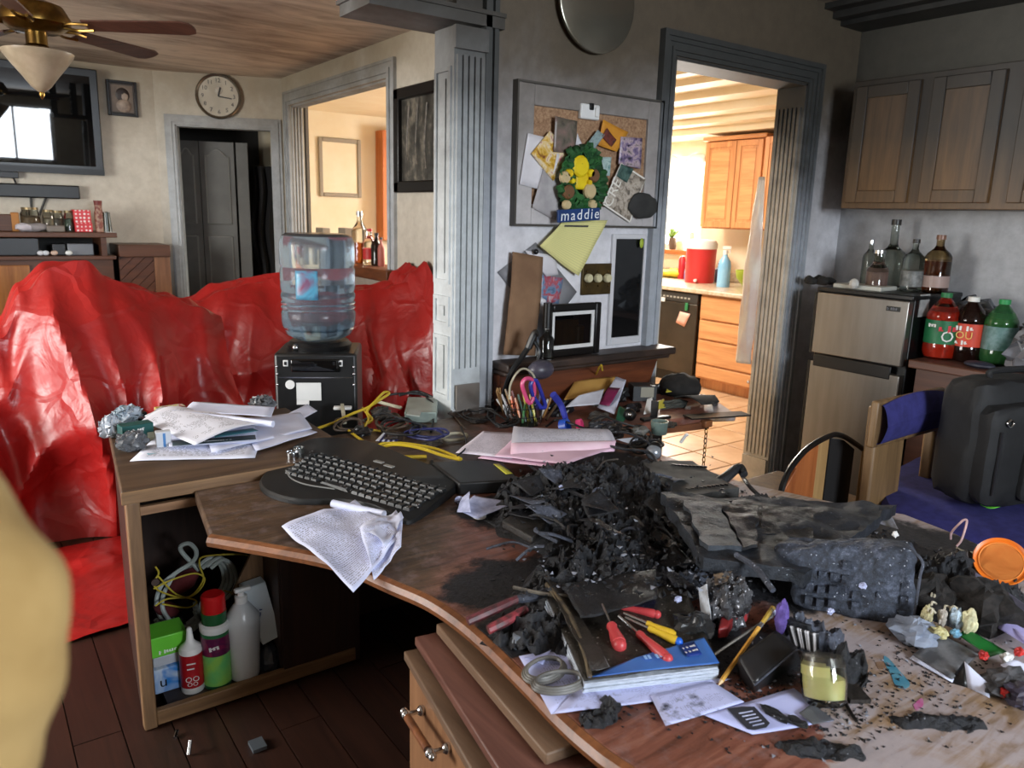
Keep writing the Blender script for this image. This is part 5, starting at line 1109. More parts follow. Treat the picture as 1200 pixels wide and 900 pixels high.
# ================================================================== the desk
def deskmat():
    t = NT('scorched_desktop'); p = t.pos(); co = t.n('ShaderNodeMapping'); co.inputs['Scale'].default_value = (2.2, 14, 8); co.inputs['Rotation'].default_value = (0, 0, .35); t.l(p, co.inputs[0])
    g = t.noise(co.outputs[0], 3, 5, .6, 1.0); n1 = t.noise(p, 5, 5, .65, .5); n2 = t.noise(p, 22, 5, .7); n3 = t.noise(p, 90, 4, .7)
    sp = t.n('ShaderNodeSeparateXYZ'); t.l(p, sp.inputs[0])
    red = t.ramp(g, [(.3, (92, 54, 42)), (.55, (132, 82, 66)), (.75, (158, 110, 92))])
    tan = t.ramp(g, [(.3, (122, 98, 72)), (.55, (162, 134, 104)), (.75, (188, 164, 136))])
    brn = t.ramp(g, [(.3, (58, 43, 32)), (.7, (104, 80, 60))])
    def mask(v, a, b):
        m = t.n('ShaderNodeMapRange'); m.interpolation_type = 'SMOOTHSTEP'; m.inputs[1].default_value = a; m.inputs[2].default_value = b; t.l(v, m.inputs[0]); return m.outputs[0]
    def lineval(pa, pb):   # signed distance to the line pa->pb on the desk (positive to its right)
        a, b = dk(*pa), dk(*pb); d = (b - a); nx, ny = d.y / d.length, -d.x / d.length
        v = t.math('ADD', t.math('MULTIPLY', sp.outputs[0], nx), t.math('MULTIPLY', sp.outputs[1], ny)); return t.math('SUBTRACT', v, a.x * nx + a.y * ny)
    wob = t.math('MULTIPLY', t.math('SUBTRACT', n2, .5), .10)
    lt = lineval((975, 900), (940, 800))
    tanm = mask(t.math('ADD', lt, wob), -.004, .012)
    left = lineval((520, 720), (560, 560)); lm = mask(t.math('ADD', left, t.math('MULTIPLY', wob, 2)), -.1, .05)
    col = t.mix(tanm, t.mix(lm, brn, red), tan)
    # pale ash wash on the bare wood, its own streaky shape
    wash = t.math('MULTIPLY', t.ramp(t.math('ADD', t.math('MULTIPLY', n1, .7), t.math('MULTIPLY', g, .4)), [(.45, (0, 0, 0, 1)), (.58, (1, 1, 1, 1))]), tanm)
    col = t.mix(t.math('MULTIPLY', wash, .75), col, (176, 170, 178))
    dust = t.ramp(n2, [(.5, (0, 0, 0, 1)), (.75, (1, 1, 1, 1))]); col = t.mix(t.math('MULTIPLY', dust, .42), col, (146, 132, 134))
    # char: where the fire sat
    d = None
    for x, y, r in ((690, 590, .27), (760, 640, .26), (640, 680, .17), (860, 640, .32), (1000, 640, .28), (720, 545, .16), (590, 600, .12), (610, 740, .10), (560, 692, .085), (600, 700, .09), (650, 620, .12), (1080, 650, .2), (720, 740, .10), (880, 760, .09)):
        c = dk(x, y); v = t.n('ShaderNodeVectorMath', operation='DISTANCE'); t.l(p, v.inputs[0]); v.inputs[1].default_value = c
        e = t.math('SUBTRACT', v.outputs['Value'], r); d = e if d is None else t.math('MINIMUM', d, e)
    c2 = dk(585, 640); v = t.n('ShaderNodeVectorMath', operation='DISTANCE'); t.l(p, v.inputs[0]); v.inputs[1].default_value = c2
    d = t.math('MAXIMUM', d, t.math('SUBTRACT', .10, v.outputs['Value']))
    ch = mask(t.math('ADD', d, t.math('ADD', t.math('MULTIPLY', t.math('SUBTRACT', n1, .5), .22), wob)), .03, -.02)
    col = t.mix(ch, col, t.ramp(n3, [(.35, (14, 14, 16)), (.7, (44, 44, 50))]))
    spk = t.ramp(n3, [(.66, (0, 0, 0, 1)), (.72, (1, 1, 1, 1))]); col = t.mix(t.math('MULTIPLY', spk, .5), col, (28, 26, 26))
    t.bump(t.math('ADD', t.math('MULTIPLY', n3, t.math('ADD', t.math('MULTIPLY', ch, 1.0), .12)), t.math('MULTIPLY', g, .2)), .5, .006)
    return t.out(col, t.math('ADD', t.math('MULTIPLY', ch, .22), .40))
M_desk = deskmat()
M_edge = wood('desk_edge', (92, 56, 34), (146, 92, 56), 0, 5, .4); M_cab = wood('cabinet_oak', (96, 70, 48), (146, 112, 78), 2, 5, .5); M_cabh = wood('cabinet_oak_rail', (104, 76, 50), (158, 122, 84), 0, 5, .5)
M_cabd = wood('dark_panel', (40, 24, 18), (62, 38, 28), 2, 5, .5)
dsk = thing('desk', 'large L-shaped wooden desk, its top scorched black by fire in the middle', 'desk', (1.2, 1.6, 0))
out = [(.494, 2.246), (.45, 1.906), (.576, 1.742), (.67, 1.598), (.722, 1.436), (.759, 1.31), (.768, 1.156), (.755, .968), (.744, .859), (.742, .772), (.749, .703), (.79, .45), (.92, .12), (1.2, -.05), (2.05, -.05), (2.06, .68), (2.12, .87), (2.14, 1.02), (2.06, 1.16), (1.96, 1.44), (1.94, 2.19), (2.157, 2.128), (2.54, 2.08), (2.66, 2.03), (2.84, 2.34), (2.79, 2.51), (1.80, 2.52), (1.80, 2.585), (1.02, 2.585), (1.02, 2.246)]
ctrl = out[:14]; sm = smooth_path([V((x, y, 0)) for x, y in ctrl[1:]], 5)
poly = [out[0]] + [(p.x, p.y) for p in sm] + out[14:]
top = MB(); top.prism(poly, DZ - .034, DZ); top.build('desktop', M_desk, dsk, bev=.006)
eb = MB(); eb.tube([V((p.x, p.y, DZ - .017)) for p in sm], .0172, 8, 1); eb.build('edge_band', M_edge, dsk)
# cabinet under the left end
X0, X1, Y0, Y1, ZL = .315, 1.016, 2.265, 2.95, .765
lc = thing('side_cabinet', 'open oak cabinet forming the left end of the desk', 'cabinet', ((X0 + X1) / 2, 2.6, 0))
MB().prism([(X0 - .01, Y0 - .01), (X1, Y0 - .01), (X1, Y1), (X0 + .06, Y1)], ZL - .042, ZL).build('top', wood('cabinet_top', (58, 42, 30), (104, 80, 58), 0, 5, .5), lc, bev=.005)
MB().bb((X0 - .012, Y0 - .014, ZL - .04), (X1, Y0 - .009, ZL - .003)).build('front_rail', M_cabh, lc, bev=.002)
fp = [aY(x, 760, Y0) for x in (152, 181, 331, 420)]
xpl, xpr = X0, aY(178, 760, Y0).x
xd = aY(330, 720, Y0).x
MB().bb((X0, Y0, .0), (xpr, Y0 + .035, ZL - .042)).build('front_post', M_cab, lc, bev=.004)
MB().prism([(X0 + .002, Y0 + .035), (X0 + .024, Y0 + .035), (X0 + .092, Y1), (X0 + .07, Y1)], 0, ZL - .042).build('side_panel', M_cabd, lc)
MB().cyl((X0 + .06, Y0 - .001, .47), (X0 + .06, Y0 + .004, .47), .011).build('knot', mat('knot_dark', (52, 36, 26)), lc)
zsh = .040
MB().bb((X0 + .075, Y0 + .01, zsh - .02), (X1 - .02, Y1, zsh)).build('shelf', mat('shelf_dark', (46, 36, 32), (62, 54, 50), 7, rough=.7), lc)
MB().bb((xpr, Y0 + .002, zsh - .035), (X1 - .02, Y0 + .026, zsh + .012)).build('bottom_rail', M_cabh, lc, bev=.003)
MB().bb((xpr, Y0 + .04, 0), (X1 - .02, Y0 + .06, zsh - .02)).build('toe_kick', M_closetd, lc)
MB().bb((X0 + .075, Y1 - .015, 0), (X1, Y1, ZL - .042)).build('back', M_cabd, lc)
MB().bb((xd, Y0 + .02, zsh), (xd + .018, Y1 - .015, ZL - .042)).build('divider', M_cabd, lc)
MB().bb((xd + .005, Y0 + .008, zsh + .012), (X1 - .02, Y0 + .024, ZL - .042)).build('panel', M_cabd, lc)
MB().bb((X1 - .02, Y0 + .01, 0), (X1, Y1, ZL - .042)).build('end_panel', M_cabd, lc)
MB().bb((xpr, Y0 + .004, ZL - .085), (xd + .1, Y0 + .02, ZL - .06)).build('inner_rail', wood('pale_rail', (120, 86, 58), (158, 120, 88), 0, 5), lc)
MB().bb((1.035, 2.55, 0), (1.92, 2.575, DZ - .034)).build('back_panel', M_cabd, dsk)  # panel added so the space under the desk stays black
MB().bb((1.90, 1.3, 0), (1.925, 2.15, DZ - .034)).build('end_panel', M_cabd, dsk)
MB().bb((1.2, .1, 0), (2.0, .13, DZ - .034)).build('end_panel', M_cabd, dsk)
wl = dk(792, 503); MB().bb((2.27, 2.15, 0), (2.34, 2.22, DZ - .034)).build('post', M_black, dsk)
MB().bar((1.95, 2.186, DZ - .044), (2.54, 2.078, DZ - .044), .02, .03).build('front_lip', wood('lip_wood', (84, 48, 30), (126, 78, 50), 0, 5), dsk, bev=.003)
# hanging chain with little ring links and a hook below the wing
chn = thing('hanging_chain', 'thin dark chain hanging from the desk wing in front of the tiled floor', 'chain', (2.5, 2.08, .4))
q0 = aY(828, 500, 2.07)
for k in range(16):
    z = q0.z - k * .021; a = k % 2 * 1.57; l = MB(); pts = [V((q0.x + .007 * math.cos(s * math.tau / 8) * math.cos(a), 2.07 + .007 * math.cos(s * math.tau / 8) * math.sin(a), z + .013 * math.sin(s * math.tau / 8))) for s in range(9)]
    l.tube(pts, .0022, 5, 1); l.build('link', M_brass if k % 3 else M_black, chn)
MB().bb((q0.x - .025, 2.055, q0.z), (q0.x + .02, 2.085, q0.z + .03)).build('bracket', M_edge, chn, bev=.003)
# black thin board sticking out past the wing
a, b = dk(812, 492, .004), dk(881, 487, .004)
MB().bar(a + V((0, .03, .004)), b + V((0, .03, .002)), .07, .006).build('thin_board', M_black, None, 'thin black board sticking out past the right end of the desk wing', 'board')
# pedestal with drawers, boards pulled out like steps
pd = thing('drawer_pedestal', 'wooden drawer pedestal with stepped boards under the front edge of the desk', 'drawer unit', (.95, 1.0, 0))
M_ped = wood('pedestal_oak', (112, 76, 50), (158, 116, 82), 2, 4, .45); M_pedy = wood('pedestal_board', (86, 66, 50), (128, 102, 80), 1, 4, .55); M_pedr = wood('pedestal_red', (84, 52, 44), (122, 82, 70), 1, 4, .45)
def edge(pa, pb, z, wd, th, m, nm, dy=0):
    a, b = aZ(*pa, z), aZ(*pb, z); d = (b - a); d.z = 0; nn = V((-d.y, d.x, 0)).normalized()
    if nn.x < 0: nn = -nn
    poly = [(a.x, a.y), (b.x, b.y), (b.x + nn.x * wd, b.y + nn.y * wd), (a.x + nn.x * wd, a.y + nn.y * wd)]
    return MB().prism(poly, z - th, z).build(nm, m, pd, bev=.003)
edge((511, 731), (640, 884), .694, .2, .022, M_pedy, 'board')
edge((486, 746), (600, 925), .668, .22, .020, M_pedr, 'board')
b3 = edge((473, 763), (566, 925), .644, .06, .02, M_pedy, 'board')
a, b = aZ(473, 763, .644), aZ(566, 925, .644); d = (b - a).normalized(); nn = V((-d.y, d.x, 0)).normalized(); nn = nn if nn.x > 0 else -nn
a2 = a + nn * .012; b2 = a + d * .62 + nn * .012
def slab(p, q, z0, z1, th): return MB().prism([(p.x, p.y), (q.x, q.y), (q.x + nn.x * th, q.y + nn.y * th), (p.x + nn.x * th, p.y + nn.y * th)], z0, z1)
dr = slab(a2, b2, .36, .622, .022).build('drawer', M_ped, pd, bev=.004)
slab(a2, b2, .06, .345, .022).build('drawer', M_ped, pd, bev=.004)
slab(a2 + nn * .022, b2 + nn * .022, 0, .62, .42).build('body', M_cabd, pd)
hz_ = .50; out_ = -nn
def fpt(x, y): return atp(x, y, a2, nn)
p0, p1 = fpt(497, 832), fpt(527, 876)
e0, e1 = p0 + out_ * .038, p1 + out_ * .038; dd = (e1 - e0).normalized()
for p, sg in ((p0, -1), (p1, 1)): MB().cyl(p - out_ * .004, p + out_ * .038, .005).ball(p + out_ * .038, .010, 10).ball(p + out_ * .005, .011, 10).cyl(p + out_ * .038 - dd * .014, p + out_ * .038 + dd * .014, .006).ball(p + out_ * .038 + dd * .014 * sg, .008, 10).build('handle_post', M_chrome, dr)
MB().cyl(e0 + dd * .012, e1 - dd * .012, .008, .008).build('handle_grip', M_edge, dr, 'wooden grip of the drawer handle')
# ------------------------------------------------------------------ things in the open cabinet
zs = zsh + .001
def sh(x, y): return aZ(x, y, zs)
def size(p, px): return px / 900 * (p - EYE).dot(FWD)
def upto(p, py):                 # height reached above p at picture row py
    kx = (p - EYE).dot(FWD); return None
def H_at(p, x, y): q = aY(x, y, p.y); return q.z - p.z
def round_thing(name, label, cat, px, py, pyt, wpx, prof, parts, pxt=None):
    """prof: list of (part, [(r fraction, z fraction)], material)"""
    p = sh(px, py); r = size(p, wpx) / 2; p = p + V((0, r * .8, 0)); H = H_at(p, pxt or px, pyt); t = thing(name, label, cat, p)
    for nm, pf_, m in parts: MB().lathe([(a * r, b * H) for a, b in pf_], p, 24, uv=True).build(nm, m, t)
    return t, p, r, H
def swirl(name, cols, sc=16, rough=.3):
    t = NT(name); n = t.noise(t.coords('Object'), sc, 3, .5, 1.0); k = len(cols)
    return t.out(t.ramp(n, [(.28 + .44 * i / (k - 1), c) for i, c in enumerate(cols)]), rough)
t, p, r, H = round_thing('spray_can', 'slim white-capped bottle with a red label in the open cabinet', 'bottle', 229, 812, 733, 26, None, [('body', [(0, 0), (.95, 0), (1, .02), (1, .66), (.9, .7), (0, .7)], M_white), ('label', [(1.01, .10), (1.01, .62)], mat('red_print', (176, 28, 36), (150, 20, 30), 10, rough=.35)), ('nozzle', [(.9, .7), (.5, .76), (.34, .8), (.22, .98), (.1, 1), (0, 1)], M_white)])
for k, (zz_, tx, sz) in enumerate(((.5, 'CLEAN', .016), (.42, 'FAST', .012), (.25, 'OO', .026), (.17, 'OO', .02))):
    ph = math.atan2(-p.y, -p.x); o = V((p.x + r * 1.02 * math.cos(ph), p.y + r * 1.02 * math.sin(ph), p.z + H * zz_)); MT = frame_m(o, (-math.sin(ph), math.cos(ph), 0), (math.cos(ph), math.sin(ph), 0))
    if k < 2: # tiny unreadable print lines
        MB().bar(MT @ V((-.014, 0, .0005)), MT @ V((.012 - k * .004, 0, .0005)), .004, .001, MT.to_3x3() @ V((0, 0, 1))).build('print_line', M_white, t)
    else: text('lettering', tx, sz, MT, M_white, t)
t, p, r, H = round_thing('aerosol_can', 'aerosol can with red cap and green, purple and lime label in the open cabinet', 'aerosol can', 259, 806, 693, 32, None, [('body', [(0, 0), (.97, 0), (1, .02), (1, .60), (.93, .63), (0, .64)], mat('can_green', (40, 110, 60), (24, 80, 50), 6, rough=.3)), ('lower_label', [(1.012, .04), (1.012, .37)], swirl('can_lime', [(150, 204, 80), (110, 196, 110), (60, 170, 120)], 9)), ('upper_label', [(1.012, .375), (1.012, .57)], swirl('can_plum', [(126, 26, 70), (80, 22, 66), (150, 40, 80)], 14)), ('collar', [(.95, .60), (1.05, .62), (1.05, .68), (.8, .70), (0, .70)], M_white), ('cap', [(.82, .69), (.86, .71), (.84, .98), (.7, 1.0), (0, 1.0)], mat('can_red', (190, 24, 26), (168, 18, 20), 5, rough=.35))])
ph = math.atan2(-p.y, -p.x); o = V((p.x + r * 1.02 * math.cos(ph), p.y + r * 1.02 * math.sin(ph), p.z + H * .47)); dash(3, .018, frame_m(o, (-math.sin(ph), math.cos(ph), .15), (math.cos(ph), math.sin(ph), 0)), M_white, t)
MB().lathe([(r * .86, H * .70), (r * .88, H * .82)], p, 24).build('cap_band', swirl('cap_band', [(190, 30, 28), (30, 80, 44), (30, 80, 44), (196, 60, 40)], 14), t)
t, p, r, H = round_thing('soap_bottle', 'tall translucent white bottle with pump top in the open cabinet', 'bottle', 292, 798, 688, 40, None, [('body', [(0, 0), (.8, 0), (.86, .03), (.92, .3), (1.0, .62), (.98, .68), (.5, .80), (.32, .84), (0, .84)], mat('milky_plastic', (206, 210, 212), (190, 196, 200), 4, rough=.25)), ('collar', [(.36, .83), (.36, .9), (.2, .91), (.2, .95), (0, .95)], M_white)], 280)
MB().bar(p + V((-.022, -.006, H * .975)), p + V((.03, -.004, H * .975)), .018, .012).build('pump', M_white, t, bev=.003)
def sbox(name, label, cat, pts_base, ztop, m, lean=None, **k):
    poly = [(p.x, p.y) for p in pts_base]; return MB().prism(poly, zs, ztop).build(name, m, None, label, cat, **k)
p = sh(182, 815); w_ = size(p, 33)
bb1 = thing('blue_box', 'small white and blue carton at the left of the open cabinet shelf', 'box', p + V((w_ / 2, .05, 0)))
hb_ = H_at(p, 197, 782)
MB().bb((p.x, p.y, zs), (p.x + w_, p.y + .10, zs + hb_)).build('carton', swirl('blue_white', [(206, 214, 226), (190, 206, 226), (50, 130, 210), (30, 110, 200)], 8), bb1, bev=.004)
text('lettering', 'u', .05, frame_m((p.x + w_ * .3, p.y - .001, zs + hb_ * .45), (1, 0, 0), (0, -1, 0)), M_black, bb1)
hw = H_at(p, 197, 770); MB().bb((p.x + .004, p.y + .015, zs + hb_ + .0005), (p.x + w_ * .9, p.y + .1, zs + hw)).build('white_carton', mat('white_carton', (196, 200, 206), (170, 174, 182), 6), None, 'white carton between the green pack and the blue box', 'box', bev=.003)
hg = H_at(p, 205, 744); gbx = MB().bb((p.x - .002, p.y + .01, zs + hw + .0008), (p.x + size(p, 40), p.y + .11, zs + hg)).build('green_pack', mat('lime_pack', (108, 200, 58), (92, 184, 46), 4, rough=.4), None, 'bright green pack on top of the white carton', 'box', bev=.003)
dash(8, .012, frame_m((p.x + size(p, 20), p.y + .0085, zs + hw + (hg - hw) * .25), (1, 0, 0), (0, -1, 0)), mat('pack_white', (230, 240, 226)), gbx)
p = V((0, Y0 + .05, 0)); q = [aY(x, y, p.y) for x, y in ((291, 700), (318, 690), (329, 745), (308, 756))]
q = [V((v.x, v.y + (.06 if i < 2 else 0), v.z)) for i, v in enumerate(q)]
wc_ = MB(); dpt = V((.0, .05, 0)); wc_.add(q + [v + dpt for v in q], [(0, 1, 2, 3), (7, 6, 5, 4), (1, 0, 4, 5), (2, 1, 5, 6), (3, 2, 6, 7), (0, 3, 7, 4)])
wbx = wc_.build('white_carton', mat('carton_pale', (206, 214, 220), (190, 206, 210), 6), None, 'white carton with blue ring and green patch leaning right of the soap bottle', 'box', bev=.002)
c_ = sum(q, V()) / 4; MB().tube([c_ + V((.012 * math.cos(s * .785) + .004, -.004, .012 * math.sin(s * .785) - .035)) for s in range(9)], .003, 6, 1).build('blue_ring', mat('ring_blue', (40, 90, 190)), wbx)
MB().tube([c_ + V((.016 * math.cos(s * .785) + .012, -.002 + .03, .016 * math.sin(s * .785) + .03)) for s in range(9)], .004, 6, 1).build('green_ring', mat('ring_green', (90, 150, 70)), wbx)
dash(6, .010, frame_m(c_ + V((-.012, -.004, .0)), (-.2, .1, -1), (0, -1, .2)), mat('ring_blue2', (50, 70, 120)), wbx)
q = aY(318, 775, Y0 + .1); MB().ball((0, 0, 0), 1, 20, (1, 1, 1), lambda v: V((q.x - .015, Y0 + .10, 0)) + V((v.x * .045, v.y * .07, max(zs, q.z + .02 + v.z * .075 + .012 * nz(v, 2.5))))).build('dark_film', mat('dark_film', (52, 58, 66), (22, 24, 28), 20, rough=.25), None, 'dark crinkled film under the leaning white carton', 'film', smooth=False)
# slanted brown board and papers behind
p = V((0, Y0 + .06, 0)); a, b = aY(285, 700, p.y + .12), aY(314, 640, p.y + .12)
MB().bar(a, b, .09, .012, (0, 1, 0)).build('slanted_board', M_cab, None, 'brown board leaning slanted behind the white carton', 'board')
sheet('white_sheet', [aY(308, 700, p.y + .15), aY(327, 690, p.y + .16), aY(327, 658, p.y + .16), aY(312, 664, p.y + .15)], M_paper, 'white papers standing behind the leaning carton in the cabinet', amp=.01)
# cable bundles
M_cabw = mat('white_cable', (200, 206, 200), (176, 184, 178), 8, rough=.45); M_caby = mat('yellow_cable', (206, 186, 70), (186, 160, 40), 8, rough=.45); M_maroon = mat('maroon_cloth', (104, 34, 36), (78, 24, 28), 16, rough=.9)
yb_ = sh(240, 770).y + .14
def cpt(x, y, d=0): return aY(x, y, yb_ + d)
wcb = MB()
wcb.tube([cpt(x, y, d) for x, y, d in ((233, 668, 0), (214, 648, 0), (212, 640, -.01), (222, 637, -.02), (230, 646, -.02), (226, 658, -.01), (205, 672, 0), (188, 688, 0), (184, 712, .02), (200, 738, 0), (228, 724, -.03), (240, 700, -.02), (262, 690, 0), (268, 668, 0), (255, 652, .02), (235, 660, .03), (200, 682, .02), (190, 710, .0), (205, 733, -.03), (225, 735, -.04))], .0075, 7, 5)
for k in range(4): wcb.tube([cpt(x + k * 5, y + (k % 2) * 2, -.01 * k) for x, y in ((232, 664), (246, 654), (258, 662), (262, 680), (254, 696), (240, 704))], .007, 7, 5)
for k in range(3): wcb.tube([cpt(x, y + k * 5, -.02 - .01 * k) for x, y in ((182, 726), (196, 740), (216, 734), (232, 722), (228, 706))], .0075, 7, 5)
wcb.build('white_cable', M_cabw, None, 'coiled bundle of white cable in the open cabinet', 'cable', kind=None)
ycb = MB()
for pts in (((182, 664), (186, 672), (180, 684), (190, 694), (220, 700), (238, 680), (234, 662), (240, 652), (285, 650), (294, 658), (286, 680), (276, 694), (262, 692)), ((180, 690), (200, 680), (228, 672), (240, 680), (226, 698), (196, 702), (182, 710)), ((184, 674), (206, 696), (230, 704), (220, 712), (190, 708))): ycb.tube([cpt(x, y, -.035) for x, y in pts], .003, 6, 6)
ycb.build('yellow_cable', M_caby, None, 'thin yellow wire tangled over the white cable bundle', 'cable')
for (x, y, w2, h2, an, lab) in ((214, 682, .13, .07, .6, 'maroon cloth strip wrapped in the white cable bundle, upper one'), (196, 714, .1, .05, -.5, 'maroon cloth scrap under the white cable bundle, lower one')):
    c = cpt(x, y, .02); Rr = Matrix.Rotation(-an, 3, 'Y'); MB().ball((0, 0, 0), 1, 14, (1, 1, 1), lambda q: c + Rr @ V((q.x * w2 / 2, q.y * .03, q.z * h2 / 2)) + V((nz(q, 3), nz(q, 3, 4), nz(q, 3, 8))) * .008).build('maroon_cloth', M_maroon, None, lab, 'cloth')
p = sh(200, 760); bagmesh('plastic_bag', 'crumpled clear bag beneath the cable bundle on the cabinet shelf', (cpt(196, 730).x, yb_ - .01, zs + .05), (.07, .06, .05), 12, M_bag, .02, zs)
# metal bits on the dark floor
for x, y, l_, lab in ((221, 886, .05, 'small bright metal screw bit standing on the dark floor'), (205, 866, .012, 'tiny bright metal bit on the floor under the cabinet')):
    p = aZ(x, y, .001); MB().cyl(p + V((0, 0, .004)), p + V((.012, .02, .004 + l_ * .6)), .006).build('metal_bit', M_chrome, None, lab, 'scrap')
MB().bb((aZ(297, 884, 0).x, aZ(297, 884, 0).y, .0008), (aZ(297, 884, 0).x + .04, aZ(297, 884, 0).y + .05, .012)).build('metal_bit', mat('dull_steel', (130, 140, 150), rough=.4, metal=.7), None, 'dull blue-grey metal plate on the dark floor below the cabinet', 'scrap')
# ------------------------------------------------------------------ tan coat sleeve close to the camera
def cp(x, y, d): v = ray(x, y); return EYE + v * (d / FPX)
slv = thing('person', 'person in a tan coat, only the blurred sleeve in the near left corner', 'person', cp(-60, 900, .3))
pts = [cp(-190, 470, .30), cp(-120, 600, .27), cp(-52, 700, .25), cp(-46, 770, .25), cp(-78, 900, .26), cp(-112, 1050, .27), cp(-150, 1250, .28)]
P = smooth_path(pts, 8); mbs = MB(); mbs.tube(P, lambda f: .0305 * (1 + .10 * math.sin(f * 40) * .25), 24, 1)
mbs.v = [v + V((nz(v, 40), nz(v, 40, 3), nz(v, 40, 6))) * .002 for v in mbs.v]
mbs.build('coat_sleeve', mat('tan_cloth', (164, 136, 86), (146, 118, 70), 30, rough=.9), slv)
MB().tube([P[-1], P[-1] + (P[-1] - P[-4]).normalized() * .05], .026, 16, 1).build('cuff', bpy.data.materials['tan_cloth'], slv)
# ================================================================== what burned: heap, slab, block, loose char
def charmat(name, lo=(5, 5, 7), hi=(36, 39, 46), spec=(150, 152, 160), sp=.69, rough=.42, sc=70):
    t = NT(name); p = t.coords('Object'); n1 = t.noise(p, sc, 6, .75); n2 = t.noise(p, 12, 4, .6); n3 = t.noise(p, 150, 3, .6)
    c = t.ramp(t.math('ADD', t.math('MULTIPLY', n1, .6), t.math('MULTIPLY', n2, .4)), [(.36, lo), (.66, hi)])
    c = t.mix(t.ramp(n3, [(sp, (0, 0, 0, 1)), (sp + .03, (1, 1, 1, 1))]), c, spec)
    t.bump(n1, .8, .008); return t.out(c, rough)
M_char = charmat('char_black'); M_ash = charmat('char_ash', (30, 32, 38), (92, 98, 114), (190, 196, 210), .66, .6, 60); M_charb = charmat('char_brown', (18, 16, 15), (62, 54, 46), (150, 140, 126), .72)
def heap(name, label, cx, cy, rx, ry, h, seed, m, n=90, ang=0.0, rag=1.0, cat='debris', pw=.8):
    c = dk(cx, cy); ca, sa = math.cos(ang), math.sin(ang)
    def F(u, v):
        a, b = u * 2 - 1, v * 2 - 1; p = V((c.x + (a * rx * ca - b * ry * sa), c.y + (a * rx * sa + b * ry * ca), DZ))
        r = math.hypot(a, b) + .22 * nz(p, 9, seed) + (.4 * fbm(p, 38, seed, 2) if rx < .1 else 0); m_ = max(0, 1 - r)
        mm = m_ ** pw
        z = h * mm * (1.0 + .7 * fbm(p, 6, seed, 3)) + rag * min(1, m_ * 5) * (.020 * (1 - abs(nz(p, 19, seed + 3)) * 2.4) + .014 * (1 - abs(nz(p, 43, seed + 5)) * 2.2) - .012 + .012 * nz(p, 95, seed + 8) + .008 * nz(p, 170, seed + 2))
        j = rag * min(1, m_ * 4) * .018
        return V((p.x + j * nz(p, 34, seed + 11), p.y + j * nz(p, 34, seed + 17), max(DZ - .002 + .003, DZ + z) if m_ > 0 else DZ - .004))
    return MB().grid(F, n, n).build(name, m, None, label, cat)
HEAP = heap('charred_heap', 'tall black charred heap of melted debris in the middle of the desk', 685, 596, .33, .27, .072, 3, M_char, 210, .3, pw=.55, rag=1.15)
heap('charred_heap', 'lower front mound of black char spilling toward the burnt book', 715, 668, .27, .14, .07, 11, M_char, 150, .2, 1.4)
heap('charred_heap', 'small black char mound beside the red-gripped pliers', 630, 745, .075, .09, .035, 19, M_char, 70, .5, .8)
heap('charred_heap', 'rough char mound under the tilted burnt slab', 880, 625, .26, .16, .06, 27, M_char, 100, .1)
heap('charred_heap', 'dark debris mound with pale scraps at the far right of the desk', 1120, 700, .17, .13, .06, 35, M_char, 120, -.2, 1.4)
heap('charred_heap', 'flat black char patch on the bare wood at the lower right', 1100, 848, .085, .022, .010, 43, M_char, 60, -.62, .35)
heap('charred_heap', 'little black char drift at the edge of the red desktop', 962, 880, .07, .022, .010, 47, M_char, 50, -.7, .35)
heap('charred_heap', 'small heap of black flakes on the white papers', 708, 836, .055, .03, .014, 51, M_char, 60, .3, .55)
heap('charred_heap', 'low band of char below the grey vented device', 770, 560, .12, .10, .035, 57, M_char, 80, 0)
heap('ash_mound', 'grey ash and scraps between the crumpled foil ball and heap', 800, 690, .12, .05, .04, 61, M_ash, 70, .1)
# tilted burnt slab
def skew(name, label, cat, px4, th, m, bump=.006, seed=0, n=26, parent=None, sc=14):
    q = [dk(x, y, h) for x, y, h in px4]
    def F(u, v, off=0):
        p = q[0].lerp(q[1], u).lerp(q[3].lerp(q[2], u), v); e = min(u, 1 - u, v, 1 - v)
        p = p + V((nz(p, 22, seed), nz(p, 22, seed + 4), 0)) * (.010 if e < .01 else .002)
        p.z += bump * (fbm(p, sc, seed, 3)) - off; return p
    b = MB().grid(lambda u, v: F(u, v), n, n); k = n + 1; vs = [v - V((0, 0, th)) for v in b.v]; o = len(b.v); fs = list(b.f); b2 = MB()
    loop = [i for i in range(k)] + [j * k + n for j in range(1, k)] + [n * k + i for i in range(n - 1, -1, -1)] + [j * k for j in range(n - 1, 0, -1)]
    b2.v = b.v + vs; b2.f = fs + [tuple(reversed([o + i for i in f])) for f in fs] + [(loop[(i + 1) % len(loop)], loop[i], o + loop[i], o + loop[(i + 1) % len(loop)]) for i in range(len(loop))]
    b2.u = [None] * len(b2.f); b2.mi = [0] * len(b2.f)
    return b2.build(name, m, parent, label, cat if parent is None else None)
slab_ = skew('burnt_slab', 'large burnt black panel lying tilted over the heap', 'burnt panel', [(775, 577, .12), (1050, 590, .07), (945, 672, .10), (822, 652, .125)], .03, M_charb if False else charmat('slab_char_sheen', (6, 7, 9), (46, 52, 62), (150, 156, 166), .69, .55, 30), .012, 71)  # char mottling, with glossy bluish highlights also put into its colour
skew('melted_panel', None, None, [(800, 587, .128), (842, 588, .122), (868, 640, .126), (828, 640, .132)], .012, charmat('panel_grey', (14, 17, 20), (66, 74, 84), (160, 166, 172), .71, .5, 34), .004, 75, parent=slab_)
skew('melted_panel', None, None, [(895, 592, .108), (950, 595, .10), (955, 632, .10), (890, 622, .108)], .010, M_char, .005, 77, parent=slab_)
skew('melted_panel', None, None, [(845, 590, .12), (888, 592, .115), (885, 640, .12), (870, 640, .124)], .008, M_char, .008, 79, parent=slab_)
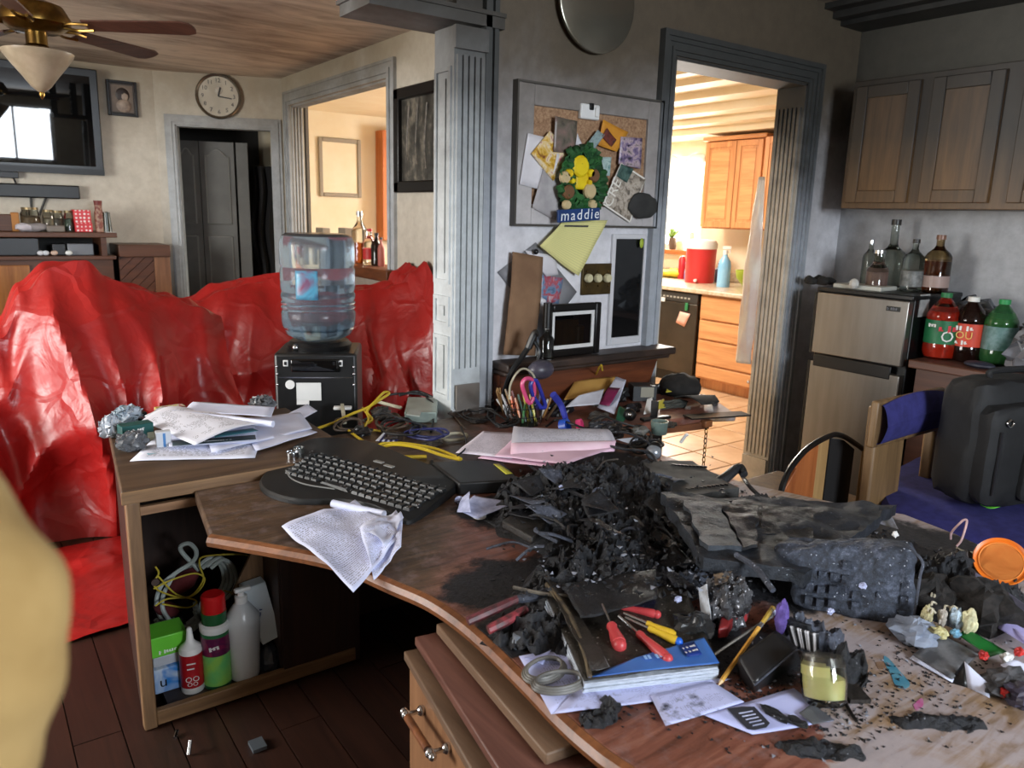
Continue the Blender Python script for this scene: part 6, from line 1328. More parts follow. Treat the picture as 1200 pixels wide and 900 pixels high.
MB().tube([dk(x, y, h) for x, y, h in ((862, 650, .125), (885, 665, .12), (906, 692, .105))], .006, 6).build('edge_rod', M_ash, slab_)
# ash-grey burnt block standing at the right
a, b = dk(930, 716), dk(1068, 736); dx = (b - a).normalized(); dy = V((-dx.y, dx.x, 0)); dy = dy if dy.y > 0 else -dy; Lb_ = (b - a).length
def fblk(q):
    e = 9; k_ = (abs(q.x) ** e + abs(q.y) ** e + abs(q.z) ** e) ** (-1 / e); p = q * k_
    w = a + dx * (p.x * .5 + .5) * Lb_ + dy * (p.y * .5 + .5) * .085 + V((0, 0, (p.z * .5 + .5) * (.125 + .03 * (p.x * .5 + .5)))) + dy * .03 * (p.z * .5 + .5)
    w += V((nz(w, 14, 3), nz(w, 14, 6), nz(w, 14, 9))) * .010 + V((nz(w, 50, 3), nz(w, 50, 6), nz(w, 50, 9))) * .005 + dx * (-.025 * max(0, -p.x) * max(0, p.z) * (1 + 2 * nz(w, 30)))
    w.z = max(w.z, DZ + .0005); return w
t = NT('burnt_block'); p_ = t.pos(); n1 = t.noise(p_, 70, 6, .75); n2 = t.noise(p_, 160, 3); br = t.noise(p_, 14, 4)
c = t.ramp(t.math('ADD', t.math('MULTIPLY', n1, .65), t.math('MULTIPLY', br, .35)), [(.36, (15, 17, 21)), (.52, (54, 61, 75)), (.7, (112, 120, 140))]); c = t.mix(t.ramp(n2, [(.68, (0, 0, 0, 1)), (.71, (1, 1, 1, 1))]), c, (196, 202, 214))
t.bump(n1, .8, .006); M_blk2 = t.out(c, .65)
blk = MB().ball((0, 0, 0), 1, 90, (1, 1, 1), fblk).build('burnt_block', M_blk2, None, 'ash-grey burnt block standing on edge at the right of the desk', 'burnt box')
kb = MB(); rnd0 = random.Random(2)
for i in range(9):
    for j in range(4):
        if rnd0.random() < .5: continue
        w = a + dx * (.12 + .80 * i / 8) * Lb_ + V((0, 0, .028 + j * .027)) - dy * (.004 - .03 * (.18 + .2 * j)) + V((0, 0, .008 * nz(V((i, j, 0)), 1.3))) + dy * .005
        kb.box(w, (Lb_ * .066, .010, .017), M=Matrix((dx, dy, V((0, 0, 1)))).transposed())
kb.build('melted_key', M_blk2, blk, kind='stuff')
MB().tube([a + dx * Lb_ * 1.0 - dy * .006 + V((0, 0, z)) for z in (.02, .08, .12, .15)] + [a + dx * Lb_ * .92 + dy * .02 + V((0, 0, .165))], .0028, 6).build('edge_wire', M_ash, blk)
# grey vented device behind the slab
dv = skew('vented_device', 'soot-grey flat plastic device with rows of vents behind the burnt slab', 'electronics', [(752, 541, .05), (812, 540, .05), (866, 572, .05), (790, 582, .055)], .03, mat('sooty_plastic', (80, 80, 78), (44, 44, 43), 14, rough=.72), .002, 85)
for k in range(9): MB().box(dk(790 + k * 4.4 - (k // 5) * 0, 545 + k * .25, .052), (.004, .018, .006), .5).build('vent', M_black, dv)
for k in range(10): MB().box(dk(806 + k * 5, 570 - k * .6 + 3, .053), (.005, .012, .005), .5).build('vent', M_black, dv)
# crumpled foil ball, white edged
c = dk(850, 732); rr = .046
def ff(q): d = q.normalized(); n = 1 + .30 * fbm(d, 3.2, 5, 4) + .10 * nz(d, 14); p = V((c.x, c.y, DZ + .052)) + V((d.x * 1.0, d.y * .9, d.z * 1.2)) * rr * n; return V((p.x, p.y, max(p.z, DZ + .001)))
foil = MB().ball((0, 0, 0), 1, 56, (1, 1, 1), ff).build('foil_ball', charmat('foil_char', (12, 12, 14), (84, 84, 88), (230, 230, 236), .62, .35, 44), None, 'crumpled charred foil ball with pale torn edges in front of the slab', 'foil')
sheet('torn_rim', [dk(822, 690, .07), dk(832, 684, .095), dk(838, 730, .03), dk(826, 738, .005)], mat('torn_white', (206, 214, 224), (150, 152, 156), 40, rough=.5), parent=foil, amp=.008, seed=91, n=8)
sheet('torn_rim', [dk(836, 676, .095), dk(858, 672, .10), dk(852, 684, .095), dk(838, 688, .09)], mat('torn_tan', (150, 132, 110), (70, 60, 54), 40, rough=.6), parent=foil, amp=.008, seed=92, n=8)
# charred book with blue cover strip
M_bkc = charmat('scorched_cover', (12, 11, 10), (56, 51, 44), (170, 166, 160), .67, .45, 30)
q0 = [dk(640, 704, .02), dk(800, 690, .02), dk(842, 786, .02), dk(684, 804, .02)]
bk = thing('burnt_book', 'thick burnt paperback with a blue strip on its scorched cover', 'book', (sum(q0, V()) / 4).xy.to_3d() + V((0, 0, DZ)))
def Fpg(u, v): return None
pgp = [(p.x, p.y) for p in q0]
pg = MB(); 
for k in range(7):
    z0 = DZ + .002 + k * .0034; s_ = [V((p[0], p[1], 0)) + V((nz(V((k, i, 0)), 1.7), nz(V((k, i, 5)), 1.7), 0)) * .004 for i, p in enumerate(pgp)]
    pg.prism([(p.x, p.y) for p in s_], z0, z0 + .0030)
pg.build('page_block', mat('page_edges', (206, 214, 226), (160, 168, 180), 60, rough=.8, stretch=(1, 1, 20)), bk, kind='stuff')
q1 = [p + V((0, 0, .0075)) for p in q0]
sheet('cover', q1, M_bkc, parent=bk, amp=.005, seed=5, n=26, solid=.002)
def lerpq(q, u, v): return q[0].lerp(q[1], u).lerp(q[3].lerp(q[2], u), v)
q2 = [lerpq(q1, u, v) + V((0, 0, .007)) for u, v in ((.42, .86), (.97, .72), (1.0, 1.0), (.03, 1.0))]
bs = sheet('cover_strip', q2, mat('cover_blue', (70, 120, 196), (54, 100, 178), 12, rough=.4), parent=bk, amp=.002, seed=6, n=14, solid=.001)
q3 = [lerpq(q1, u, v) + V((0, 0, .0105)) for u, v in ((.76, .80), (.88, .775), (.895, .91), (.785, .925))]
sheet('cover_badge', q3, mat('badge_blue', (20, 52, 130)), parent=bk, amp=.001, n=4, solid=.001)
for k in range(2): dash(7, .0065, frame_m(lerpq(q3, .5, .33 + .34 * k) + V((0, 0, .0022)), q3[1] - q3[0], (0, 0, 1)), M_white, bk)
dash(5, .012, frame_m(lerpq(q1, .55, .89) + V((0, 0, .0125)), q1[1] - q1[0], (0, 0, 1)), mat('strip_pale', (150, 190, 236)), bk)
sheet('cover_stamp', [lerpq(q1, u, v) + V((0, 0, .009)) for u, v in ((.10, .84), (.2, .82), (.205, .93), (.1, .95))], mat('stamp_pale', (150, 150, 150), (80, 80, 84), 60), parent=bk, amp=.002, n=4)
sheet('burnt_page', [lerpq(q1, u, v) + V((0, 0, h)) for u, v, h in ((.0, -.02, .03), (.10, -.02, .012), (.16, .98, .012), (.02, 1.03, .02))], M_charb, parent=bk, amp=.010, seed=7, n=12)
sheet('burnt_page', [lerpq(q1, u, v) + V((0, 0, h)) for u, v, h in ((.1, .0, .018), (.8, -.05, .022), (.72, .34, .02), (.12, .5, .018))], M_char, parent=bk, amp=.012, seed=9, n=16)
MB().tube([lerpq(q1, .0, 0) + V((0, 0, .03)), lerpq(q1, .06, .4) + V((0, 0, .026)), lerpq(q1, .06, .8) + V((0, 0, .02)), lerpq(q1, .04, 1.0) + V((0, 0, .01))], .005, 6).build('curled_edge', mat('curl_tan', (112, 98, 74), (50, 44, 38), 30), bk)
# open black scorched box, barcode block, purple scrap, pencil
q = [dk(868, 772, .045), dk(925, 742, .05), dk(932, 760, .035), dk(884, 806, .02)]
bxk = thing('scorched_box', 'scorched black box with open lid beside the candle jar', 'box', (dk(895, 790)))
for nm, qq in (('lid', [dk(866, 770, .05), dk(908, 740, .06), dk(934, 760, .045), dk(884, 802, .03)]), ('side', [dk(884, 802, .03), dk(934, 760, .045), dk(938, 778, .0), dk(884, 812, .0)]), ('side', [dk(866, 770, .05), dk(884, 802, .03), dk(884, 812, .0), dk(864, 790, .0)])):
    sheet(nm, qq, mat('box_black', (24, 24, 25), (38, 38, 40), 14, rough=.32) if 'box_black' not in bpy.data.materials else bpy.data.materials['box_black'], parent=bxk, amp=.002, seed=3, n=8, solid=.004)
MB().tube([dk(884, 803, .032), dk(934, 761, .047)], .0018, 6, 1).build('lid_edge', M_ash, bxk)
bc_ = thing('striped_carton', 'burnt carton scrap with black and white stripes above the candle jar', 'carton', dk(945, 770))
q = [dk(921, 733, .05), dk(958, 745, .055), dk(958, 768, .015), dk(928, 756, .012)]
def stripe():
    t = NT('bar_stripes'); tc = t.n('ShaderNodeTexCoord'); s = t.n('ShaderNodeSeparateXYZ'); t.l(tc.outputs['UV'], s.inputs[0]); f = t.math('FRACT', t.math('MULTIPLY', s.outputs[0], 4.2)); f2 = t.math('FRACT', t.math('MULTIPLY', s.outputs[0], 9.7))
    return t.out(t.mix(t.math('MAXIMUM', t.math('LESS_THAN', f, .45), t.math('LESS_THAN', f2, .2)), (222, 224, 232), (22, 22, 26)), .6)
sheet('face', q, stripe(), parent=bc_, amp=.003, n=8, solid=.004)
sheet('back', [p + V((.014, .03, -.006)) for p in q], M_char, parent=bc_, amp=.012, n=8, solid=.006)
heap('ash_mound', 'grey ash crust between the striped carton and the burnt block', 950, 752, .055, .05, .05, 99, M_ash, 60, 0, 1)
MB().ball((0, 0, 0), 1, 18, (1, 1, 1), lambda q: dk(916, 722, .05) + V((q.x * .012, q.y * .012, q.z * .035)) * (1 + .4 * nz(q, 2)) + V((0, 0, 0))).build('purple_scrap', mat('purple_cloth', (112, 90, 168), (80, 62, 130), 60, rough=.8), None, 'purple melted scrap standing beside the yellow pencil top', 'scrap')
p0, p1 = dk(842, 803, .006), dk(906, 712, .075); dpn = (p1 - p0)
pnc = thing('pencil', 'yellow pencil leaning diagonally on the scorched box', 'pencil', p0)
MB().cyl(p0 + dpn * .05, p0 + dpn * .72, .0042, .0042, 6).build('barrel', mat('pencil_yellow', (222, 172, 78), (206, 150, 60), 20, rough=.4), pnc)
MB().cyl(p0, p0 + dpn * .05, .0008, .0042, 6).build('tip', mat('pencil_wood', (222, 190, 140)), pnc)
MB().cyl(p0 + dpn * .72, p0 + dpn * .78, .0044, .0044, 8).build('ferrule', M_chrome, pnc)
MB().cyl(p0 + dpn * .78, p0 + dpn * 1.0, .0042, .0050, 6).build('charred_end', mat('pencil_burn', (196, 160, 60), (60, 50, 40), 50), pnc)
MB().tube([dk(833, 770, .02), dk(870, 745, .045), dk(905, 722, .06)], .003, 6).build('metal_rod', mat('grey_rod', (120, 120, 118), rough=.35, metal=.7), None, 'thin grey metal rod lying along the yellow pencil', 'rod')
# candle jar
cj = dk(966, 829); Mt = Matrix.Rotation(math.radians(-22), 3, V((.81, -.58, 0))); rj, hj = .037, .080
jt = thing('candle_jar', 'small glass jar of pale yellow candle wax with a burnt rim', 'candle', cj)
pr = [(0, 0), (rj * .8, 0), (rj * .97, hj * .12), (rj * 1.03, hj * .45), (rj * .98, hj * .8), (rj * .86, hj * 1.0), (rj * .84, hj * 1.0), (rj * .92, hj * .8), (rj * .97, hj * .45), (rj * .9, hj * .16), (0, hj * .08)]
MB().lathe(pr, cj + V((0, 0, .006)), 36, Mt).build('glass', glassm('jar_clear', (240, 242, 232), .02), jt)
MB().lathe([(0, hj * .1), (rj * .86, hj * .17), (rj * .94, hj * .45), (rj * .93, hj * .55), (rj * .6, hj * .62), (rj * .3, hj * .48), (0, hj * .46)], cj + V((0, 0, .006)), 30, Mt).build('wax', mat('pale_wax', (226, 220, 160), (206, 198, 132), 9, rough=.35, Subsurface_Weight=.15), jt)
def fw_(q): p = cj + V((-.004, -.004, .006)) + Mt @ V((q.x * rj * .9, q.y * rj * .9, hj * .74 + q.z * hj * .18)); return p
MB().lathe([(rj * .99, hj * .82), (rj * .90, hj * 1.0), (rj * .86, hj * 1.01)], cj + V((0, 0, .006)), 36, Mt).build('sooty_rim', mat('rim_soot', (30, 28, 26), (90, 84, 70), 60, rough=.4, Alpha=.45), jt)
wx = MB().lathe([(rj * .945, hj * .5), (rj * .95, hj * .85), (rj * .9, hj * .9)], cj + V((0, 0, .006)), 36, Mt); k_keep = []
for f in wx.f:
    m_ = sum((wx.v[i] for i in f), V()) / len(f) - cj
    if m_.x * (-.4) + m_.y * (-.0) + .0 * m_.z > .004: k_keep.append(f)
wx.f = k_keep; wx.u = [None] * len(k_keep); wx.mi = [0] * len(k_keep); wx.build('wax_film', bpy.data.materials['pale_wax'], jt)
heap('charred_heap', 'dark burnt crust behind the candle jar', 985, 790, .045, .05, .055, 111, M_char, 60, 0, .9)
MB().bar(dk(988, 812, .005), dk(1012, 812, .004), .05, .008).build('charred_chip', M_charb, None, 'brown charred chip to the right of the candle jar', 'charred chip')
MB().tube([dk(990, 822, .004), dk(998, 836, .003), dk(1004, 845, .002)], .003, 5).build('burnt_match', M_black, None, 'thin burnt matchstick by the foot of the candle jar', 'match')
# paint stains on the bare wood (thin dried film, part of the desk)
def blot(pts, m, h=.0008, nm='paint_stain'):
    P = [dk(x, y, h) for x, y in pts]; P = smooth_path(P + [P[0]], 4)[:-1]; MB().prism([(p.x, p.y) for p in P], DZ, DZ + h).build(nm, m, dsk)
blot([(1036, 768), (1042, 772), (1054, 786), (1066, 800), (1062, 806), (1050, 804), (1044, 790), (1036, 776)], mat('blue_paint', (64, 132, 158), (96, 150, 168), 40, rough=.5))
blot([(1070, 826), (1080, 818), (1082, 826), (1074, 832)], mat('pink_paint', (188, 84, 140), (190, 130, 166), 60, rough=.5))
blot([(1026, 776), (1036, 776), (1038, 782), (1030, 784)], mat('brown_paint', (120, 92, 66), (140, 112, 90), 60, rough=.5))
# loose flakes and crumbs, far too many to count
rnd = random.Random(5); fk = MB(); fa = MB()
for k in range(5200):
    zone = rnd.choice(((700, 600, 130, 90), (740, 680, 150, 50), (880, 640, 160, 70), (640, 750, 50, 50), (1000, 660, 110, 60), (720, 800, 120, 40), (960, 830, 120, 50), (1100, 760, 90, 90), (620, 820, 60, 60), (900, 790, 100, 60)))
    x = rnd.gauss(zone[0], zone[2] * .5); y = rnd.gauss(zone[1], zone[3] * .5)
    if not (575 < x < 1195 and y < 895): continue
    h = .001
    if 600 < x < 860 and y < 700: h = rnd.uniform(.0, .11)
    p = dk(x, y, h)
    if p.x < .80 or p.x > 1.98: continue
    s = rnd.uniform(.0012, .006) * (1.4 if y < 700 else .8)
    Rm = Matrix.Rotation(rnd.uniform(0, 6.3), 3, 'Z') @ Matrix.Rotation(rnd.gauss(0, .5), 3, 'X')
    (fk if rnd.random() < .88 else fa).add([p + Rm @ V(o) * s for o in ((-1, -.6, 0), (1, -.5, .2), (.3, .9, .5), (0, 0, -.5))], [(0, 1, 2), (0, 3, 1), (1, 3, 2), (2, 3, 0)])
fk.build('char_flakes', M_char, None, 'black char flakes strewn over the burnt desk', 'char flakes', kind='stuff', smooth=False)
fa.build('ash_flakes', mat('pale_ash', (168, 172, 184), (120, 124, 136), 90, rough=.8), None, 'pale ash flakes strewn over the burnt desk', 'ash flakes', kind='stuff', smooth=False)
# charred sticks and wires stuck in the heap
for k in range(26):
    x, y = rnd.uniform(600, 810), rnd.uniform(545, 665); h = .03 + .07 * max(0, 1 - math.hypot((x - 700) / 130, (y - 590) / 80)); p = dk(x, y, h); a = rnd.uniform(0, 6.3); l = rnd.uniform(.04, .11); e = p + V((math.cos(a) * l, math.sin(a) * l, rnd.uniform(-.02, .04)))
    MB().tube([p, p.lerp(e, .5) + V((rnd.gauss(0, .008), rnd.gauss(0, .008), .01)), e], rnd.uniform(.0018, .0045), 5, 4).build('charred_stick', (M_char, M_ash, M_charb)[k % 3], HEAP)
for k in range(18):
    x, y = rnd.uniform(610, 800), rnd.uniform(555, 690); h = .02 + .08 * max(0, 1 - math.hypot((x - 700) / 130, (y - 590) / 80)); p = dk(x, y, h)
    sheet('charred_sheet', [p + V((rnd.gauss(0, .012), rnd.gauss(0, .012), rnd.gauss(.008, .012))) + V(o) * rnd.uniform(.02, .045) for o in ((-1, -1, 0), (1, -1, 0), (1, 1, .3), (-1, 1, .2))], (M_char, M_ash, M_char)[k % 3], parent=HEAP, amp=.012, seed=k * 3, n=7)
p = dk(865, 552, .04); MB().tube([dk(838, 568, .03), dk(850, 560, .045), dk(866, 548, .06), dk(872, 556, .05)], lambda f: .018 - .006 * f, 10).build('charred_stub', M_char, None, 'thick charred stub rising behind the grey vented device', 'charred stub')
for k, (pts, lab) in enumerate(((((866, 552, .03), (880, 572, .03), (900, 588, .02)), 'charred strut slanting down right of the thick stub'), (((592, 520, .02), (640, 560, .05), (700, 590, .11)), 'long charred strip running from the black case into the heap'), (((602, 688, .04), (640, 696, .05), (690, 700, .045)), 'pale scorched stick lying across above the burnt book'), (((660, 712, .03), (700, 716, .03), (742, 708, .04)), 'thin burnt wire on the cover of the book'))):
    MB().tube([dk(x, y, h) for x, y, h in pts], .006 - .001 * k, 6).build('charred_strip', (M_char, M_char, mat('scorched_wood', (112, 106, 96), (60, 56, 52), 40), M_ash)[k], None, lab, 'charred strip')
# ================================================================== things lying on the desk
CT = .7655                                     # top of the left cabinet
def ck(x, y, h=0.0): return aZ(x, y, CT + h)
# ---- paper pile at the left end
M_print = printed('letter_print', sx=30, sy=44); M_print2 = printed('form_print', (226, 230, 246), (60, 62, 80), 22, 52, .9)
M_plain = mat('plain_sheet', (222, 226, 246), (206, 212, 236), 5, rough=.75)
sheet('letter', [ck(152, 541, .001), ck(299, 538, .001), ck(310, 500, .001), ck(196, 500, .001)], M_print2, 'lowest printed sheet of the paper pile, reaching furthest toward the cabinet front', amp=.003, seed=1)
sheet('letter', [ck(248, 531, .010), ck(366, 503, .010), ck(352, 484, .010), ck(236, 496, .010)], M_plain, 'white sheet at the right of the paper pile beside the tins', amp=.003, seed=2)
sheet('letter', [ck(300, 530, .006), ck(372, 508, .006), ck(344, 496, .006), ck(290, 512, .006)], M_plain, 'creased white sheet edge below the right side of the paper pile', amp=.004, seed=3)
brc = thing('brochure', 'white brochure with a dark header strip in the paper pile', 'brochure', ck(250, 520, .014))
sheet('page', [ck(198, 524, .016), ck(302, 518, .016), ck(298, 496, .016), ck(198, 500, .016)], M_plain, parent=brc, amp=.002, n=6)
sheet('header_strip', [ck(202, 523, .020), ck(300, 515, .020), ck(299, 510, .020), ck(202, 517, .020)], mat('dark_header', (34, 52, 58)), parent=brc, amp=.001, n=4)
sheet('teal_strip', [ck(252, 513, .021), ck(303, 505, .021), ck(296, 502, .021), ck(250, 508, .021)], mat('teal_strip', (60, 120, 130)), parent=brc, amp=.001, n=4)
dash(30, .006, frame_m(ck(251, 516.5, .0225), ck(300, 512, .02) - ck(202, 519, .02), (0, 0, 1)), M_white, brc)
sheet('letter', [ck(166, 494, .035), ck(228, 523, .028), ck(320, 497, .04), ck(212, 478, .05)], M_print, 'large printed letter curling on top of the paper pile', amp=.005, seed=4, n=16, curl=lambda u, v: .02 * math.sin(v * 3.1))
sheet('letter', [ck(170, 492, .03), ck(206, 505, .03), ck(218, 486, .04), ck(190, 480, .04)], printed('scribble_print', (216, 218, 226), (70, 72, 86), 40, 30, 1.0), 'small crinkled printed slip at the left of the paper pile', amp=.012, seed=5, n=12)
rp = thing('rolled_letter', 'rolled white letter lying along the back of the paper pile', 'paper', ck(260, 490, .05))
A_, B_ = ck(203, 484, .055), ck(320, 497, .05); MB().tube([A_, A_.lerp(B_, .3), A_.lerp(B_, .7), B_], .012, 12).build('roll', M_plain, rp); MB().tube([A_ - (B_ - A_) * .002, A_ + (B_ - A_) * .01], .009, 12, 1).build('roll_end', mat('roll_shade', (190, 194, 214)), rp)
sheet('letter', [ck(215, 482, .055), ck(318, 490, .05), ck(322, 478, .06), ck(226, 472, .05)], M_plain, 'white sheet lying behind the rolled letter', amp=.004, seed=6)
sheet('letter', [ck(345, 497, .006), ck(372, 482, .006), ck(360, 474, .006), ck(332, 488, .006)], M_plain, 'narrow white sheet between paper pile and yellow cables', amp=.002, seed=8)
def carton(name, label, cat, px, py, w, d, h, rz, m, base=CT, lab=None, **k):
    p = aZ(px, py, base); o = MB().box((0, 0, h / 2), (w, d, h)).build(name, m, None, label, cat, loc=p + V((0, 0, .0008)), rz=rz, bev=.002, **k); return o
t = carton('teal_carton', 'teal green carton with white lettering at the left of the paper pile', 'box', 160, 517, .10, .05, .062, .15, mat('teal_box', (20, 92, 88), (14, 76, 74), 6, rough=.4))
W_ = wm(t); dash(7, .012, W_ @ frame_m((-.004, -.0262, .045), (1, 0, 0), (0, -1, 0)), M_white, t)
MB().bb((.028, -.027, .0), (.05, -.0255, .03)).build('yellow_patch', mat('pale_patch', (190, 196, 170)), t, local=True)
bagmesh('clear_wrapper', 'clear plastic wrapper in front of the teal carton', ck(155, 528) + V((0, 0, .03)), (.045, .03, .032), 21, M_bag, .012, CT, cat='wrapper')
bagmesh('white_wrapper', 'crumpled white plastic at the far left corner of the cabinet top', ck(130, 512) + V((0, 0, .035)), (.03, .03, .04), 23, mat('white_film', (206, 212, 222), (160, 166, 176), 16, rough=.3), .02, CT, cat='wrapper')
bagmesh('white_wrapper', 'crumpled white plastic bag behind the teal carton', ck(150, 499) + V((0, 0, .04)), (.045, .03, .03), 25, mat('white_film2', (190, 200, 212), (130, 150, 160), 14, rough=.3), .02, CT, cat='wrapper')
t = carton('matchbox', 'white small carton with blue stripe standing before the paper pile', 'box', 192, 524, .045, .03, .055, -.1, mat('pill_white', (206, 212, 220), rough=.5))
MB().bb((-.002, -.0158, .004), (.006, -.0148, .05)).build('stripe', mat('pill_blue', (70, 130, 190)), t, local=True)
carton('black_box', 'tiny black box behind the teal carton', 'box', 163, 494, .05, .035, .035, .1, M_black)
t = carton('colourful_carton', 'yellow red and white printed carton at the back left of the cabinet', 'box', 200, 490, .10, .045, .045, .1, swirl('carton_print', [(40, 40, 44), (216, 190, 50), (210, 212, 206), (190, 60, 50), (60, 110, 60)], 30, .4))
carton('flat_blue_card', 'pale blue flat card peeking from under the wrapper', 'card', 182, 532, .05, .02, .004, .2, mat('pale_bluecard', (120, 180, 200)))
bagmesh('clear_wrapper', 'clear crinkled film at the right rear of the paper pile', ck(308, 482) + V((0, 0, .03)), (.045, .04, .03), 31, M_bag, .02, CT, cat='wrapper')
for px, py, r, h, lab, base in ((343, 537, .019, .022, 'small silver tin nearest the keyboard corner', CT), (350, 531, .017, .02, 'small silver tin just behind the nearest tin', CT), (385, 523, .026, .025, 'larger silver tin with shiny lid behind the keyboard', DZ)):
    p = aZ(px, py, base); t = thing('metal_tin', lab, 'tin', p); MB().lathe([(0, 0), (r, 0), (r, h), (r * .95, h), (r * .93, h * .8), (0, h * .8)], p, 20).build('body', M_chrome if h > .021 else mat('tin_steel', (150, 152, 150), rough=.3, metal=.9), t)
    MB().lathe([(r * .6, h * .82), (r * .55, h * .95), (0, h * 1.0)], p, 16).build('lid', M_chrome, t)
sheet('paper_scrap', [dk(352, 531, .003), dk(372, 524, .003), dk(366, 516, .003), dk(350, 522, .003)], mat('grey_scrap', (130, 130, 132)), 'grey paper scrap between the tins', amp=.004)
# ---- keyboard
K0, K1, K2, K3 = dk(334, 552, .03), dk(484, 598, .03), dk(531, 570, .045), dk(366, 526, .045)
kbt = thing('keyboard', 'large black ergonomic keyboard with wrist rest and dusty keys', 'keyboard', dk(420, 565))
body = [dk(x, y) for x, y in ((304, 569), (310, 560), (330, 543), (350, 529), (378, 522), (430, 526), (480, 546), (536, 568), (534, 578), (512, 596), (486, 613), (470, 614), (440, 600), (400, 592), (350, 592), (320, 585), (307, 577))]
P = smooth_path(body + [body[0]], 3)[:-1]
M_kb = mat('keyboard_black', (13, 14, 15), (24, 25, 26), 14, rough=.5); M_key = mat('key_black', (15, 16, 17), (34, 36, 38), 40, rough=.45)
kc_ = sum((K0, K1, K2, K3), V()) / 4; kx = (K1 - K0).normalized(); ky = V((-kx.y, kx.x, 0))
def ztop_k(p): d = (p - kc_).dot(ky); return DZ + .026 + .09 * max(-.1, min(.08, d + .02)) * .9
nP = len(P); kbm = MB(); vs = [V((p.x, p.y, DZ + .001)) for p in P] + [V((p.x, p.y, ztop_k(p) - .006)) for p in P]
cc_ = sum(P, V()) / nP
vs += [V((cc_.x + (p.x - cc_.x) * .975, cc_.y + (p.y - cc_.y) * .975, ztop_k(p))) for p in P] + [V((cc_.x, cc_.y, ztop_k(cc_)))]
kbm.add(vs, [tuple(range(nP - 1, -1, -1))] + [(i, (i + 1) % nP, nP + (i + 1) % nP, nP + i) for i in range(nP)] + [(nP + i, nP + (i + 1) % nP, 2 * nP + (i + 1) % nP, 2 * nP + i) for i in range(nP)] + [(2 * nP + i, 2 * nP + (i + 1) % nP, 3 * nP) for i in range(nP)])
kbm.build('body', M_kb, kbt)
lk = (K1 - K0).length; I_ = wm(kbt).inverted(); key0 = None; kr = random.Random(9)
for j in range(6):
    for i in range(18):
        u, v = (i + .5 + .25 * (j % 2)) / 18.5, (j + .5) / 6
        if j == 0 and 5 <= i <= 9:
            if i != 7: continue
        if i in (12,) and j in (2,): continue
        p = K0.lerp(K1, u).lerp(K3.lerp(K2, u), v); arc = .012 * math.cos((u - .36) * 5.5)
        p = p + ky * arc * .9 * v; p.z = ztop_k(p) + .0035
        if key0 is None:
            w_, h_ = lk / 18.5 * .86, (K3 - K0).length / 6 * .74
            key0 = MB().add([V((a * w_ / 2 * s, b * h_ / 2 * s, z)) for z, s in ((-.004, 1.0), (.0045, .80)) for a, b in ((-1, -1), (1, -1), (1, 1), (-1, 1))], [(3, 2, 1, 0), (4, 5, 6, 7), (0, 1, 5, 4), (1, 2, 6, 5), (2, 3, 7, 6), (3, 0, 4, 7)]).build('key', M_key, kbt, local=True)
            o = key0
        else: o = key0.copy(); COL.objects.link(o)
        if j == 0 and i == 7: o.scale = (5, 1, 1)
        o.location = I_ @ p; o.rotation_euler = (0, 0, math.atan2(kx.y, kx.x) + .10 * (u - .4))
mk = MB(); 
for k in range(150):
    u, v = kr.random(), kr.random(); p = K0.lerp(K1, u).lerp(K3.lerp(K2, u), v); p.z = ztop_k(p) + .0088; mk.box(p, (kr.uniform(.001, .005), kr.uniform(.001, .003), .0006), kr.random())
mk.build('dust_fleck', mat('dust_white', (168, 170, 172), rough=.8), kbt, kind='stuff')
arcp = [dk(x, y, .034) for x, y in ((335, 551), (342, 561), (360, 568), (392, 573))]; MB().tube(arcp, .0022, 5).build('trim_line', mat('trim_grey', (120, 122, 120)), kbt)
for x, y in ((444, 541), (456, 546)): MB().box(dk(x, y, .045), (.035, .014, .003), math.atan2(kx.y, kx.x)).build('indicator_panel', mat('panel_silver', (130, 132, 130), rough=.35) if 'panel_silver' not in bpy.data.materials else bpy.data.materials['panel_silver'], kbt)
# ---- printed pages hanging over the edge
M_sched = printed('schedule_print', (216, 222, 250), (36, 38, 54), 44, 46, 1.4, marg=.04)
hp = thing('loose_page', 'creased printed page hanging over the front edge of the desk before the keyboard', 'paper', dk(410, 625))
def Fh(q4):
    q = [V(p) for p in q4]
    return lambda u, v: (q[0].lerp(q[1], u).lerp(q[3].lerp(q[2], u), v)) + V((0, 0, .010 * math.sin(u * 5 + v * 3) * .6 + .012 * fbm(V((u * 2, v * 2, 0)), 1.3, 2, 2)))
MB().grid(Fh([dk(330, 619, .012), dk(416, 584, .03), dk(470, 626, .05), aZ(414, 694, .735)]), 18, 18).build('page', M_sched, hp, solid=.0008)
MB().grid(Fh([dk(422, 620, .045), dk(464, 596, .055), dk(473, 606, .055), dk(452, 640, .048)]), 8, 8).build('folded_corner', M_plain, hp, solid=.0008)
MB().grid(Fh([dk(422, 622, .045), dk(472, 606, .055), dk(470, 640, .05), aZ(438, 680, .738)]), 10, 10).build('folded_flap', M_sched, hp, solid=.0008)
A_, B_ = dk(390, 590, .022), dk(450, 603, .028); MB().tube([A_, A_.lerp(B_, .5), B_], .011, 10).build('rolled_page', M_plain, None, 'short rolled page lying against the front of the keyboard', 'paper')
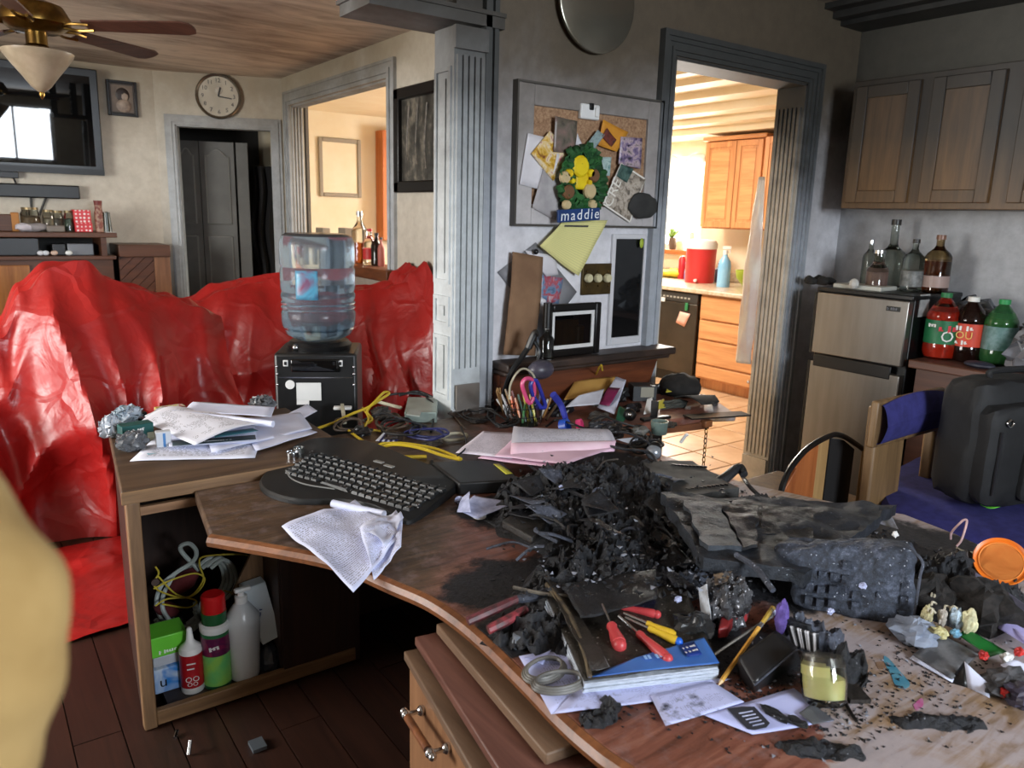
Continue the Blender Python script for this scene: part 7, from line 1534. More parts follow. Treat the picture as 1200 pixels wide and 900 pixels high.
# ---- black case with yellow sticker, small wallet, scraps
cs4 = [dk(506, 541, .04), dk(586, 538, .04), dk(609, 562, .04), dk(538, 566, .04)]
cse = thing('black_case', 'flat black drive case with yellow sticker below the pink papers', 'electronics', dk(560, 560))
mb = MB(); mb.prism([(p.x, p.y) for p in cs4], DZ + .001, DZ + .04); mb.build('case', mat('case_black', (20, 20, 21), (30, 30, 31), 12, rough=.45), cse, bev=.005)
sheet('sticker', [dk(578, 544, .0415), dk(585, 543.5, .0415), dk(601, 555, .0415), dk(593, 556, .0415)], mat('sticker_yellow', (200, 196, 70)), parent=cse, amp=.0004, n=3, solid=.0004)
for x in (541, 548, 598): MB().box(dk(x, 572.5, .016), (.010, .004, .007)).build('port', M_chrome, cse)
MB().tube([dk(506, 541, .03), dk(503, 553, .02), dk(512, 566, .008), dk(528, 572, .008)], .007, 6).build('rubber_edge', M_black, cse)
wl_ = [dk(588, 610, .055), dk(620, 588, .055), dk(650, 602, .055), dk(624, 630, .055)]
MB().prism([(p.x, p.y) for p in wl_], DZ + .035, DZ + .055).build('burnt_wallet', charmat('wallet_black', (20, 19, 18), (50, 46, 42), (120, 120, 118), .76, .4, 30), None, 'square black burnt wallet at the left foot of the heap', 'wallet', bev=.004)
def crumple(name, label, c, sc, m, seed, a=.012, cat='scrap', fl=DZ):
    def f(q): d = q.normalized(); n = 1 + .5 * fbm(d, 1.7, seed, 3); p = V(c) + V((d.x * sc[0], d.y * sc[1], d.z * sc[2])) * n; return V((p.x, p.y, max(p.z, fl + .0006)))
    return MB().ball((0, 0, 0), 1, 20, (1, 1, 1), f).build(name, m, None, label, cat, smooth=False)
M_lav = mat('lavender_tissue', (196, 202, 232), (150, 156, 190), 30, rough=.8)
sheet('tissue', [dk(536, 604, .006), dk(560, 612, .004), dk(608, 594, .012), dk(556, 584, .022)], M_lav, 'crumpled white tissue sheet right of the keyboard', amp=.012, seed=41, n=14)
sheet('tissue', [dk(538, 604, .008), dk(554, 604, .02), dk(552, 578, .045), dk(544, 586, .03)], M_lav, 'upright white tissue tip right of the keyboard', amp=.01, seed=43, n=10)
p = dk(562, 606, .005); MB().lathe([(0, 0), (.018, 0), (.019, .012), (.013, .013), (.012, .006), (0, .006)], p, 18).build('white_disc', M_white, None, 'round white plastic cap on the tissue', 'cap')
crumple('paper_scrap', 'small white scrap at the right end of the keyboard', dk(538, 586, .008), (.012, .01, .01), M_lav, 3)
crumple('paper_scrap', 'tiny white scrap before the black case', dk(597, 576, .008), (.012, .008, .007), M_white, 5)
MB().box(dk(622, 580, .02), (.022, .02, .016), .5).build('wooden_block', mat('block_tan', (170, 130, 96)), None, 'small tan block with charred side at the left edge of the heap', 'block', bev=.002)
crumple('red_ember', 'tiny red-brown scrap below the tan block', dk(622, 590, .012), (.01, .008, .006), mat('ember_red', (120, 44, 30)), 8)
# ---- pink papers
M_pinkp = mat('pink_sheet', (226, 190, 208), (212, 176, 196), 6, rough=.75); M_pinkg = printed('pink_form', (214, 206, 218), (150, 146, 160), 24, 30, .7)
sheet('pink_form', [dk(560, 538, .040), dk(646, 549, .045), dk(690, 525, .05), dk(600, 512, .045)], M_pinkp, 'pink sheet at the bottom of the pink paper pile', amp=.003, seed=51)
sheet('pink_form', [dk(534, 531, .048), dk(600, 538, .052), dk(606, 508, .055), dk(566, 506, .05)], M_pinkg, 'grey-pink form at the left of the pink paper pile', amp=.003, seed=53)
sheet('pink_form', [dk(580, 535, .054), dk(662, 545, .058), dk(720, 526, .062), dk(602, 514, .056)], M_pinkp, 'pink sheet with stepped edge in the middle of the pink paper pile', amp=.003, seed=55)
pk = thing('folded_pages', 'thick folded sheaf of white and pink pages on top of the pink pile', 'paper', dk(660, 520, .06))
sheet('page', [dk(599, 521, .068), dk(722, 519, .072), dk(712, 503, .085), dk(602, 500, .085)], printed('grey_form', (188, 186, 196), (120, 118, 128), 30, 30, .8), parent=pk, amp=.003, n=14, curl=lambda u, v: .010 * math.sin(v * 3.1) - .006 * math.sin(u * 3))
def Fpk(u, v):
    a_, b_ = dk(599, 519, .072), dk(722, 516.5, .076); c_, d_ = dk(720, 529 - 0, .055), dk(598, 537, .050); p = a_.lerp(b_, u).lerp(d_.lerp(c_, u), v); p.z += .010 * math.sin(v * 3.14); return p
MB().grid(Fpk, 14, 8).build('front_fold', mat('pink_fold', (240, 214, 228), (228, 186, 206), 7, rough=.75), pk, solid=.002)
# ---- cables
M_cyl = mat('yellow_cord', (196, 170, 40), (176, 148, 30), 8, rough=.45); M_cbk = mat('black_cord_mat', (18, 18, 19), rough=.5); M_cwh = mat('dirty_white_cord', (190, 184, 160), (150, 144, 124), 20, rough=.5); M_cbl = mat('navy_cord', (34, 38, 90), rough=.5); M_cbr = mat('brown_cord', (70, 56, 44), rough=.6)
def cable(label, pts, r, m, name='cable'): return MB().tube([dk(*p) for p in pts], r, 7, 6).build(name, m, None, label, 'cable')
cable('yellow cable rising in a loop beside the water cooler', [(372, 502, .01), (392, 495, .02), (410, 486, .03), (430, 478, .05), (446, 468, .07), (456, 461, .08), (450, 460, .085), (440, 470, .07), (430, 482, .04), (436, 492, .02), (426, 498, .01)], .0055, M_cyl)
cable('yellow cable looping in front of the silver box', [(440, 524, .02), (450, 520, .025), (475, 520, .025), (510, 526, .02), (540, 538, .03), (520, 534, .022), (488, 524, .03), (460, 521, .03), (446, 527, .01), (470, 535, .006), (500, 535, .008)], .006, M_cyl)
cable('thin yellow cable lying behind the keyboard', [(408, 504, .015), (424, 516, .012), (438, 524, .01), (448, 523, .012)], .005, M_cyl)
cable('yellow cable stub among dark cables left of the silver box', [(425, 478, .02), (432, 490, .03), (428, 502, .02), (446, 505, .012)], .0045, M_cyl)
cable('thick grey-white cable loop right of the blue cable bundle', [(520, 512, .012), (530, 508, .016), (546, 509, .014), (544, 514, .01), (526, 516, .01), (518, 513, .012)], .006, M_cwh)
cable('pale cable with connector running toward the silver box', [(440, 470, .05), (455, 474, .04), (470, 478, .035)], .007, M_cwh)
cable('long black cord along the back of the desk by the pilaster', [(468, 463, .05), (490, 459, .05), (515, 468, .03), (545, 470, .02), (580, 462, .03), (604, 450, .05)], .006, M_cbk)
cable('second black cord crossing behind the silver box', [(440, 470, .03), (460, 462, .05), (492, 462, .045), (520, 470, .02), (560, 474, .015), (590, 468, .02)], .005, M_cbk)
cable('black cord looping down over the silver box front', [(500, 466, .05), (508, 474, .04), (508, 492, .015), (505, 506, .005)], .0045, M_cbk)
cable('black cord standing up against the pilaster with a plug end', [(516, 470, .01), (517, 458, .03), (520, 446, .07), (525, 436, .09)], .0045, M_cbk)
MB().ball(dk(525, 434, .095), .011, 10, (1, 1, 1.8)).build('plug', M_black, None, 'black plug leaning on the pilaster above the cables', 'plug')
cable('brown cord lying diagonal over the bare desk behind the pink papers', [(522, 478, .006), (536, 492, .006), (545, 502, .006)], .004, M_cbr)
cable('black cord hooking over the left corner of the pink papers', [(540, 500, .02), (546, 516, .03), (545, 526, .05), (536, 534, .052)], .003, M_cbk)
for k, (cx, cy, rx, ry, lab, m) in enumerate(((500, 508, 30, 8, 'navy blue cable coil lying in front of the silver box', M_cbl), (455, 494, 24, 12, 'dark brown cable tangle left of the silver box', M_cbr), (470, 500, 30, 12, 'black cable tangle before the silver box', M_cbk), (410, 498, 22, 9, 'dark cable tangle right of the paper pile', M_cbr), (735, 512, 30, 14, 'black cable coil right of the pink papers', M_cbk), (590, 488, 22, 16, 'black cable tangle left of the pens', M_cbk), (756, 522, 24, 10, 'sooty cable bundle before the webcam ball', M_char), (560, 484, 30, 12, 'thin black wire tangle behind the pink papers', M_cbk))):
    rnd = random.Random(k + 60); pts = [(cx + rx * math.cos(s * 1.35 + rnd.uniform(-.4, .4)) * rnd.uniform(.5, 1), cy + ry * math.sin(s * 1.35) * rnd.uniform(.5, 1), .006 + .03 * rnd.random()) for s in range(16)]
    cable(lab, pts, .0042 if k != 7 else .003, m)
cable('sooty cord trailing from the coil toward the heap', [(700, 520, .06), (730, 526, .07), (760, 530, .05), (772, 545, .04)], .005, M_char)
# silver box, blue striped card
sv = MB(); svp = [dk(474, 496), dk(512, 496), dk(513, 478), dk(478, 477)]; sv.prism([(p.x, p.y) for p in svp], DZ + .001, DZ + .045); sv.build('silver_box', mat('silver_green', (150, 164, 156), (120, 132, 126), 8, rough=.35, metal=.3), None, 'small silvery green box among the cables by the pilaster', 'box', bev=.004)
MB().bar(dk(391, 478, .03), dk(412, 478, .03), .03, .012).build('adapter', M_white, None, 'white plug adapter at the foot of the water cooler', 'adapter', bev=.003)
MB().bar(dk(401, 474, .045), dk(404, 496, .01), .014, .010).build('adapter', M_cwh, None, 'pale cable tie hanging from the white adapter', 'adapter', bev=.002)
bc2 = sheet('striped_card', [dk(440, 517, .006), dk(462, 519, .006), dk(470, 507, .01), dk(450, 507, .01)], mat('card_white', (206, 212, 226)), 'white card with blue stripes between keyboard and cables', 'card', amp=.002, n=5)
for k in range(4): sheet('stripe', [dk(444 + k * 6, 517 + k * .5, .0075), dk(447 + k * 6, 517.2 + k * .5, .0075), dk(455 + k * 5, 507.5, .0115), dk(452 + k * 5, 507.5, .0115)], M_cbl, parent=bc2, amp=.0005, n=3)
MB().prism([(p.x, p.y) for p in (dk(476, 500), dk(492, 502), dk(494, 495), dk(480, 494))], DZ + .0455, DZ + .05).build('white_chip', mat('chip', (150, 156, 150)), None, 'small pale chip lying on the silver box', 'scrap')
# ---- water cooler behind the desk
wx, wy = 1.235, 3.13
zt = aY(380, 414, wy - .14).z
wcl = thing('water_cooler', 'black water cooler body with white rating label standing behind the desk', 'water cooler', (wx, wy, 0)); an_ = -.50
def wl(x, y, z): c_, s_ = math.cos(an_), math.sin(an_); return V((wx + x * c_ - y * s_, wy + x * s_ + y * c_, z))
Mw = Matrix.Rotation(an_, 3, 'Z')
MB().box((wx, wy, zt / 2), (.335, .30, zt), an_).build('body', mat('cooler_black', (16, 17, 18), (24, 25, 26), 10, rough=.4), wcl, bev=.012)
MB().box(wl(0, -.152, zt - .10), (.30, .006, .004), an_).build('seam', M_chrome, wcl)
MB().box(wl(0, -.1505, zt - .05), (.20, .012, .055), an_).build('recess', M_scr, wcl, bev=.006)
MB().lathe([(.13, 0), (.135, .02), (.12, .035), (.09, .03), (0, .03)], (wx, wy, zt), 32).build('bottle_collar', M_black, wcl)
lab_ = MB().box(wl(-.03, -.1525, zt - .16), (.10, .004, .075), an_).build('label', printed('rating_label', (214, 216, 214), (110, 112, 114), 14, 18, 1.2), wcl, 'white rating label')
MB().box(wl(-.055, -.1525, zt - .205), (.05, .004, .02), an_).build('label', M_white, wcl, 'white label strip')
MB().lathe([(0, -.002), (.019, -.002), (.019, .003), (0, .004)], wl(-.105, -.152, zt - .13), 20, Mw @ Matrix(((1, 0, 0), (0, 0, -1), (0, 1, 0)))).build('round_sticker', M_white, wcl)
sc = MB()
for x in (-.155, .155):
    for z in (.055, .085, .13): sc.ball(wl(x, -.152, zt - z), .006, 8)
sc.build('screw', M_chrome, wcl, kind='stuff')
for x in (-.12, .075, .10): 
    MB().box(wl(x, -.152, zt - .04), (.020, .006, .026), an_).build('switch', M_white, wcl, bev=.002); MB().box(wl(x, -.156, zt - .04), (.010, .004, .014), an_).build('switch_key', M_black, wcl)
MB().ball(wl(-.085, -.10, zt + .016), .016, 10).build('tap_knob', M_chrome, wcl)
bz0 = zt + .031; bz1 = aY(382, 274, wy).z; Hb = bz1 - bz0; Rb = .1545
wb_ = thing('water_bottle', 'large clear water bottle on top of the black water cooler', 'water bottle', (wx, wy, bz0))
# upside-down bottle: shoulder at the bottom, ribs, rounded base on top
pr = [(.03, .0), (Rb * .6, .008), (Rb * .86, .03), (Rb * .98, .07), (Rb, .10)]
for k, zf_ in enumerate((.30, .345, .385, .47, .70)): pr += [(Rb, Hb * zf_ - .012), (Rb * .965, Hb * zf_), (Rb, Hb * zf_ + .012)]
pr += [(Rb, Hb * .86), (Rb * .985, Hb * .93), (Rb * .93, Hb * .98), (Rb * .8, Hb * 1.0), (0, Hb * .985)]
MB().lathe(pr, (wx, wy, bz0), 48).build('shell', NT('blue_clear_plastic').out((186, 206, 222), .14, 0, Transmission_Weight=.88, IOR=1.2), wb_)
MB().lathe([(0, .006)] + [(r * .97, z) for r, z in pr[1:5]] + [(Rb * .955, Hb * .12), (Rb * .95, Hb * .55), (0, Hb * .55)], (wx, wy, bz0), 40).build('water', NT('water').out((214, 226, 236), .02, 0, Transmission_Weight=1.0, IOR=1.12), wb_)
MB().lathe([(Rb * .93, Hb * .978), (Rb * .81, Hb * 1.004), (Rb * .2, Hb * .992), (0, Hb * .99)], (wx, wy, bz0), 48).build('bottle_base', mat('smoky_plastic', (74, 80, 88), rough=.2, Transmission_Weight=.4), wb_)
hd2 = MB().grid(lambda u, v: V((wx + Rb * 1.004 * math.cos(-2.55 + .6 * u), wy + Rb * 1.004 * math.sin(-2.55 + .6 * u), bz0 + Hb * (.42 + .26 * v))), 12, 6).build('label', swirl('bottle_label', [(60, 70, 110), (80, 150, 180), (120, 60, 90)], 9), wb_, 'faded blue label', solid=.001)
# ---- pens and tools organiser by the ledge
YO = 2.32
def oq(x, y, d=0.0): return aY(x, y, YO - d)
org = thing('pen_holder', 'black wire pen holder packed with pens in front of the ledge', 'pen holder', dk(612, 500))
ho = MB(); pc_ = dk(614, 497)
for k in range(3): ho.tube([pc_ + V((.075 * math.cos(s * math.tau / 16), .055 * math.sin(s * math.tau / 16), .004 + .035 * k)) for s in range(17)], .0022, 5, 1)
for s in range(14): ho.tube([pc_ + V((.075 * math.cos(s * math.tau / 14), .055 * math.sin(s * math.tau / 14), z)) for z in (.003, .04, .075)], .0018, 5, 1)
ho.build('wire_frame', M_black, org)
MB().lathe([(0, .001), (.075, .001), (.075, .004), (0, .004)], pc_, 20, sy=.73).build('base', M_black, org)
pens = [(604, 492, 599, 464, (228, 110, 60), 'orange marker'), (610, 494, 604, 466, (216, 130, 80), 'slim orange pencil'), (616, 494, 607, 462, (30, 70, 50), 'dark green pen'), (620, 494, 613, 459, (206, 196, 90), 'yellow pen'), (624, 496, 618, 466, (20, 40, 36), 'black-green pen'), (612, 496, 616, 470, (60, 120, 70), 'bright green pen'), (628, 494, 621, 462, (190, 180, 60), 'mustard yellow pencil'), (600, 490, 588, 462, (190, 192, 196), 'silver pen'), (604, 490, 592, 456, (150, 120, 80), 'brown paintbrush'), (598, 488, 582, 468, (206, 206, 200), 'white pen'), (632, 492, 642, 468, (214, 212, 206), 'white marker'), (636, 490, 646, 466, (150, 110, 60), 'wooden pencil'), (640, 492, 652, 474, (80, 60, 40), 'dark brown pencil'), (620, 490, 629, 463, (36, 36, 38), 'black pen'), (608, 488, 600, 458, (120, 40, 36), 'dark red pencil'), (628, 492, 634, 458, (30, 34, 90), 'navy pen'), (596, 492, 590, 474, (90, 96, 100), 'grey pen'), (622, 492, 626, 470, (40, 110, 120), 'teal pen')]
for k, (x0, y0, x1, y1, c_, nm) in enumerate(pens):
    p0 = dk(x0, y0, .006); p1 = aY(x1, y1, p0.y + .03); d = p1 - p0; t = thing('pen', nm + ' standing in the wire holder', 'pen', p0, group='pens in the wire holder')
    MB().cyl(p0, p0 + d * .82, .0052, .0052, 8).build('barrel', mat('pen_%d' % k, c_, rough=.35), t); MB().cyl(p0 + d * .82, p1, .0056, .004, 8).build('cap', mat('pencap_%d' % k, tuple(int(v * .7 + 40) for v in c_), rough=.3), t)
scs = thing('scissors', 'scissors with a pink and a blue handle standing in the wire holder', 'scissors', dk(630, 494))
for nm, c_, pts in (('handle', mat('handle_pink', (206, 74, 120), rough=.4), ((618, 470), (612, 452), (616, 444), (624, 446), (626, 460), (622, 472))), ('handle', mat('handle_navy', (44, 52, 150), rough=.4), ((634, 478), (624, 462), (622, 450), (628, 446), (635, 462), (639, 476)))):
    q = [aY(x, y, 2.26) for x, y in pts]; MB().tube(q + [q[0]], .008, 8).build(nm, c_, scs)
MB().bar(aY(628, 474, 2.26), dk(632, 498, .01), .012, .004, (0, 1, 0)).build('blade', M_chrome, scs)
b_ = thing('blue_strap', 'curved dark blue strap leaning beside the pens', 'strap', dk(660, 495)); MB().tube([aY(648, 462, 2.2), aY(657, 474, 2.2), aY(662, 488, 2.18), dk(664, 498, .02)], lambda f: .014 - .004 * f, 8).build('strap', mat('strap_blue', (38, 46, 140), rough=.6), b_)
wh = [aY(x, y, 2.28) for x, y in ((597, 468), (598, 452), (605, 438), (614, 432), (624, 438), (630, 452))]; MB().tube(wh, .004, 7).build('headband', M_cwh, None, 'thin white headphone band arching over the pens', 'headphones')
blk_arm = thing('desk_lamp', 'black desk lamp with rounded grey head above the pens', 'lamp', dk(580, 486)); MB().tube([dk(586, 478, .006), aY(598, 440, 2.48), aY(612, 418, 2.47), aY(624, 400, 2.46)], .012, 8).build('arm', M_black, blk_arm); MB().tube([aY(619, 408, 2.46), aY(626, 392, 2.45), aY(630, 390, 2.44)], .015, 8).build('joint', M_black, blk_arm)
hc = aY(634, 433, 2.40); MB().ball(hc, .055, 22, (1.05, .8, .72)).build('head', mat('lamp_grey', (74, 70, 84), (56, 54, 64), 8, rough=.4), blk_arm); MB().tube([aY(626, 400, 2.45), aY(632, 412, 2.44), hc + V((0, .03, .02))], .008, 8).build('neck', M_black, blk_arm); MB().lathe([(.07, 0), (.07, .012), (.02, .02), (0, .02)], dk(586, 478), 20).build('base', M_black, blk_arm)
bn = thing('brush', 'small fan of frayed bristles left of the pens', 'brush', dk(586, 488)); br_ = MB(); rr_ = random.Random(4)
for k in range(26): br_.tube([dk(590, 486, .01), aY(584 + rr_.uniform(-3, 3), 458 + rr_.uniform(-4, 4), 2.30)], .0012, 4, 1)
br_.build('bristles', mat('bristle', (196, 160, 110), rough=.8), bn, kind='stuff')
# foil, envelopes, clutter right of the pens
M_foil = NT('crinkled_foil').out((186, 192, 196), .16, .9)
def foil(name, label, cx, cy, h, sc, seed, m, cat='wrapper'): return crumple(name, label, dk(cx, cy, h), sc, m, seed, cat=cat)
foil('foil_wrapper', 'large crinkled silver wrapper below the photo frame', 674, 436, .075, (.10, .05, .06), 4, M_foil)
foil('foil_wrapper', 'crinkled clear wrapper right of the silver wrapper', 702, 436, .075, (.05, .04, .06), 9, M_bag)
foil('foil_wrapper', 'grey crinkled wrapper above the scissors', 656, 446, .06, (.04, .03, .05), 13, mat('green_grey_film', (130, 142, 138), (90, 100, 98), 30, rough=.25))
foil('black_sachet', 'glossy black crinkled sachet in front of the envelopes', 705, 500, .025, (.075, .03, .022), 17, mat('sachet', (60, 62, 68), (20, 20, 24), 30, rough=.18))
MB().tube([dk(694, 450, .05), dk(697, 442, .08), aY(704, 428, 2.42), aY(706, 434, 2.42)], .004, 6).build('yellow_tie', M_cyl, None, 'short yellow tie poking from the clear wrapper', 'tie')
def env(name, label, q, m, cat='envelope', seed=0, h=0): return sheet(name, [dk(x, y, z + h) for x, y, z in q], m, label, cat, amp=.003, seed=seed, n=8, solid=.0015)
env('envelope', 'orange-tan padded envelope leaning right of the pens', [(660, 470, .03), (706, 462, .035), (724, 441, .085), (674, 446, .085)], mat('manila', (206, 160, 86), (190, 142, 70), 6, rough=.7), seed=3)
env('envelope', 'white envelope lying on the manila envelope', [(662, 478, .035), (702, 474, .038), (708, 456, .075), (678, 464, .07)], mat('env_white', (206, 206, 214), (180, 180, 190), 8, rough=.7), seed=5, h=.006)
ev = env('mailer', 'white mailer with a dark magenta square standing on the right of the envelopes', [(700, 478, .02), (720, 486, .02), (734, 446, .10), (722, 442, .10)], M_plain, seed=7)
sheet('magenta_square', [dk(702, 474, .036), dk(714, 476, .036), dk(727, 455, .094), dk(713, 454, .09)], mat('magenta_print', (122, 24, 72), (96, 16, 58), 20, rough=.5), parent=ev, amp=.001, n=4)
env('blue_card', 'pale blue bank-style card standing above the manila envelope', [(694, 446, .07), (716, 446, .07), (714, 436, .10), (700, 434, .10)], mat('pale_blue_card', (150, 180, 196), (90, 130, 160), 40, rough=.4), 'card', 9)
gm = carton('grey_module', 'charcoal box with beige corner leaning right of the mailer', 'electronics', 752, 468, .11, .09, .07, -.5, mat('module_grey', (52, 54, 56), (38, 40, 42), 10, rough=.5), base=DZ)
MB().bb((-.02, -.047, .02), (.04, -.0445, .066)).build('beige_panel', mat('beige_panel', (150, 146, 130)), gm, local=True)
wcm = thing('webcam', 'round black webcam with shiny lens beside the mailer', 'webcam', dk(738, 486)); q = dk(738, 486, .035); MB().ball(q, .026, 18).build('body', M_black, wcm); qd = (EYE - q).normalized(); MB().ball(q + qd * .021, .010, 14).build('lens', M_chrome, wcm); MB().lathe([(.03, 0), (.03, .008), (.012, .012), (0, .012)], dk(738, 486), 16).build('foot', M_black, wcm)
env('green_card', 'dark green card slanting below the webcam', [(722, 492, .012), (730, 496, .012), (738, 482, .035), (726, 476, .05)], mat('dark_green_card', (24, 96, 66), (18, 76, 54), 8, rough=.4), 'card', 11)
env('white_card', 'white card propped right of the webcam', [(754, 486, .01), (766, 484, .01), (764, 466, .055), (758, 468, .05)], M_white, 'card', 13)
tb_ = MB().box(dk(767, 480, .04), (.012, .03, .075), .3).build('black_post', M_black, None, 'small black upright block left of the yellow notes', 'block', bev=.002)
MB().bar(dk(752, 492, .006), dk(784, 488, .006), .03, .012).build('black_bar', M_black, None, 'black bar lying on the front edge of the desk wing', 'bar', bev=.003)
env('sticky_note', 'yellow note lying low beside the white card', [(770, 480, .01), (780, 478, .01), (778, 468, .03), (771, 470, .03)], mat('note_yellow', (196, 186, 70)), 'note', 15)
env('sticky_note', 'yellow note higher up under the black cap', [(780, 460, .03), (794, 458, .03), (792, 449, .05), (783, 450, .05)], bpy.data.materials['note_yellow'], 'note', 17)
capo = thing('baseball_cap', 'black baseball cap lying on the desk wing', 'cap', dk(800, 462)); M_cap = mat('cap_black', (26, 25, 24), (40, 38, 36), 30, rough=.9)
cc_ = dk(796, 462, 0); MB().ball((0, 0, 0), 1, 24, (1, 1, 1), lambda q: V((cc_.x + q.x * .10, cc_.y + q.y * .10, max(DZ + .003, DZ + .035 + q.z * .065 + .012 * nz(q, 2.2))))).build('crown', M_cap, capo)
b0, b1 = dk(806, 468, .05), dk(834, 462, .05)
def Fb2(u, v):
    p = b0.lerp(b1, u * 1.15); sd = V((-(b1 - b0).y, (b1 - b0).x, 0)).normalized(); w_ = .075 * math.sqrt(max(0, 1 - max(0, u * 1.3 - .3) ** 2)); return p + sd * (v - .5) * 2 * w_ + V((0, 0, -.02 * (2 * v - 1) ** 2 + .012 - .02 * u))
MB().grid(Fb2, 14, 12).build('brim', M_cap, capo, solid=.004)
crumple('grey_rag', 'grey rag under the front of the black cap', dk(790, 474, .012), (.08, .04, .018), mat('rag', (74, 76, 70), (50, 52, 48), 20, rough=.9), 15, cat='rag')
for k, (x, y, lab, m) in enumerate(((806, 478, 'small round grey stone-like piece on the wing', mat('peb1', (110, 100, 92))), (822, 476, 'brown crumb at the right of the wing', mat('peb2', (120, 88, 70))), (838, 474, 'dark crumb near the right end of the wing', mat('peb3', (60, 56, 54))), (798, 470, 'pale crumb in front of the cap', mat('peb4', (170, 166, 160))))): crumple('crumb', lab, dk(x, y, .006), (.014, .011, .008), m, 30 + k)
# tape rolls, small silver ball camera, cup
def roll(lab, x, y, R, r, h, m, tilt): p = dk(x, y, R * .9); Mr = Matrix.Rotation(tilt, 3, 'Z') @ Matrix.Rotation(1.25, 3, 'X'); MB().lathe([(r, -h), (R, -h), (R, h), (r, h), (r, -h)], p, 28, Mr).build('tape_roll', m, None, lab, 'tape')
roll('blue tape roll standing before the pens', 662, 500, .030, .018, .014, mat('tape_blue', (30, 70, 160), rough=.35), .5)
roll('pink tape roll standing right of the blue one', 680, 500, .030, .020, .010, mat('tape_pink', (206, 60, 110), rough=.35), .7)
sq_ = dk(766, 530, .035); bt_ = thing('ball_camera', 'silver ball-shaped camera with dark front by the desk wing', 'webcam', dk(766, 530)); MB().ball(sq_, .028, 20, (1, 1, .95)).build('ball', mat('silver_ball', (150, 156, 164), rough=.25, metal=.5), bt_); MB().ball(sq_ + V((.012, .006, .01)), .024, 16).build('dark_front', M_black, bt_); MB().lathe([(.02, 0), (.022, .006), (.01, .012), (0, .012)], dk(766, 530), 14).build('foot', M_black, bt_)
MB().lathe([(0, 0), (.03, 0), (.034, .05), (.030, .05), (.026, .006), (0, .006)], dk(772, 508), 20).build('glass_cup', mat('grey_green_cup', (120, 140, 134), rough=.2, Transmission_Weight=.4), None, 'grey-green cup behind the silver ball camera', 'cup')
MB().tube([dk(798, 518, .03), dk(803, 511, .04), dk(806, 509, .045)], .006, 7).build('white_hook', M_white, None, 'small white hook by the wing post', 'hook')
# ---- tools and papers at the front of the desk
M_redh = mat('tool_red', (200, 72, 74), (184, 60, 64), 12, rough=.4); M_yelh = mat('tool_yellow', (216, 180, 50), (196, 158, 36), 12, rough=.4); M_bluh = mat('tool_blue', (30, 96, 200), rough=.4)
pl_ = thing('pliers', 'pliers with two scorched red grips pointing into the char', 'pliers', dk(580, 722))
for nm, pts in (('grip', ((548, 728, .02), (575, 716, .03), (606, 702, .035))), ('grip', ((572, 738, .02), (592, 728, .028), (616, 714, .03)))): MB().tube([dk(*p) for p in pts], lambda f: .0105 - .003 * abs(f - .4), 8).build(nm, mat('grip_red%d' % len(pl_.children), (150, 58, 66) if len(pl_.children) else (112, 52, 58), (70, 44, 46), 60, rough=.5), pl_)
MB().tube([dk(606, 702, .035), dk(624, 700, .036), dk(640, 694, .035)], .009, 8).build('jaw', M_ash, pl_)
bb2 = dk(607, 758); t = thing('small_jar', 'tiny sooty grey jar at the desk edge by the pliers', 'jar', bb2); MB().lathe([(0, 0), (.011, 0), (.012, .012), (.009, .02), (0, .02)], bb2, 14).build('body', mat('jar_grey', (140, 146, 156), rough=.3), t); MB().lathe([(.011, .019), (.011, .027), (0, .028)], bb2, 14).build('lid', mat('jar_lidg', (110, 116, 124), rough=.35), t)
def screwdriver(lab, pa, pb, m, R=.012, shaft=.05, cap=None):
    a, b = dk(*pa), dk(*pb); d = (b - a).normalized(); t = thing('screwdriver', lab, 'screwdriver', a); L = (b - a).length
    Mr = d.to_track_quat('Z', 'Y').to_matrix(); MB().lathe([(0, 0), (R * .7, 0), (R, L * .1), (R * .9, L * .35), (R * .62, L * .8), (R * .75, L * .9), (R * .6, L), (0, L)], a, 14, Mr).build('handle', m, t); MB().cyl(b, b + d * shaft, .0028, .0028, 8).build('shaft', M_chrome, t)
    if cap: MB().ball(a, R * .95, 12).build('end_cap', cap, t)
    return t
bz = .032
screwdriver('screwdriver with flat red handle lying across the top of the book', (770, 720, bz + .006), (728, 711, bz + .008), M_redh, .009, .04, M_redh)
screwdriver('screwdriver with round red end pointing at the viewer on the book', (726, 756, bz + .01), (716, 732, bz + .02), M_redh, .014, .06, M_redh)
screwdriver('screwdriver with red butt end at the front right of the book', (782, 772, bz + .004), (748, 742, bz + .012), M_redh, .011, .06, M_redh)
screwdriver('screwdriver with blue butt end and yellow grip on the book', (795, 752, bz + .006), (760, 736, bz + .012), M_yelh, .009, .05, M_bluh)
screwdriver('yellow handled tool lying behind the blue-ended screwdriver', (791, 744, bz + .012), (758, 730, bz + .016), M_yelh, .008, .05)
MB().tube([dk(742, 706, .04), dk(756, 698, .045), dk(766, 697, .04)], .008, 8).build('blue_grip', mat('grip_navy', (40, 40, 130), rough=.5), None, 'short dark blue grip above the red screwdriver', 'grip')
rg = MB().prism([(p.x, p.y) for p in (dk(840, 756), dk(846, 728), (dk(862, 724)), dk(878, 727), dk(874, 736), dk(858, 742), dk(852, 754))], DZ + .012, DZ + .036).build('red_clamp', mat('clamp_red', (164, 52, 54), (120, 36, 40), 30, rough=.45), None, 'L-shaped red plastic clamp in front of the foil ball', 'clamp', bev=.004)
crumple('dark_bag', 'dark glossy melted pouch right of the book', dk(812, 735, .025), (.04, .035, .025), mat('melted_pouch', (46, 48, 50), (24, 24, 26), 20, rough=.25), 44, cat='pouch')
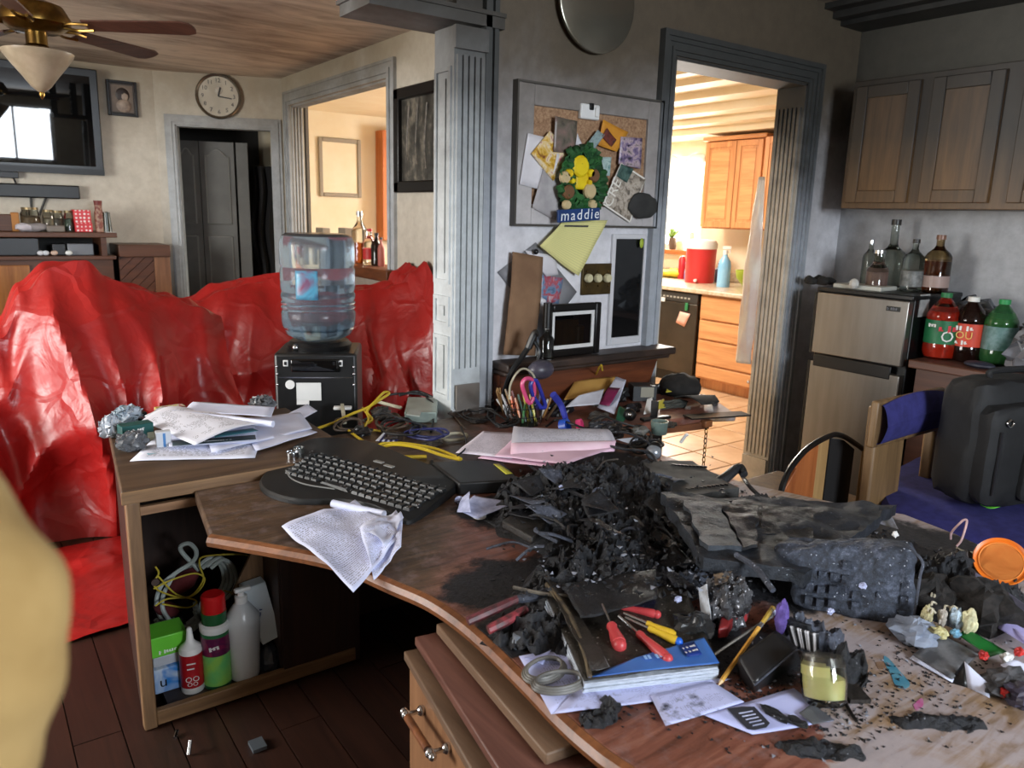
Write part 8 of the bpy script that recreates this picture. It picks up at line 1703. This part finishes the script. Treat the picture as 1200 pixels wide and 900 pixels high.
# coil of grey tape rings
cl_ = thing('ring_coil', 'pair of flat grey ring coils on the white papers', 'coil', dk(648, 800))
for (x, y, ra, rb, rz, z) in ((638, 786, .045, .032, .2, .010), (655, 800, .048, .030, -.3, .016)):
    c = dk(x, y, z); m = MB()
    for k in range(3): m.tube([c + Matrix.Rotation(rz, 3, 'Z') @ V(((ra - .003 * k) * math.cos(s * math.tau / 24), (rb - .003 * k) * math.sin(s * math.tau / 24), .003 * k)) for s in range(25)], .0036, 6, 1)
    m.build('ring', mat('ring_grey', (120, 118, 112), (90, 88, 84), 10, rough=.5) if 'ring_grey' not in bpy.data.materials else bpy.data.materials['ring_grey'], cl_)
M_blup = printed('bluish_print', (196, 202, 244), (120, 124, 170), 24, 34, .5, scorch=.15); M_blue2 = mat('bluish_sheet', (192, 198, 244), (178, 186, 236), 6, rough=.75)
def flat(lab, q, m, z=.002, seed=0, nm='letter'): return sheet(nm, [dk(x, y, z) for x, y in q], m, lab, amp=.002, seed=seed, n=8)
flat('bluish-white sheet under the ring coil at the desk edge', [(608, 770), (646, 838), (760, 800), (690, 756)], M_blup, .0015, 1)
flat('torn bluish-white sheet tip sticking up behind the ring coil', [(612, 772), (630, 770), (646, 762), (636, 780)], M_blue2, .010, 2)
flat('bluish-white sheet in front of the book', [(648, 837), (772, 822), (858, 796), (690, 794)], M_blup, .003, 3)
flat('bluish printed page lying before the pencil tip', [(762, 816), (780, 852), (872, 824), (834, 800)], M_blup, .005, 4)
sl_ = flat('bluish-white sheet with a dark rounded panel left of the candle jar', [(822, 838), (882, 862), (976, 846), (930, 808)], M_blue2, .004, 5)
pp = [dk(x, y, .007) for x, y in ((852, 831), (868, 829), (884, 829), (902, 848), (898, 853), (884, 856), (876, 855))]; MB().prism([(p.x, p.y) for p in pp], DZ + .0075, DZ + .0085).build('dark_panel', mat('panel_ink', (52, 54, 62)), sl_)
for k in range(5): MB().bar(dk(866 + k * 4, 836 + k * 3.6, .0092), dk(882 + k * 3.4, 833 + k * 3.6, .0092), .0022, .0006).build('print_line', M_lav, sl_)
for k, (x, y, l, a) in enumerate(((908, 836, .05, -.9), (935, 846, .03, -.9))): p = dk(x, y, .008); crumple('burnt_scrap', ('long', 'short')[k] + ' burnt paper scrap on the sheet left of the candle jar', p, (.010, l * .55, .004), M_char, 61 + k)
sheet('clear_film', [dk(936, 838, .006), dk(952, 852, .006), dk(978, 846, .006), dk(952, 826, .008)], M_bag, 'small clear film scrap before the candle jar', 'film', amp=.004, seed=8)
# ---- right-hand pile: orange lid, dark cloths, cards, papers
ol = aZ(1174, 676, DZ + .05); dq = (EYE - ol); dq.z *= .6; dq = (dq.normalized() + V((0, 0, .55))).normalized(); ctr_ = ol + V((0, 0, .02)); Mo = dq.to_track_quat('Z', 'Y').to_matrix()
lr = 29 / 900 * (ctr_ - EYE).dot(FWD)
ct2 = EYE + ray(1173, 658) * ((ctr_ - EYE).dot(FWD) / FPX)
lid = thing('orange_lid', 'round orange plastic lid propped on the pile at the right', 'lid', ct2); M_or = mat('orange_plastic', (232, 124, 30), (222, 110, 22), 6, rough=.4)
MB().lathe([(0, -.003), (lr * .97, -.004), (lr, .001), (lr * .97, .004), (lr * .90, .002), (lr * .86, 0), (0, .0005)], ct2, 40, Mo).build('disc', M_or, lid); MB().lathe([(lr * .80, .0005), (lr * .78, .002), (lr * .76, .0005)], ct2, 40, Mo).build('ring_groove', mat('orange_pale', (240, 150, 70)), lid)
M_fur = mat('dark_fur', (16, 15, 15), (44, 40, 38), 60, rough=.95, bump=.5, bsc=140)
def lump(lab, x, y, h, sc, m, seed, name='dark_cloth', cat='cloth'): return crumple(name, lab, dk(x, y, h), sc, m, seed, cat=cat)
CLO = lump('dark brown-black crumpled cloth left of the white spotted one', 1092, 700, .035, (.06, .05, .045), M_fur, 71)
lump('dark fuzzy cloth right of the green card', 1150, 712, .04, (.055, .07, .05), M_fur, 73)
lump('dark grey cloth behind the pile, under the thin wires', 1120, 668, .04, (.07, .05, .045), mat('grey_fuzz', (64, 60, 58), (34, 32, 32), 30, rough=.95), 75)
lump('grey-blue crumpled glove at the left of the right-hand pile', 1074, 742, .02, (.038, .05, .028), mat('glove_grey', (150, 160, 178), (112, 120, 136), 16, rough=.7), 77, 'glove', 'glove')
for k, (x, y, w_, h_, lab, c_) in enumerate(((1086, 722, .010, .020, 'slim pale yellow finger-shaped scrap on the dark cloth', (206, 196, 150)), (1104, 724, .008, .018, 'slim white scrap on the dark cloth right of the yellow one', (200, 190, 178)), (1122, 726, .012, .024, 'pale blue white glove finger in the right-hand pile', (176, 196, 212)), (1135, 730, .014, .026, 'cream glove finger right of the pale blue one', (226, 220, 176)), (1100, 740, .016, .010, 'cream lump in front of the dark cloth', (214, 206, 150)), (1120, 742, .009, .008, 'small light blue scrap before the glove fingers', (120, 176, 206)))):
    c = dk(x, y, .035 + .01 * (k < 4)); crumple('glove_scrap', lab, c, (w_, w_, h_), mat('gs%d' % k, c_, tuple(int(v * .7) for v in c_), 60, rough=.6), 80 + k)
for k in range(9):
    rr_ = random.Random(k); x, y = 1082 + rr_.uniform(0, 40), 700 + rr_.uniform(-4, 20); p = dk(x, y, .06); MB().tube([p, p + V((.012, .004, .002)), p + V((.022 + .01 * rr_.random(), .002, -.006))], .0022, 5).build('pale_thread', mat('thread', (200, 192, 170)) if 'thread' not in bpy.data.materials else bpy.data.materials['thread'], CLO)
sheet('grey_photo_card', [dk(1070, 768, .006), dk(1116, 796, .006), dk(1146, 768, .02), dk(1102, 744, .022)], mat('photo_grey', (120, 122, 126), (70, 72, 76), 30, rough=.5), 'sooty grey printed card lying in front of the right-hand pile', 'card', amp=.002, n=8, solid=.002)
sheet('blue_edge_card', [dk(1066, 772, .003), dk(1116, 800, .003), dk(1118, 796, .005), dk(1070, 768, .005)], M_plain, 'thin bluish card edge beneath the sooty card', 'card', amp=.001, n=4)
sheet('green_card', [dk(1122, 744, .022), dk(1160, 770, .012), dk(1180, 764, .02), dk(1134, 738, .03)], mat('bright_green_card', (22, 110, 44), (16, 92, 36), 8, rough=.4), 'bright green card under the dark fuzzy cloth', 'card', amp=.001, n=6, solid=.002)
wt = [dk(1130, 775, .035), dk(1157, 800, .015), dk(1160, 818, .0), dk(1134, 806, .0)]
sheet('folded_white_card', wt, M_plain, 'small white card standing folded before the green card', 'card', amp=.001, n=4, solid=.0015); sheet('folded_dark_card', [wt[0], wt[3], dk(1112, 800, .0), dk(1122, 786, .012)], M_black, 'black flap behind the small standing white card', 'card', amp=.001, n=4)
for k, (q, lab) in enumerate((([(1166, 716, .03), (1215, 770, .02), (1240, 740, .03), (1180, 700, .045)], 'lavender sheet at the right edge of the pile'), ([(1170, 738, .02), (1215, 765, .018), (1225, 750, .03), (1176, 726, .034)], 'folded lavender sheet below the first at the right edge'), ([(1172, 782, .012), (1215, 812, .006), (1225, 790, .012), (1190, 775, .02)], 'white sheet in the lower right pile'))):
    sheet('lavender_sheet', [dk(*p) for p in q], mat('lavender%d' % k, (178, 172, 226), (160, 154, 206), 7, rough=.75) if k < 2 else M_plain, lab, amp=.006, seed=k + 90, n=8)
for k, (q, lab) in enumerate((([(1140, 672, .06), (1166, 688, .05), (1168, 700, .05), (1140, 688, .055)], 'grey fabric flap beneath the orange lid'), ([(1180, 696, .05), (1210, 716, .05), (1210, 730, .04), (1182, 716, .04)], 'grey fabric flap at the right edge below the orange lid'))): sheet('grey_flap', [dk(*p) for p in q], mat('flap%d' % k, (104, 104, 122), (80, 80, 96), 20, rough=.8), lab, 'fabric', amp=.006, seed=k + 95, n=8, solid=.003)
lump('grey fuzzy scrap at the lower right edge', 1180, 800, .012, (.05, .03, .018), mat('fuzz2', (92, 90, 92), (50, 50, 52), 40, rough=.95), 97)
lump('dark purple-grey pouch at the bottom of the right edge', 1200, 816, .015, (.03, .03, .02), mat('pouch_pg', (60, 56, 72)), 98, 'pouch', 'pouch')
for k, (x, y, lab) in enumerate(((1178, 812, 'small red crumb right of the standing white card'), (1194, 764, 'red scrap on the lavender sheets'), (1153, 768, 'red bead at the end of the green card'))): lump(lab, x, y, .012 + .02 * (k > 0), (.010, .008, .008), mat('redc%d' % k, (206, 50, 44), (150, 30, 30), 60), 101 + k, 'red_scrap', 'scrap')
lump('small white cap at the front of the green card', 1180, 770, .025, (.012, .01, .008), M_white, 107, 'white_disc', 'cap')
MB().tube([dk(1114, 632, .01), dk(1115, 624, .03), dk(1124, 614, .06), dk(1130, 609, .075), dk(1133, 612, .07), dk(1127, 632, .03), dk(1121, 640, .01)], .0028, 6).build('pink_wire', mat('pinkish_wire', (206, 170, 170), (170, 140, 140), 40), None, 'thin pale pink wire looped upright before the blue seat', 'wire')
MB().tube([dk(1121, 642, .01), dk(1130, 646, .02), dk(1142, 648, .03)], .0022, 6).build('pale_wire', M_cwh, None, 'short pale wire running toward the orange lid', 'wire')
MB().tube([dk(1120, 648, .015), dk(1123, 662, .03), dk(1126, 672, .04)], .0025, 6).build('brown_wire', M_cbr, None, 'brown wire dropping into the dark cloth', 'wire')
MB().tube([dk(1130, 658, .02), dk(1140, 668, .03), dk(1150, 674, .035)], .0022, 6).build('pale_wire', M_cwh, None, 'second short pale wire under the edge of the orange lid', 'wire')
sheet('plastic_scrap', [dk(1028, 614, .02), dk(1052, 622, .012), dk(1044, 606, .03), dk(1030, 604, .035)], mat('scorch_film', (150, 150, 160), (90, 84, 76), 40, rough=.3), 'grey melted film scrap at the back right corner of the slab', 'film', amp=.012, seed=66, n=10)
crumple('white_nut', 'small white nut on top of the burnt block', dk(1049, 626, .15), (.006, .006, .006), M_white, 5, fl=DZ)
for k, (x, y, h, lab) in enumerate(((1006, 684, .09, 'white paper fleck on the face of the burnt block'), (968, 714, .03, 'white torn fleck at the lower left of the burnt block'), (790, 700, .05, 'pale plastic chip on the ash mound'), (728, 690, .05, 'bright plastic chip above the red screwdriver'), (900, 716, .04, 'pale chip beside the purple scrap'), (655, 570, .08, 'white fleck on the left of the heap'))): crumple('pale_chip', lab, dk(x, y, h) - V((0, .01, 0)), (.009, .006, .006), M_lav, 120 + k)
# ---- sooty odds and ends packing the back of the desk
M_odd = [mat('odd_%d' % k, a, b, 30, rough=r) for k, (a, b, r) in enumerate((((30, 30, 32), (12, 12, 13), .35), ((70, 62, 54), (36, 32, 28), .7), ((24, 26, 34), (10, 10, 12), .4), ((112, 112, 108), (70, 70, 68), .5), ((60, 44, 34), (34, 26, 22), .6)))]
for k, (x, y, sx, sy, sz, mi, lab) in enumerate((
    (724, 462, .05, .035, .045, 0, 'black lump between the mailer and the charcoal box'), (742, 478, .045, .03, .02, 2, 'dark blue-black lump before the charcoal box'), (700, 488, .04, .03, .02, 1, 'brown-grey scrap before the envelopes'),
    (745, 446, .06, .04, .03, 4, 'brown scrap behind the charcoal box'), (776, 456, .05, .035, .03, 0, 'black lump left of the baseball cap'), (650, 482, .035, .03, .03, 0, 'black lump at the foot of the blue strap'),
    (576, 472, .05, .03, .03, 2, 'blue-black lump left of the bristle brush'), (560, 492, .04, .03, .012, 1, 'flat brown-grey scrap behind the pink forms'), (540, 484, .05, .035, .014, 4, 'flat brown scrap beside the diagonal cord'), (506, 520, .04, .025, .012, 1, 'grey-brown scrap behind the yellow cable loop'),
    (462, 512, .035, .025, .018, 4, 'brown scrap behind the striped card'), (424, 506, .04, .03, .02, 0, 'black lump in the cable tangle behind the keyboard'), (448, 486, .04, .03, .03, 1, 'brown-grey lump in the cable tangle left of the silver box'), (720, 506, .05, .035, .028, 0, 'black lump beside the cable coil'), (750, 506, .035, .03, .02, 3, 'grey scrap behind the ball camera'),
    (786, 498, .03, .02, .012, 1, 'brown-grey scrap at the front edge of the wing'), (700, 470, .03, .02, .03, 3, 'grey scrap tucked under the mailer'), (662, 478, .04, .03, .035, 2, 'blue-black lump between the strap and white envelope'))):
    crumple('sooty_scrap', lab, dk(x, y, sz * .7), (sx, sy, sz), M_odd[mi], 200 + k)
for k, pts in enumerate(([(690, 496, .02), (706, 488, .05), (724, 494, .04), (744, 500, .02)], [(560, 470, .02), (572, 462, .05), (590, 466, .06), (606, 480, .02)], [(640, 500, .01), (652, 492, .03), (668, 496, .05), (690, 504, .03)], [(426, 492, .01), (450, 484, .04), (468, 490, .05), (500, 500, .01)], [(540, 476, .01), (556, 482, .03), (572, 480, .04), (596, 494, .01)], [(704, 512, .03), (726, 506, .06), (748, 512, .05), (764, 522, .02)])):
    cable(('black cord arching before the envelopes', 'black cord arching left of the lamp base', 'black cord winding in front of the pens', 'dark cord arching over the cable tangle', 'dark cord winding behind the pink forms', 'sooty cord arching above the cable coil')[k], pts, .0045, (M_cbk, M_char)[k % 2])
